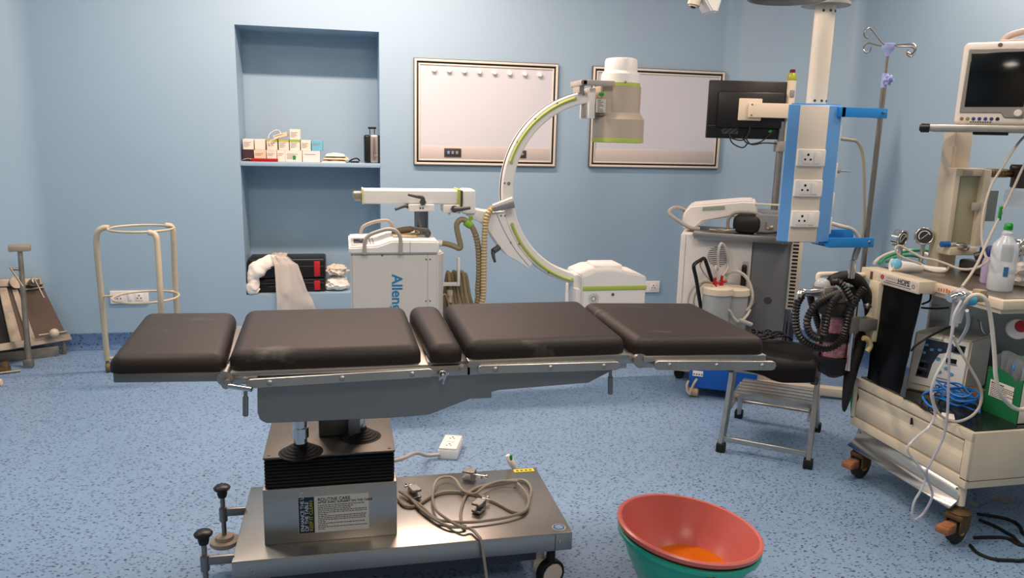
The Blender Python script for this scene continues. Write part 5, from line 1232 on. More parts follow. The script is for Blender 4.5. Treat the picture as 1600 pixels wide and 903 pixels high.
def hook(ang, rise):
    d = Vector((math.cos(ang), math.sin(ang), 0)); c = Vector((PX, PY_, zh + .008)); L = .098
    e = c + d * L + Vector((0, 0, rise))
    pts = [c + d * .02, c + d * .05 + Vector((0, 0, rise * .35)), e]
    up = Vector((0, 0, 1)); r = .021
    cc = e + up * -r * (.2 if rise > .03 else 1) 
    s = [e]
    if rise > .03:
        o = e + d * .012 + up * -.012
        pts += [e + d * .016 + up * .006, e + d * .034 + up * -.004, e + d * .036 + up * -.024, e + d * .018 + up * -.034, e + d * .004 + up * -.024]
    else:
        pts += [e + d * .018 + up * -.006, e + d * .024 + up * -.024, e + d * .01 + up * -.04, e + d * -.008 + up * -.034, e + d * -.012 + up * -.02]
    w = MB(); w.tube(pts, .0034, n=8); w.build('hook', POLE, iv)
hook(PI + .1, .06); hook(-.1, .0); hook(PI / 2 + .3, .02); hook(-PI / 2 + .35, .0)

# ---------------------------------------------------------------- step stool
SF = fr((1.666, 3.026, 0), math.atan2(-.61, .79))
ss = thing('step_stool', 'two-step aluminium stool with black rubber feet beside the leg end of the table', 'step stool', SF @ Vector((.19, .25, 0)))
ST = .40
def leg_(a, b, rb=True):
    a, b = Vector(a), Vector(b)
    w = MB(SF); d = (b - a).normalized(); t = bmesh.new()
    for p in (a, b): pass
    t.free(); w.prism([(-.013, -.011), (.013, -.011), (.013, .011), (-.013, .011)], 'XY', 0, (b - a).length, .003, 1)
    return w
def bar(w, a, b, sx_, sy_):
    a, b = Vector(a), Vector(b); d = b - a; Mq = SF.to_3x3()
    M_ = SF @ Matrix.Translation(a) @ d.to_track_quat('Z', 'Y').to_matrix().to_4x4()
    t = bmesh.new(); bmesh.ops.create_cube(t, size=1)
    for v in t.verts: v.co = Vector((v.co.x * sx_, v.co.y * sy_, (v.co.z + .5) * d.length))
    bmesh.ops.bevel(t, geom=list(t.edges), offset=.0025, segments=1, affect='EDGES'); t.transform(M_)
    me = bpy.data.meshes.new('x'); t.to_mesh(me); t.free(); w.bm.from_mesh(me); bpy.data.meshes.remove(me)
for x_ in (.0, .376):
    for a, b in (((x_, .0, .02), (x_ + (.02 if x_ == 0 else -.0), .06, ST)), ((x_, .49, .02), (x_ + (.015 if x_ == 0 else -.015), .40, .21))):
        w = MB(); bar(w, a, b, .022, .034); lg = w.build('leg', ALU, ss)
        w = MB(SF); w.box((a[0] - .02, a[1] - .02, 0), (a[0] + .02, a[1] + .02, .042), .005); w.build('rubber_foot', BLACK_RUB, lg)
w = MB(); bar(w, (.0, .005, .062), (.376, .005, .062), .012, .024); w.build('cross_bar', ALU, ss)
w = MB(); bar(w, (.005, .475, .1), (.371, .475, .1), .03, .012); w.build('cross_bar', ALU, ss)
for x_ in (.012, .364):
    w = MB(); bar(w, (x_, .05, .2), (x_, .42, .2), .03, .014); w.build('side_bar', ALU, ss)
w = MB(SF)
for k in range(5): w.box((.018, .17 + k * .05, .215), (.358, .208 + k * .05, .24), .004)
w.box((.018, .17, .212), (.358, .42, .22)); w.build('lower_step', ALU, ss)
w = MB(SF)
for k in range(5): w.box((.018, -.0 + k * .048, ST - .01), (.36, .044 + k * .048, ST + .012), .003)
w.box((.018, -.0, ST - .014), (.36, .236, ST - .004)); w.build('upper_step', ALU, ss)
for x_ in (-.004, .35):
    w = MB(SF); w.box((x_, -.012, ST - .02), (x_ + .032, .245, ST + .016), .008, 3); w.build('end_cap', DARK_GREY, ss)

# black cushion and strap on the stool
bc = SF @ Vector((.2, .1, ST + .016))
w = MB(SF)
def cush(u, v):
    x = .0 + .37 * u; y = -.09 + .36 * v
    z = ST + .1 + .045 * math.exp(-((v - .42) / .12) ** 2) * (.6 + .4 * u) - .01 * v
    if v < .22:
        f = (v / .22); z = ST - .0 + .012 * math.sin(u * 7) + .1 * f ** .6; y = -.055 - .0 * f + .03 * (f ** 2)
    return Vector((x + .01 * noise.noise((u * 3, v * 3, 1)), y, z + .01 * noise.noise((u * 4, v * 4, 5))))
w.sheet(cush, 26, 30, .02)
w.box((.03, .0, ST + .014), (.34, .24, ST + .095), .02, 3)
tag(w.build('black_cushion', mat('black_leatherette', '#191615', .42)), 'black leatherette cushion with a drooping front edge lying on the step stool', 'cushion')
w = MB(SF); rr = random.Random(11)
for k in range(5):
    c = Vector((.06 + .035 * k, .12 + .02 * (k % 2), ST + .145)); r = .03 + .008 * (k % 3)
    w.tube([c + Vector((r * 1.3 * math.cos(a), r * math.sin(a), .012 * math.sin(a * 2 + k))) for a in [2 * PI * i / 8 for i in range(8)]], .0045, n=8, closed=True, sub=4)
tag(w.build('black_strap', BLACK_RUB), 'tangled thin black strap loops lying on top of the black cushion', 'strap')
w = MB(SF); w.box((.345, .245, ST + .016), (.385, .285, ST + .13), .008); tag(w.build('orange_cloth', mat('orange_cloth', '#c8751d', .6)), 'small orange cloth tucked between the black cushion and the hoses', 'cloth')

# ---------------------------------------------------------------- ceiling lamps cut by the upper edge
lc = Vector((1.538, 2.72, 1.889)); LR = .135
t = thing('operating_lamp', 'dark rimmed operating lamp head seen from below at the upper edge', 'lamp', (lc.x, 2.72 - LR, lc.z))
w = MB(); w.lathe([(0, 0), (LR - .012, 0), (LR, .008), (LR, .03), (LR - .03, .06), (.05, .075), (0, .075)], (lc.x, 2.72 - LR, lc.z), n=48); w.build('lamp_head', mat('lamp_dark', '#3a3a3c', .35), t)
w = MB(); w.ring((lc.x, 2.72 - LR, lc.z + .006), LR, .005); w.build('rim', mat('lamp_rim', '#8d8a86', .35, .6), t)
w = MB(); w.tube([(lc.x, 2.72 - LR, lc.z + .07), (lc.x, 2.72 - LR, lc.z + .16), (lc.x + .05, 2.72 - LR, lc.z + .25), (lc.x + .25, 2.72 - LR, lc.z + .32), (lc.x + .3, 2.72 - LR, ZC)], .02, n=14); w.build('arm', WHITE_PT, t)
fc = Vector((1.443, 3.0, 1.898)); f2 = Vector((1.372, 3.0, 1.916))
t = thing('camera_arm', 'white jointed camera arm hanging into view at the top, left of the lamp head', 'camera arm', fc)
w = MB(); q = list([((1.397, 1.949), (1.437, 1.896), (1.462, 1.895), (1.477, 1.954), (1.479, 1.998), (1.386, 1.992))][0]); w.prism(q, 'XZ', 2.96, 3.05, .006); w.build('wedge_housing', WHITE_PT, t)
w = MB(); w.cyl(f2, f2 + Vector((.02, .0, .09)), .026, n=24, bev=.006); w.cyl(f2 + Vector((.02, 0, .07)), f2 + Vector((.08, 0, .1)), .02); cbod = w.build('camera_body', CREAM_CL, t)
w = MB(); d = Vector((-.02, 0, -.09)).normalized(); w.lathe([(0, .004), (.008, .004), (.011, 0)], f2 + Vector((0, 0, 0)), d, 20); w.build('lens', SCREEN, cbod)
w = MB(); w.cyl((fc.x + .0, 3.0, fc.z + .08), (fc.x + .02, 3.0, ZC), .025, n=18); w.build('drop_tube', WHITE_PT, t)


# ---------------------------------------------------------------- anaesthesia trolley
am = thing('anaesthesia_trolley', 'cream anaesthesia machine trolley on rusty castors at the right edge of the picture', 'anaesthesia machine', (2.45, 2.45, 0))
AX0, AX1, AYF, AYB = 2.1, 3.02, 2.1, 2.735
SSB = mat('stained_steel', '#9d968c', .36, 1, var=.12, vscale=5, rvar=.1)
w = MB(); w.box((AX0 + .012, AYF, .222), (AX1, AYB, .43), .004)
w.box((AX0, AYF, .222), (AX0 + .014, AYB, .26), .003); w.box((AX0, AYF, .395), (AX0 + .014, AYB, .43), .003); w.box((AX0, AYF, .25), (AX0 + .014, AYF + .03, .4), .003); w.box((AX0, AYB - .02, .25), (AX0 + .014, AYB, .4), .003)
cab_ = w.build('cabinet', CREAM_PT, am)
w = MB(); w.prism([(AX0 + .013, .388), (AX0 + .003, .388), (AX0 + .003, .378), (AX0 + .011, .345), (AX0 + .004, .325), (AX0 + .004, .268), (AX0 + .013, .266)], 'XZ', AYF + .034, AYB - .024, .0015, 1); dr = w.build('drawer', CREAM_PT, am)
w = MB(); w.box((AX0 - .002, 2.385, .352), (AX0 + .012, 2.39, .378)); w.build('drawer_slit', HOLE, dr)
w = MB(); w.box((AX0 + .02, AYF + .012, .43), (AX1 - .012, AYB - .012, .434)); w.build('shelf_mat', mat('dark_mat', '#161d1b', .18), am)
w = MB(); w.box((AX0 + .006, AYF - .001, .25), (AX1 - .01, AYF + .002, .252)); w.build('front_seam', BROWN, cab_)
# kick plate
w = MB(); w.prism([(AX0 + .03, .224), (AX0 + .026, .224), (AX0 + .008, .165), (AX0 - .022, .138), (AX0 - .02, .134), (AX0 + .012, .160)], 'XZ', AYF + .03, AYB - .03, .0008, 1); kp = w.build('kick_plate', mat('polished_kick', '#b9b7b2', .2, 1, var=.1, vscale=8), am)
for y in (AYF + .05, AYB - .05):
    w = MB(); w.lathe([(0, .003), (.005, .002), (.006, 0)], (AX0 + .02, y, .2), (-1, 0, .3), 12); w.build('screw', STEEL_DULL, kp)
TYRE = mat('dirty_tyre', '#2a2520', .7, var=.3, vscale=25); FORK = mat('rusty_fork', '#66502f', .6, .3, var=.3, vscale=22, stain='#4a3322', sscale=18, samt=.7, slo=.45, shi=.7)
def dirty_castor(x, y, ang):
    M = fr((x, y, 0), ang)
    w = MB(M); w.lathe([(0, -.02), (.036, -.02), (.05, -.014), (.052, 0), (.05, .014), (.036, .02), (0, .02)], (0, 0, .052), (0, 1, 0), 32); c = w.build('castor', TYRE, am)
    w = MB(M); w.lathe([(0, .024), (.016, .024), (.02, .018)], (0, 0, .052), (0, -1, 0), 20); w.build('hub_cap', mat('orange_hub', '#c7852c', .5), c)
    w = MB(M); w.box((-.035, -.03, .05), (.03, -.022, .115), .006); w.box((-.035, .022, .05), (.03, .03, .115), .006); w.box((-.04, -.032, .095), (.035, .032, .118), .008); w.lathe([(.035, 0), (.04, .006), (.03, .014), (.014, .018)], (0, 0, .115), n=24); w.cyl((0, 0, .11), (0, 0, .15), .012); w.build('fork', FORK, c)
    w = MB(M); w.cyl((0, 0, .145), (0, 0, .225), .014, n=16); w.build('stem', CREAM_CL, c)
    w = MB(M); w.box((-.09, -.02, .055), (-.04, .02, .09), .006); w.box((-.105, -.024, .06), (-.075, .024, .085), .005); w.build('brake_pedal', mat('faded_orange', '#96603f', .65, var=.2, vscale=30), c)
dirty_castor(2.128, 2.135, .35); dirty_castor(2.135, 2.68, .35); dirty_castor(2.75, 2.14, .2); dirty_castor(2.75, 2.69, .2)
# uprights, back panel, worktop
w = MB(); w.box((2.43, 2.735, .43), (3.02, 2.75, .86), .002); w.build('back_panel', SSB, am)
w = MB(); w.box((2.11, 2.668, .60), (2.14, 2.728, .85), .004); w.build('left_bracket', CREAM_PT, am)
w = MB(); w.box((2.19, 2.145, .852), (3.02, 2.84, .885), .004); w.box((2.2, 2.16, .835), (3.0, 2.8, .853), .003); wt = w.build('worktop', CREAM_PT, am)
w = MB(); w.box((2.215, 2.17, .884), (3.0, 2.82, .8875), .001); w.build('worktop_sheet', SSB, wt)
w = MB(); r_ = random.Random(4)
for k, y in enumerate((2.436, 2.424, 2.412, 2.396, 2.384, 2.368)): w.box((2.1885, y, .862), (2.1902, y + r_.uniform(.004, .008), .862 + r_.uniform(.010, .016)))
w.build('orange_marks', mat('orange_paint', '#cf5f2c', .6), wt, 0)
w = MB(); w.box((2.12, 2.462, .843), (2.2, 2.80, .892), .004); hb = w.build('front_housing', CREAM_PT, am)
hx = 2.1195
w = MB(); w.box((hx - .0008, 2.468, .849), (hx + .001, 2.685, .885)); np_ = w.build('name_plate', mat('plate_grey', '#bcb7b0', .4), hb)
MYf = lambda y, z: facing((hx - .001, y, z), (0, -1, 0), (0, 0, 1))
lettering('maker_lettering', 'HOPE', .026, MYf(2.575, .874), INK, np_, bold=.0005)
w = MB(); r_ = random.Random(9)
for k in range(7): w.box((hx - .0012, 2.57 + k * .0105, .872), (hx, 2.577 + k * .0105, .880))
w.build('pale_lettering', mat('pale_print', '#9c9892', .6), np_, 0)
w = MB()
for k, (a, b) in enumerate(((2.51, 2.64), (2.50, 2.65))):
    y = a
    while y < b: ww = r_.uniform(.003, .008); w.box((hx - .0012, y, .862 - k * .008), (hx, y + ww, .8655 - k * .008)); y += ww + .002
w.build('small_print', INK, np_, 0)
w = MB(); w.lathe([(.005, .001), (.0085, .001), (.0085, 0), (.005, 0)], (hx - .0006, 2.488, .868), (-1, 0, 0), 24, closed=False); w.build('round_emblem', mat('emblem_grey', '#77746f', .5), np_)
w = MB(); w.lathe([(.0045, .001), (.0095, .001), (.0095, 0), (.0045, 0)], (hx - .0006, 2.665, .874), (-1, 0, 0), 24, closed=False); w.box((hx - .0014, 2.655, .8725), (hx, 2.675, .8755)); w.build('red_emblem', mat('emblem_red', '#a3222a', .5), np_)
w = MB(); w.box((hx - .0008, 2.725, .852), (hx, 2.74, .884)); w.build('red_tag', mat('red_tag', '#5d3236', .6), hb)
# black cloth
w = MB()
def cl(u, v):
    y = (2.70 - .01 * v) + ((2.45 + .035 * v) - (2.70 - .01 * v)) * u; z = .848 - .412 * v
    return Vector((2.13 + .004 * math.sin(u * 9 + v) + .006 * noise.noise((u * 3, v * 4, 2)) - .01 * v, y, z))
w.sheet(cl, 24, 30, .006); tag(w.build('black_sheet', mat('black_sheet', '#101316', .35)), 'black plastic sheet hanging from the cream worktop edge down to the trolley shelf', 'sheet')
# column, flowmeter and vaporiser rail
UY = 2.75
w = MB(); w.box((2.452, 2.752, .885), (2.535, 2.82, 1.47), .004); w.box((2.445, 2.75, .885), (2.462, 2.79, 1.40), .003); up_ = w.build('column', CREAM_PT, am)
f0, f1 = (2.416, 2.7, 1.31), (2.566, 2.7, 0.957)
fz1, fz0 = f0[2], f1[2]
g0, g1, g2, g3 = (2.456, 2.7, 1.267), (2.557, 2.7, 1.041), (2.55, 2.69, 1.31), (2.544, 2.69, 0.994)
w = MB(); w.box((g0[0] - .026, 2.7, fz0 + .03), (g0[0] - .002, 2.75, fz1), .003); w.box((g0[0] - .027, 2.698, fz1 - .03), (g1[0] + .01, 2.751, fz1 + .001), .003); w.box((g0[0] - .01, 2.74, fz0 + .03), (g1[0] + .01, 2.752, fz1)); w.box((g0[0] - .03, 2.67, fz0), (g1[0] + .0, 2.75, fz0 + .034), .005); w.build('flowmeter_frame', CREAM_PT, up_)
w = MB(); w.box((g1[0] + .0, 2.69, g3[2]), (g1[0] + .036, 2.75, fz1 - .002), .003); w.build('flowmeter_post', CREAM_PT, up_)
w = MB(); w.box((g0[0] - .004, 2.712, fz0 + .04), (g1[0] + .001, 2.738, fz1 - .03), .002); fg = w.build('flowmeter_glass', mat('cloudy_glass', '#b8b294', .15, alpha=.75), up_)
w = MB()
for k in range(3): w.cyl((g0[0] + .012 + k * .016, 2.725, fz0 + .045), (g0[0] + .012 + k * .016, 2.725, fz1 - .035), .005, n=10)
for k in range(12): w.box((g0[0] + .002, 2.7105, fz0 + .07 + k * .014), (g0[0] + .008, 2.712, fz0 + .0715 + k * .014))
w.build('flow_tubes', mat('tube_tint', '#8d8a74', .3), fg)
w = MB(); w.box((g0[0] + .005, 2.694, fz1 - .028), (g0[0] + .05, 2.7, fz1 - .004), .001); w.build('scale_plate', mat('scale_plate', '#a9a394', .5), up_)
w = MB(); w.cyl((g0[0] - .065, 2.685, fz0 + .045), (g0[0] - .025, 2.685, fz0 + .045), .0125, n=18, bev=.003); w.build('blue_knob', mat('deep_blue_knob', '#2260a8', .4), up_)
w = MB(); w.cyl((g0[0] - .03, 2.685, fz0 + .045), (g0[0] + .05, 2.685, fz0 + .045), .009); w.cyl((g0[0] + .01, 2.68, fz0 + .04), (g0[0] + .01, 2.64, fz0 + .045), .012); w.ball((g0[0] + .035, 2.66, fz0 + .035), .014); w.build('chrome_valve', CHROME, up_)
p0, p1 = (2.575, 2.7, 1.221), (2.659, 2.7, 1.094)
w = MB(); w.box((p0[0], 2.71, p1[2]), (p1[0], 2.716, p0[2]), .001); w.build('steel_plate', SSB, up_)
p0, p1 = (2.518, 2.68, 1.173), (2.56, 2.68, 1.141)
w = MB(); w.box((p0[0], 2.685, p1[2]), (p1[0], 2.692, p0[2]), .001); w.build('label_plate', mat('scale_plate', '#a9a394'), up_)
b0, b1 = (2.556, 2.72, 1.293), (2.736, 2.72, 1.289)
w = MB(); w.cyl((b0[0] - .01, 2.72, b0[2]), (b1[0], 2.72, b0[2]), .0165, n=20)
for k in range(9): w.cyl((b0[0] + .008 + k * .015, 2.72, b0[2]), (b0[0] + .013 + k * .015, 2.72, b0[2]), .0182, n=20)
rl = w.build('brass_rail', mat('dull_brass', '#8f7a54', .3, 1), am)
v0, v1 = (2.702, 2.7, 1.33), (2.79, 2.7, 1.234)
w = MB(); vx = (v0[0] + v1[0]) / 2 + .01; w.cyl((vx, 2.7, v1[2]), (vx, 2.7, v0[2] - .005), .042, n=28, bev=.004); w.cyl((vx, 2.7, v0[2] - .012), (vx, 2.7, v0[2]), .048, n=28); w.cyl((vx - .04, 2.69, v0[2] - .014), (vx - .075, 2.69, v0[2] - .014), .007); w.cyl((vx - .075, 2.69, v0[2] - .024), (vx - .075, 2.69, v0[2] - .004), .004)
vp_ = w.build('vaporiser', mat('vapor_dark', '#4b4845', .35, .6), am)
w = MB(); w.lathe([(.04, v1[2]), (.055, v1[2] - .01), (.058, v1[2] - .05), (.045, v1[2] - .075), (.0, v1[2] - .08)], (vx, 2.7, 0), n=32, closed=False); w.build('glass_bowl', mat('bowl_glass', '#d8dde0', .08, alpha=.3), vp_)
# monitor shelf, turned towards the room
MQ = fr((2.297, 2.6, 0), -.785)
sz = 1.4672
s0_, s1_ = -0.078, .33
w = MB(MQ); w.box((s0_, -.02, sz - .014), (s1_, .19, sz + .012), .003); sh = w.build('monitor_shelf', ALU, am)
w = MB(MQ); w.cyl((-0.113, -.005, sz), (s0_ + .004, -.005, sz), .019, n=20, bev=.005); w.build('black_grip', BLACK_PL, sh)
w = MB(MQ); w.box((0.0691, -.01, sz - .024), (0.1841, .1, sz - .012), .003); w.build('under_bar', BLACK_PL, sh)
# gauges
def gauge(px, d, label_):
    p = Vector(px); d = Vector(d).normalized()
    w = MB(); w.cyl(p - d * .03, p + d * .004, .036, n=32, bev=.004); w.ring(p + d * .004, .034, .004, d); w.cyl(p + Vector((0, 0, -.035)), (p.x, p.y, .88), .009, n=12); w.cyl((p.x, p.y, .885), (p.x, p.y, .905), .016, n=6); g = w.build('gauge', CHROME, am)
    w = MB(); w.lathe([(0, .001), (.031, .001), (.031, 0)], p + d * .004, d, 28); f = w.build('dial', mat('dial_dark', '#35373a', .25), g)
    q = d.to_track_quat('Z', 'Y')
    w = MB(); w.tube([p + d * .0055 + q @ Vector((.022 * math.cos(a), .022 * math.sin(a), 0)) for a in [(.1 + .08 * k) * PI for k in range(15)]], .0022, n=6, sub=2)
    w.cyl(p + d * .006 + q @ Vector((-.012, -.012, 0)), p + d * .006 + q @ Vector((.016, .014, 0)), .0012, n=6); w.build('dial_marks', PALE, f)
gauge((2.297, 2.8, 1.01), (.35, -.9, -.1), 0); gauge((2.405, 2.8, 1.02), (-.45, -.85, .15), 1)
# absorber with hoses on the left side
AB = Vector((1.99, 2.75, 0))
zt_, zb3 = 0.705, 0.522
w = MB(); w.lathe([(0, zb3 - .02), (.07, zb3 - .02), (.075, zb3 - .005), (.075, zb3 + .005), (.06, zb3 + .008)], (AB.x, AB.y, 0), n=32); w.lathe([(.06, zt_), (.075, zt_), (.075, zt_ + .03), (.06, zt_ + .05), (0, zt_ + .055)], (AB.x, AB.y, 0), n=32)
for a in (.4, 1.8, 3.2, 5.2): w.cyl((AB.x + .064 * math.cos(a), AB.y + .064 * math.sin(a), zb3 - .03), (AB.x + .064 * math.cos(a), AB.y + .064 * math.sin(a), zt_ + .04), .006)
zm = (zt_ + zb3) / 2; w.lathe([(.06, zm - .02), (.068, zm - .018), (.068, zm + .018), (.06, zm + .02)], (AB.x, AB.y, 0), n=32); w.lathe([(.07, zb3 - .02), (.055, zb3 - .07), (.02, zb3 - .09), (0, zb3 - .09)], (AB.x + .01, AB.y, 0), n=28)
ab_ = w.build('absorber_body', BLACK_RUB, am)
w = MB(); w.lathe([(0, zb3), (.058, zb3), (.058, zt_), (0, zt_)], (AB.x, AB.y, 0), n=32); w.build('pink_granules', mat('pink_granules', '#a9727c', .7, var=.35, vscale=60, bump=.5, bscale=120, stain='#d8b8b4', sscale=40, samt=.5, slo=.5, shi=.7), ab_)
e0, e1 = Vector((1.88, 2.72, 0.805)), Vector((1.796, 2.72, 0.802))
w = MB(); w.tube([e0 + Vector((.02, 0, 0)), e0, e0.lerp(e1, .6), e1, e1 + Vector((-.01, 0, -.03))], .0165, n=16); w.build('chrome_elbow', CHROME, ab_)
w = MB(); w.box((e0.x - .0, 2.69, e0.z - .03), (e0.x + .062, 2.78, e0.z + .024), .006); w.cyl((AB.x, AB.y, zt_ + .05), (AB.x, AB.y, e0.z), .03, n=24); w.build('valve_block', mat('grey_valve', '#8f8a84', .4, .5), ab_)
w = MB(); w.lathe([(.03, 0), (.032, .006), (.026, .022), (.012, .032), (0, .034)], (e0.x + .015, 2.73, e0.z + .022), n=28); w.build('clear_dome', mat('dome_clear', '#dfe3e4', .08, alpha=.45), ab_)
w = MB(); w.box((AB.x + .03, 2.72, e0.z - .02), (2.12, 2.745, e0.z + .015), .003); w.build('support_arm', BLACK_PL, ab_)
C0, C1 = Vector((2.02, 2.68, 0.774)), Vector((2.035, 2.68, 0.481))
w = MB(); w.cyl((C0.x, 2.68, C0.z), (C0.x, 2.68, C1.z), .0125, n=18, bev=.002); w.cyl((C0.x, 2.68, C1.z), (C0.x, 2.68, C1.z + .06), .0145, n=18); w.cyl((C0.x - .02, 2.7, C0.z + .09), (C0.x - .02, 2.7, C0.z + .16), .014, n=16); rod = w.build('chrome_rod', CHROME, am)
B0, B1 = Vector((2.004, 2.67, 0.699)), Vector((2.104, 2.67, 0.642))
w = MB(); w.box((B0.x - .006, 2.66, B1.z), (B0.x + .032, 2.7, B0.z + .012), .005); w.box((B0.x + .03, 2.665, B1.z + .006), (2.125, 2.72, B0.z), .006); w.build('rod_clamp', mat('grey_valve', '#8f8a84'), rod)
w = MB(); w.tube([(1.893, 2.76, 0.848), (1.894, 2.76, 0.866), (1.908, 2.76, 0.87), (1.992, 2.77, 0.868), (2.108, 2.78, 0.861), (2.15, 2.78, .862)], .0105, n=12); w.build('gas_pipe', CREAM_CL, am)
HB = mat('black_hose', '#1c1818', .42)
def corr(pts, r=.0145): w = MB(); w.tube(pts, r, n=14, sub=10, ridge=(.0125, .17)); w.build('breathing_hose', HB, am, 30)
def Hp(x, y, Y): return None
corr([(1.8, 2.72, 0.791), (1.777, 2.71, 0.762), (1.767, 2.7, 0.717), (1.773, 2.69, 0.658), (1.797, 2.68, 0.617), (1.839, 2.67, 0.592), (1.895, 2.665, 0.583), (1.937, 2.66, 0.597), (1.964, 2.655, 0.635), (1.968, 2.65, 0.689), (1.976, 2.65, 0.742), (2.003, 2.655, 0.787), (2.04, 2.665, 0.829)])
corr([(1.932, 2.67, 0.809), (1.884, 2.66, 0.797), (1.828, 2.65, 0.774), (1.795, 2.645, 0.739), (1.782, 2.64, 0.697), (1.801, 2.64, 0.654), (1.838, 2.64, 0.632), (1.863, 2.64, 0.639)], .0138)
corr([(1.917, 2.64, 0.808), (1.879, 2.63, 0.782), (1.857, 2.62, 0.744), (1.85, 2.615, 0.701), (1.849, 2.62, 0.645)], .0138)
corr([(1.876, 2.78, 0.796), (1.901, 2.8, 0.745), (1.932, 2.81, 0.692), (1.96, 2.82, 0.639), (1.979, 2.82, 0.604)], .0135)
corr([(1.91, 2.69, 0.848), (1.928, 2.68, 0.854), (1.949, 2.67, 0.838), (1.969, 2.66, 0.805), (1.987, 2.66, 0.779)], .0138)
w = MB(); w.tube([(1.941, 2.76, 0.812), (1.946, 2.75, 0.841), (1.972, 2.74, 0.858), (2.018, 2.73, 0.862), (2.055, 2.72, 0.842), (2.09, 2.72, 0.798), (2.112, 2.72, 0.749), (2.126, 2.73, 0.698)], .03, n=16, rfun=lambda f: .015 + .011 * math.sin(f * PI)); w.build('reservoir_neck', BLACK_RUB, am)
w = MB(); w.tube([(2.116, 2.74, 0.621), (2.085, 2.72, 0.558), (2.062, 2.71, 0.493), (2.048, 2.7, 0.427), (2.04, 2.695, 0.364), (2.033, 2.69, 0.321), (2.033, 2.69, 0.296)], .04, n=18, rfun=lambda f: (.02 + .014 * math.sin(min(1, f * 2.4) * PI * .5)) * (1 - f) ** .8 + .004); w.build('reservoir_bag', BLACK_RUB, am)
w = MB(); w.tube([(2.06, 2.66, 0.622), (2.082, 2.66, 0.613), (2.097, 2.66, 0.588), (2.085, 2.66, 0.564)], .011, n=10); w.build('cream_tube', mat('old_cream_tube', '#b9a878', .5), am)
w = MB(); w.tube([(2.14, 2.81, 0.837), (2.12, 2.83, .82), (2.1, 2.82, .7), (2.11, 2.8, .55), (2.12, 2.78, .4), (2.13, 2.76, .25)], .008, n=10); w.build('green_hose', mat('green_hose', '#1d8a56', .45), am)
w = MB(); w.ball((2.06, 2.66, 0.756), .012); w.cyl((2.045, 2.66, 0.759), (2.078, 2.66, 0.753), .006); w.build('tap', STEEL_DULL, am)

# ---------------------------------------------------------------- patient monitor on the shelf
mz0, mz1 = sz + .012, 1.783
mx0, mx1 = .0, .245
pm = thing('patient_monitor', 'white patient monitor with a dark reflective screen on the shelf above the trolley', 'monitor', MQ @ Vector((.12, .07, mz0)))
MON = mat('monitor_white', '#e0d6cc', .38)
w = MB(MQ); w.box((mx0, 0, mz0), (mx1, .15, mz1), .02, 4); cs = w.build('case', MON, pm)
bx0, bx1, bz0, bz1 = mx0 + .016, mx1 - .01, mz0 + .045, mz1 - .028
w = MB(MQ); w.prism([(bx0, bz0), (bx0 + .135, bz0), (bx0 + .147, bz0 - .018), (bx1 - .012, bz0 - .02), (bx1, bz0 - .005), (bx1, bz1), (bx0 + .004, bz1 + .002)], 'XZ', -.0055, .02, .003, 1); bz = w.build('bezel', mat('bezel_grey', '#87827d', .4), pm)
w = MB(MQ); w.box((bx0 + .014, -.008, bz0 + .022), (bx1 - .016, -.004, bz1 - .012), .002); w.build('screen', SCREEN, bz)
w = MB(MQ); w.lathe([(0, .014), (.01, .014), (.0135, .009), (.014, 0)], (bx1 - .03, -.004, bz0 - .001), (0, -1, 0), 28); w.build('dial_knob', MON, pm)
for k, c in enumerate(('#a8643c', '#8a8a4e', '#34427e', '#34427e', '#34427e', '#34427e', '#26262c')):
    w = MB(MQ); w.lathe([(0, .003), (.004, .003), (.0055, .001), (.0065, .001), (.0065, 0)], (mx0 + .026 + k * .0195, 0, mz0 + .023), (0, -1, 0), 18); w.build('connector', mat('connector_' + c[1:], c, .4), pm)
w = MB(MQ)
for k in range(9): w.box((mx0 + .055 + k * .008, -.0005, mz0 + .009), (mx0 + .06 + k * .008, .001, mz0 + .013))
w.build('small_print', INK, pm, 0)
w = MB(MQ); w.lathe([(0, .005), (.006, .005), (.008, 0)], (mx0 + .118, 0, mz1 - .013), (0, -1, 0), 18); w.build('alarm_light', mat('alarm_lens', '#7d5a4a', .3), pm)
w = MB(MQ); hx0 = mx0 + .12; w.tube([(hx0, .07, mz1 - .005), (hx0 + .015, .07, mz1 + .022), (hx0 + .06, .07, mz1 + .038), (mx1 - .01, .07, mz1 + .042), (mx1 + .03, .07, mz1 + .03), (mx1 - .005, .07, mz1 - .03)], .012, n=12); w.box((hx0 - .004, .02, mz1 - .01), (mx1 - .01, .12, mz1 + .008), .006); w.build('carry_handle', mat('handle_pink_grey', '#c9b5ab', .4), pm)
LEAD = mat('monitor_lead', '#b5aca0', .45)
def wire(pts, r, m, nm, label, cat='cable', grp=None): w = MB(); w.tube(pts, r, n=8, sub=7); return tag(w.build(nm, m), label, cat, grp)
wire([(2.516, 2.466, 1.55), (2.545, 2.45, 1.50), (2.545, 2.5, 1.454), (2.486, 2.48, 1.412), (2.422, 2.46, 1.34), (2.357, 2.44, 1.258), (2.321, 2.42, 1.164), (2.307, 2.4, 1.083), (2.302, 2.38, 1.038), (2.3, 2.36, 1.005), (2.284, 2.33, 0.996), (2.253, 2.32, 0.979), (2.233, 2.34, 0.962), (2.216, 2.38, 0.955), (2.194, 2.42, 0.966), (2.171, 2.46, 0.976), (2.148, 2.5, 0.98), (2.115, 2.54, 1.004), (2.095, 2.56, 1.016), (2.077, 2.56, 1.006), (2.087, 2.55, 0.982), (2.112, 2.53, 0.968), (2.152, 2.5, 0.953)], .0045, LEAD, 'sensor_lead', 'beige lead running from the monitor down to the white probe on the worktop')
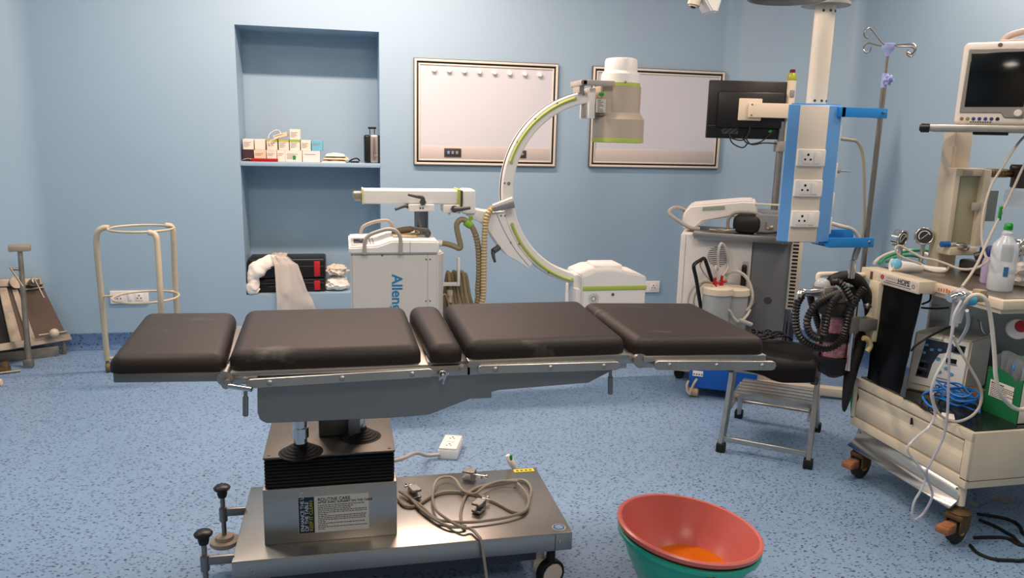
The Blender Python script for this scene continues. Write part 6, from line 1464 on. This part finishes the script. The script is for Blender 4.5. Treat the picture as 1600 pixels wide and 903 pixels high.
wire([(2.51, 2.472, 1.6), (2.55, 2.46, 1.5), (2.568, 2.5, 1.377), (2.515, 2.47, 1.325), (2.456, 2.44, 1.247), (2.383, 2.4, 1.166), (2.312, 2.36, 1.095), (2.26, 2.33, 1.039), (2.193, 2.28, 0.996), (2.091, 2.2, 0.962), (1.991, 2.12, 0.944)], .0045, LEAD, 'sensor_lead', 'straight beige lead with a green clip slanting down from the monitor')
w = MB(); a = Vector((2.358, 2.385, 1.161)); w.box(a + Vector((-.004, -.004, -.028)), a + Vector((.008, .004, .022)), .003); w.ball(a + Vector((.003, 0, .02)), .007); tag(w.build('green_clip', GREEN_PL), 'small green clip on the straight beige lead in front of the column', 'clip')

# ---------------------------------------------------------------- on the worktop
bx, by = 2.325, 2.305
bt = thing('saline_bottle', 'clear plastic saline bottle with a green cap standing at the worktop corner', 'bottle', (bx, by, .888))
zt = 1.111
w = MB(); w.lathe([(0, .888), (.036, .888), (.042, .896), (.043, .95), (.0415, .955), (.043, .96), (.043, zt - .075), (.04, zt - .055), (.02, zt - .03), (.016, zt - .022), (.018, zt - .018), (.018, zt - .012), (.013, zt - .008), (.012, zt), (0, zt)], (bx, by, 0), n=36); w.build('bottle_body', mat('bottle_plastic', '#dfe4ea', .18, alpha=.62, spec=.6), bt)
w = MB(); w.lathe([(0, .892), (.039, .893), (.040, .9), (.040, .965), (0, .965)], (bx, by, 0), n=32); w.build('saline', mat('saline', '#c9d3de', .05, alpha=.3), bt)
w = MB(); w.lathe([(.013, zt - .003), (.0145, zt), (.014, zt + .016), (.011, zt + .022), (0, zt + .024)], (bx, by, 0), n=24); w.ball((bx - .006, by - .008, zt + .012), .008); w.build('green_cap', mat('cap_green', '#1f8f33', .45), bt)
w = MB()
def onb_(a, z, r=.0436): return Vector((bx + r * math.cos(a), by + r * math.sin(a), z))
w.sheet(lambda u, v: onb_(-2.3 - .3 + u * .9, 1.0 + v * .06), 10, 6, .0006); lb_ = w.build('faint_label', mat('faint_label', '#d2d6da', .4, alpha=.7), bt)
w = MB(); w.sheet(lambda u, v: onb_(-2.25 + u * .35, .945 + v * .035, .0445), 6, 4, .0006); w.build('blue_print', mat('blue_print', '#4f8fc2', .5), lb_)
sx_, sy_ = 2.40, 2.44
sp = thing('spray_bottle', 'pale purple bottle with a navy cap standing behind the saline bottle', 'bottle', (sx_, sy_, .888))
w = MB(); zt = 0.997; w.lathe([(0, .888), (.022, .888), (.025, .893), (.025, zt - .03), (.018, zt - .008), (.012, zt), (0, zt)], (sx_, sy_, 0), n=28); w.build('bottle_body', mat('lilac_plastic', '#a99cc0', .35), sp)
w = MB(); w.lathe([(.017, zt - .01), (.018, zt), (.017, zt + .028), (.012, zt + .034), (0, zt + .034)], (sx_, sy_, 0), n=24); w.build('navy_cap', mat('navy_cap', '#232a72', .4), sp)
# probe with a blue dome, hoses and leads
t = thing('white_probe', 'white hand probe with a pale blue dome lying at the left end of the worktop', 'probe', (2.275, 2.767, 0.895))
a, b, c = Vector((2.183, 2.704, 0.915)), Vector((2.23, 2.687, 0.912)), Vector((2.318, 2.691, 0.905))
w = MB(); w.tube([a, a.lerp(b, .5), b, b.lerp(c, .5), c], .022, n=16, rfun=lambda f: .027 - .012 * f); w.build('body', WHITE_PL, t)
w = MB(); d = Vector((-.35, -.85, .25)).normalized(); w.lathe([(.022, 0), (.021, .004), (.014, .010), (0, .013)], Vector((2.198, 2.701, 0.918)) + d * .019, d, 24); w.build('blue_dome', mat('dome_blue', '#74b6dd', .35), t)
wire([(2.313, 2.707, 0.905), (2.334, 2.672, 0.9), (2.341, 2.627, 0.9), (2.39, 2.638, 0.9), (2.518, 2.769, 0.9), (2.591, 2.883, 0.9), (2.589, 2.954, 0.9)], .0045, mat('cream_lead', '#d3c6b2', .45), 'probe_lead', 'short cream lead curling on the worktop beside the white probe')
w = MB(); w.tube([(2.374, 2.779, 0.9), (2.359, 2.701, 0.9), (2.402, 2.652, 0.9)], .0105, n=12); tag(w.build('white_connector', WHITE_PL), 'long white connector lying on the worktop right of the white probe', 'connector')
wire([(2.199, 2.794, 0.905), (2.334, 2.926, 0.91), (2.444, 2.984, 0.92), (2.532, 2.991, 0.93), (2.587, 2.969, 0.93), (2.615, 2.956, 0.92), (2.539, 2.878, 0.91), (2.505, 2.915, 0.91), (2.434, 2.911, 0.92), (2.38, 2.923, 0.91), (2.268, 2.839, 0.905)], .0065, mat('green_hose', '#1d8a56'), 'green_tube', 'green oxygen tubing looped on the worktop under the gauges', 'tube')
wire([(2.209, 2.84, 0.9), (2.306, 2.927, 0.91), (2.427, 3.004, 0.92), (2.553, 3.056, 0.92), (2.641, 3.078, 0.91), (2.64, 3.026, 0.9)], .007, mat('white_hose', '#cfcabd'), 'white_tube', 'white tubing arching over the green tubing on the worktop', 'tube')
# crumpled clear wrap and chrome fittings
w = lump(Vector((2.48, 2.366, 0.93)) + Vector((.02, .0, -.0)), .055, (1.5, 1.2, .8), 8., .5); tag(w.build('clear_wrap', mat('crumpled_wrap', '#d5d0c8', .25, alpha=.8)), 'crumpled clear plastic wrap on the worktop right of the saline bottle', 'wrap')
t = thing('chrome_valve', 'chrome valve with round body standing behind the crumpled wrap at the right edge', 'valve', (2.56, 2.5, .888))
vb = Vector((2.584, 2.5, 1.019)); w = MB(); w.cyl((vb.x, 2.5, .888), (vb.x, 2.5, vb.z), .02, n=20); w.ball(vb, .032); w.cyl(vb + Vector((-.03, -.01, -.03)), vb + Vector((.05, 0, -.02)), .014); w.ring(vb + Vector((0, -.03, .01)), .024, .005, (0, 1, 0)); w.build('body', CHROME, t)
w = MB(); w.tube([vb + Vector((-.02, -.03, .0)), vb + Vector((.02, -.05, .02)), vb + Vector((.06, -.04, .03))], .006, n=8); w.build('tube', CLEAR_T, t)
w = MB(); w.box((2.5, 2.56, .888), (2.56, 2.7, .94), .01); w.cyl((2.53, 2.6, .93), (2.53, 2.6, 1.0), .022, n=20); w.cyl((2.5, 2.62, .96), (2.56, 2.58, .99), .016); tag(w.build('dark_valve', mat('vapor_dark', '#4b4845')), 'dark metal valve block standing at the foot of the flowmeter column', 'valve')

# ---------------------------------------------------------------- hanging in front of the trolley
mk = Vector((1.973, 2.1, 0.926))
t = thing('breathing_mask', 'clear mask and chrome elbow with a blue connector hanging in front of the worktop', 'mask', mk + Vector((0, 0, -.1)))
w = MB(); w.lathe([(.026, 0), (.029, .006), (.026, .024), (.014, .036), (.01, .04)], mk + Vector((0, .0, -.02)), (-.2, -.3, 1), 28); w.build('mask_dome', mat('mask_clear', '#cfd2d8', .08, alpha=.32), t)
w = MB(); w.tube([mk + Vector((-.03, -.0, -.01)), mk + Vector((-.01, -.02, .0)), mk + Vector((.02, -.02, -.01)), mk + Vector((.045, -.01, -.03))], .011, n=14); w.cyl(mk + Vector((-.045, 0, -.016)), mk + Vector((-.02, 0, -.006)), .015, n=16); w.build('chrome_elbow', CHROME, t)
w = MB(); bq = Vector((1.993, 2.08, 0.905)); w.cyl(bq + Vector((-.026, 0, .002)), bq + Vector((.014, 0, 0)), .0165, n=20, bev=.003); w.build('blue_connector', mat('aqua_connector', '#3f9fc9', .35), t)
w = MB(); w.cyl(bq + Vector((.012, .01, .004)), bq + Vector((.07, .02, .012)), .016, n=18); w.box(bq + Vector((.03, -.004, -.006)), bq + Vector((.06, .03, .034)), .004); w.build('beige_port', mat('beige_port', '#9d8b6b', .5), t)
w = MB(); w.cyl(mk + Vector((-.006, 0, -.02)), mk + Vector((-.012, 0, -.11)), .018, r2=.013, n=18); w.cyl(mk + Vector((.012, .0, -.03)), mk + Vector((.002, 0, -.1)), .011, n=14); w.build('clear_adaptor', mat('mask_clear', '#d6d9de'), t)
CLR = mat('clear_tube', '#cfd2d6', .15, alpha=.7)
wire([(1.949, 2.07, 0.908), (1.92, 2.06, 0.864), (1.92, 2.06, 0.804), (1.915, 2.06, 0.733), (1.873, 2.05, 0.662), (1.865, 2.05, 0.603), (1.891, 2.05, 0.529), (1.871, 2.05, 0.485), (1.828, 2.05, 0.45), (1.803, 2.05, 0.418), (1.822, 2.05, 0.385), (1.863, 2.05, 0.343), (1.888, 2.05, 0.309), (1.881, 2.05, 0.27), (1.858, 2.05, 0.223), (1.855, 2.05, 0.179), (1.866, 2.05, 0.155)], .004, CLR, 'clear_tube', 'clear tube hanging from the mask in a wide S down past the drawer', 'tube')
wire([(1.871, 2.05, 0.154), (1.898, 2.05, 0.173), (1.917, 2.045, 0.221), (1.917, 2.045, 0.256), (1.892, 2.045, 0.304), (1.88, 2.04, 0.337), (1.902, 2.04, 0.388), (1.925, 2.04, 0.448), (1.93, 2.04, 0.526), (1.922, 2.045, 0.635), (1.914, 2.05, 0.742), (1.926, 2.06, 0.847), (1.96, 2.07, 0.899)], .0042, mat('violet_clear_tube', '#b9b7c6', .15, alpha=.75), 'clear_tube', 'straighter violet tinted clear tube hanging down past the drawer to a loop end', 'tube')
wire([(1.965, 2.07, 0.899), (1.964, 2.05, 0.926), (1.985, 2.04, 0.932), (2.005, 2.03, 0.917), (2.027, 2.03, 0.872), (2.048, 2.03, 0.808), (2.069, 2.03, 0.732), (2.088, 2.03, 0.654), (2.115, 2.03, 0.598), (2.169, 2.04, 0.553), (2.222, 2.05, 0.529), (2.284, 2.06, 0.526), (2.42, 2.115, .46), (2.6, 2.2, .442), (2.7, 2.4, .442)], .0068, mat('white_hose', '#cfcabd'), 'white_tube', 'white hose arching from the mask down across the green box', 'hose')
wire([(2.058, 2.2, 0.752), (2.076, 2.2, 0.724), (2.106, 2.19, 0.677), (2.139, 2.18, 0.627), (2.166, 2.17, 0.582), (2.184, 2.17, 0.541), (2.181, 2.17, 0.496), (2.154, 2.17, 0.464), (2.109, 2.17, 0.448), (2.076, 2.18, 0.448), (2.039, 2.19, 0.47), (2.021, 2.2, 0.503), (2.007, 2.2, 0.544)], .0048, LEAD, 'beige_tube', 'beige lead looping down over the coil of blue cable', 'cable')
wire([(2.166, 2.3, 0.686), (2.165, 2.28, 0.711), (2.128, 2.22, 0.768), (2.092, 2.18, 0.813), (2.043, 2.14, 0.857)], .006, CLR, 'clear_tube', 'short clear tube curving behind the mask adaptor', 'tube')
wire([(2.114, 2.45, 0.626), (2.113, 2.43, 0.652), (2.159, 2.42, 0.688), (2.293, 2.5, 0.691), (2.521, 2.7, 0.652)], .0042, BLACK_RUB, 'black_lead', 'thin black lead crossing over the ventilator box to the back panel', 'cable')
wire([(2.266, 2.6, 0.772), (2.314, 2.62, 0.78), (2.335, 2.64, 0.797), (2.345, 2.66, 0.819)], .004, BLACK_RUB, 'black_lead', 'short black lead looping under the worktop beside the black sheet', 'cable')
wire([(2.265, 2.6, 0.757), (2.343, 2.62, 0.747), (2.484, 2.7, 0.729)], .004, BLACK_RUB, 'black_lead', 'straight black lead running from the black sheet to the back panel', 'cable')
w = MB(); w.tube([(2.655, 2.72, 0.672), (2.661, 2.71, 0.66), (2.662, 2.7, 0.634), (2.669, 2.69, 0.614), (2.69, 2.69, 0.605), (2.701, 2.69, 0.619)], .0042, n=8); tag(w.build('wire_hook', CHROME), 'bent wire hook hanging on the steel back panel above the green box', 'hook')
rp = Vector((2.428, 2.3, 0.74))
t = thing('tape_roll', 'white roll with a red centre hanging under the worktop at the right edge', 'roll', rp + Vector((0, 0, -.04)))
w = MB(); d = Vector((-.5, -.85, .1)).normalized(); w.lathe([(.014, -.01), (.036, -.01), (.038, -.006), (.038, .006), (.036, .01), (.014, .01)], rp, d, 32); w.build('white_ring', WHITE_PL, t)
w = MB(); w.lathe([(0, .02), (.02, .02), (.022, .016), (.022, -.008), (0, -.008)], rp + Vector((.01, 0, .012)), d, 24); w.build('red_disc', RED_PL, t)

# ---------------------------------------------------------------- on the trolley shelf
VM = Matrix.Translation((2.205, 2.56, .434)) @ Matrix(((.53, .85, 0), (-.85, .53, 0), (0, 0, 1))).to_4x4()
vt = thing('ventilator', 'white ventilator box with blue buttons and dark displays on the trolley shelf', 'ventilator', (2.37, 2.5, .434))
VW, VD, VH = .205, .3, .235
w = MB(VM); t = bmesh.new()
P_ = [(0, 0), (VW, 0)]
prof = [(0, .0), (0, .03), (.03, VH), (VD, VH - .02), (VD, 0)]
A = [t.verts.new((0, y, z)) for y, z in prof]; B = [t.verts.new((VW, y, z)) for y, z in prof]
t.faces.new(A); t.faces.new(B[::-1])
for i in range(5): t.faces.new((A[i], B[i], B[(i + 1) % 5], A[(i + 1) % 5]))
bmesh.ops.recalc_face_normals(t, faces=t.faces); bmesh.ops.bevel(t, geom=list(t.edges), offset=.006, segments=2, affect='EDGES'); w._in(t); vc = w.build('case', mat('vent_cream', '#d3cabb', .42), vt)
sl = math.atan2(.03, VH - .03)
VF = VM @ Matrix.Translation((0, 0, .03)) @ Matrix.Rotation(-sl, 4, 'X')   # the sloped front, z up along the face
w = MB(VF); w.box((.008, -.004, .0), (VW - .008, .004, VH - .036), .002); vfp = w.build('front_panel', WHITE_PL, vt)
w = MB(VF); w.prism([(.03, .03), (.075, .03), (.082, .09), (.1, .135), (.14, .15), (.185, .152), (.187, .182), (.045, .185)], 'XZ', -.006, .002, .001, 1); w.build('dark_panel', mat('slate_panel', '#2f3a4a', .35), vfp)
for x0, z0, x1, z1 in ((.15, .155, .182, .178), (.128, .108, .165, .126), (.036, .07, .07, .088), (.034, .038, .07, .056)):
    w = MB(VF); w.box((x0, -.0075, z0), (x1, -.004, z1), .001); w.build('display', SCREEN, vfp)
for x0, z0 in ((.05, .16), (.072, .145), (.046, .128), (.134, .085), (.112, .066), (.155, .066), (.1, .15), (.1, .115)):
    w = MB(VF); w.lathe([(0, .004), (.007, .004), (.0085, 0)], (x0, -.005, z0), (0, -1, 0), 18, sy=.75); w.build('button', mat('pale_blue_button', '#5d9cc4', .4), vfp)
w = MB(VF); r_ = random.Random(2)
for x0, x1, z in ((.128, .165, .102), (.148, .18, .148), (.036, .066, .064), (.036, .06, .094), (.1, .15, .04), (.05, .1, .188)):
    x = x0
    while x < x1: ww = r_.uniform(.002, .006); w.box((x, -.0068, z), (x + ww, -.0035, z + .003)); x += ww + .0015
w.build('small_print', mat('grey_small_print', '#77787a'), vfp, 0)
# green box with packets
gx0, gx1, gy0, gy1, gz0 = 2.322, 2.47, 2.142, 2.294, .434
gb = thing('green_box', 'open green cardboard box of clear packets on the trolley shelf', 'box', ((gx0 + gx1) / 2, (gy0 + gy1) / 2, gz0))
GRN = mat('green_card', '#146b3d', .5)
gh = 0.609 - .434
w = MB(); w.box((gx0, gy0, gz0), (gx1, gy0 + .003, gz0 + gh * .86)); w.box((gx0, gy1 - .003, gz0), (gx1, gy1, gz0 + gh * .9)); w.box((gx1 - .003, gy0, gz0), (gx1, gy1, gz0 + gh)); w.box((gx0, gy0, gz0), (gx1, gy1, gz0 + .003)); w.build('side_walls', mat('white_card', '#e2d9cd'), gb)
w = MB(); w.prism([(gy0, gz0), (gy1, gz0), (gy1, gz0 + gh * .97), (gy0 + .11, gz0 + gh * .99), (gy0 + .075, gz0 + gh * .98), (gy0 + .045, gz0 + gh * .9), (gy0 + .03, gz0 + gh * .82), (gy0 + .0, gz0 + gh * .93)], 'YZ', gx0 - .002, gx0 + .002); fp_ = w.build('front_panel', GRN, gb)
w = MB(); w.box((gx0 - .003, gy0 + .03, gz0 + gh * .37), (gx0 - .001, gy1 - .018, gz0 + gh * .72)); lb_ = w.build('white_label', PAPER, fp_)
w = MB(); r_ = random.Random(6)
for k in range(8):
    y = gy1 - .024; L = (.05, .1, .09, .1, .07, .1, .05, .06)[k]; z = gz0 + gh * .72 - .012 - k * .0065
    y1_ = y - L
    while y > y1_: ww = r_.uniform(.003, .009); w.box((gx0 - .0035, y - ww, z), (gx0 - .0025, y, z + (.005 if k == 0 else .0026))); y -= ww + .002
w.build('small_print', INK, lb_, 0)
PKT = mat('clear_packet', '#ccd0d4', .15, alpha=.55)
pk_labels = ['first clear packet from the left in the green box', 'second clear packet from the left in the green box', 'third clear packet in the green box, with a blue ring on it', 'fourth clear packet from the left in the green box', 'clear packet nearest the right end of the green box']
for k in range(5):
    y0 = gy1 - .02 - k * .026
    t = thing('clear_packet', pk_labels[k], 'packet', (gx0 + .07, y0, gz0 + .004), 'packets in the green box')
    w = MB(); hh = gh + .035 + .014 * (k % 2)
    w.sheet(lambda u, v: Vector((gx0 + .008 + .125 * u, y0 - .008 * math.sin(v * 4 + k) + .01 * noise.noise((u * 3, v * 3, k * 2.)), gz0 + .004 + (hh + .012 * math.sin(u * 5 + k)) * v)), 12, 14, .004); w.build('wrap', PKT, t)
    if k == 2:
        w = MB(); w.ring((gx0 + .02, y0 - .012, gz0 + hh - .02), .012, .004, (.7, -.7, 0)); w.build('blue_ring', BLUE_PL, t)
# coil of blue cable
w = MB(); r_ = random.Random(8); c = Vector((2.244, 2.344, 0.44)); pts = []
for k in range(110):
    a = k * .37; R = .075 + .014 * math.sin(k * .61) ; pts.append(Vector((c.x + .62 * R * math.cos(a) + .012 * math.sin(k * .17), c.y + 1.0 * R * math.sin(a), .44 + .0006 * k + .006 * math.sin(k * 1.3) + .004)))
w.tube(pts, .0034, n=6, sub=3)
w.tube([(2.219, 2.204, 0.46), (2.314, 2.307, 0.48), (2.333, 2.356, 0.49), (2.257, 2.36, 0.5), (2.165, 2.351, 0.5), (2.121, 2.357, 0.49), (2.116, 2.364, 0.47), (2.106, 2.322, 0.455), (2.11, 2.281, 0.45)], .004, n=8)
tag(w.build('blue_cable', mat('blue_cable', '#1f74c9', .4)), 'coil of bright blue cable lying on the trolley shelf before the ventilator', 'cable')
wire([(2.101, 2.443, 0.438), (2.115, 2.397, 0.438), (2.092, 2.316, 0.438), (2.117, 2.328, 0.45), (2.153, 2.387, 0.45), (2.115, 2.363, 0.44), (2.076, 2.247, 0.44)], .0035, BLACK_RUB, 'black_lead', 'thin black lead curled at the front of the trolley shelf', 'cable')
c = Vector((2.326, 2.346, 0.44)); w = MB(fr((c.x + .03, c.y + .03, .434), .5)); w.box((-.04, -.03, 0), (.04, .03, .05), .004); tag(w.build('brown_carton', mat('brown_card', '#8a6a43', .7)), 'small brown carton behind the blue cable coil', 'carton')
c = Vector((2.113, 2.209, 0.44)); w = MB(fr((c.x + .0, c.y + .02, .434), .9)); w.box((-.03, -.02, 0), (.03, .02, .012), .002); tag(w.build('white_carton', CARD), 'small flat white carton under the blue cable at the shelf edge', 'carton')

# ---------------------------------------------------------------- floor behind the trolley wheel
for k, (pts, lb) in enumerate((([(2.371, 2.294, 0.006), (2.416, 2.271, 0.006), (2.455, 2.239, 0.006), (2.461, 2.193, 0.006), (2.435, 2.111, 0.006), (2.75, 2.2, .006), (3.1, 2.5, .006)], 'uppermost black cable on the floor right of the near castor'), ([(2.341, 2.253, 0.006), (2.362, 2.2, 0.006), (2.367, 2.132, 0.006), (2.383, 2.053, 0.006), (2.8, 2.15, .006), (3.12, 2.4, .006)], 'second black cable on the floor right of the near castor'),
        ([(2.214, 2.14, 0.006), (2.279, 2.133, 0.006), (2.335, 2.115, 0.006), (2.376, 2.054, 0.006), (2.75, 2.05, .006), (3.14, 2.3, .006)], 'third black cable on the floor, starting behind the castor wheel'), ([(2.157, 2.096, 0.006), (2.143, 2.046, 0.006), (2.166, 2.004, 0.006), (2.222, 1.986, 0.006), (2.304, 1.976, 0.006), (2.75, 1.98, .006), (3.16, 2.2, .006)], 'lowest black cable on the floor curving out from the near castor'))):
    wire(pts, .006, BLACK_RUB, 'floor_cable', lb)
for px, lb, s in (((2.58, 2.39, 0.0), 'larger torn white paper scrap on the floor under the trolley', .05), ((2.427, 2.376, 0.0), 'smaller white paper scrap on the floor beside the castor stem', .032)):
    w = MB(fr(px, .5)); w.sheet(lambda u, v: Vector(((u - .5) * s * 1.3, (v - .5) * s, .001 + .001 * noise.noise((u * 4, v * 4, 1)))), 6, 6, .0006); tag(w.build('paper_scrap', CARD), lb, 'paper')
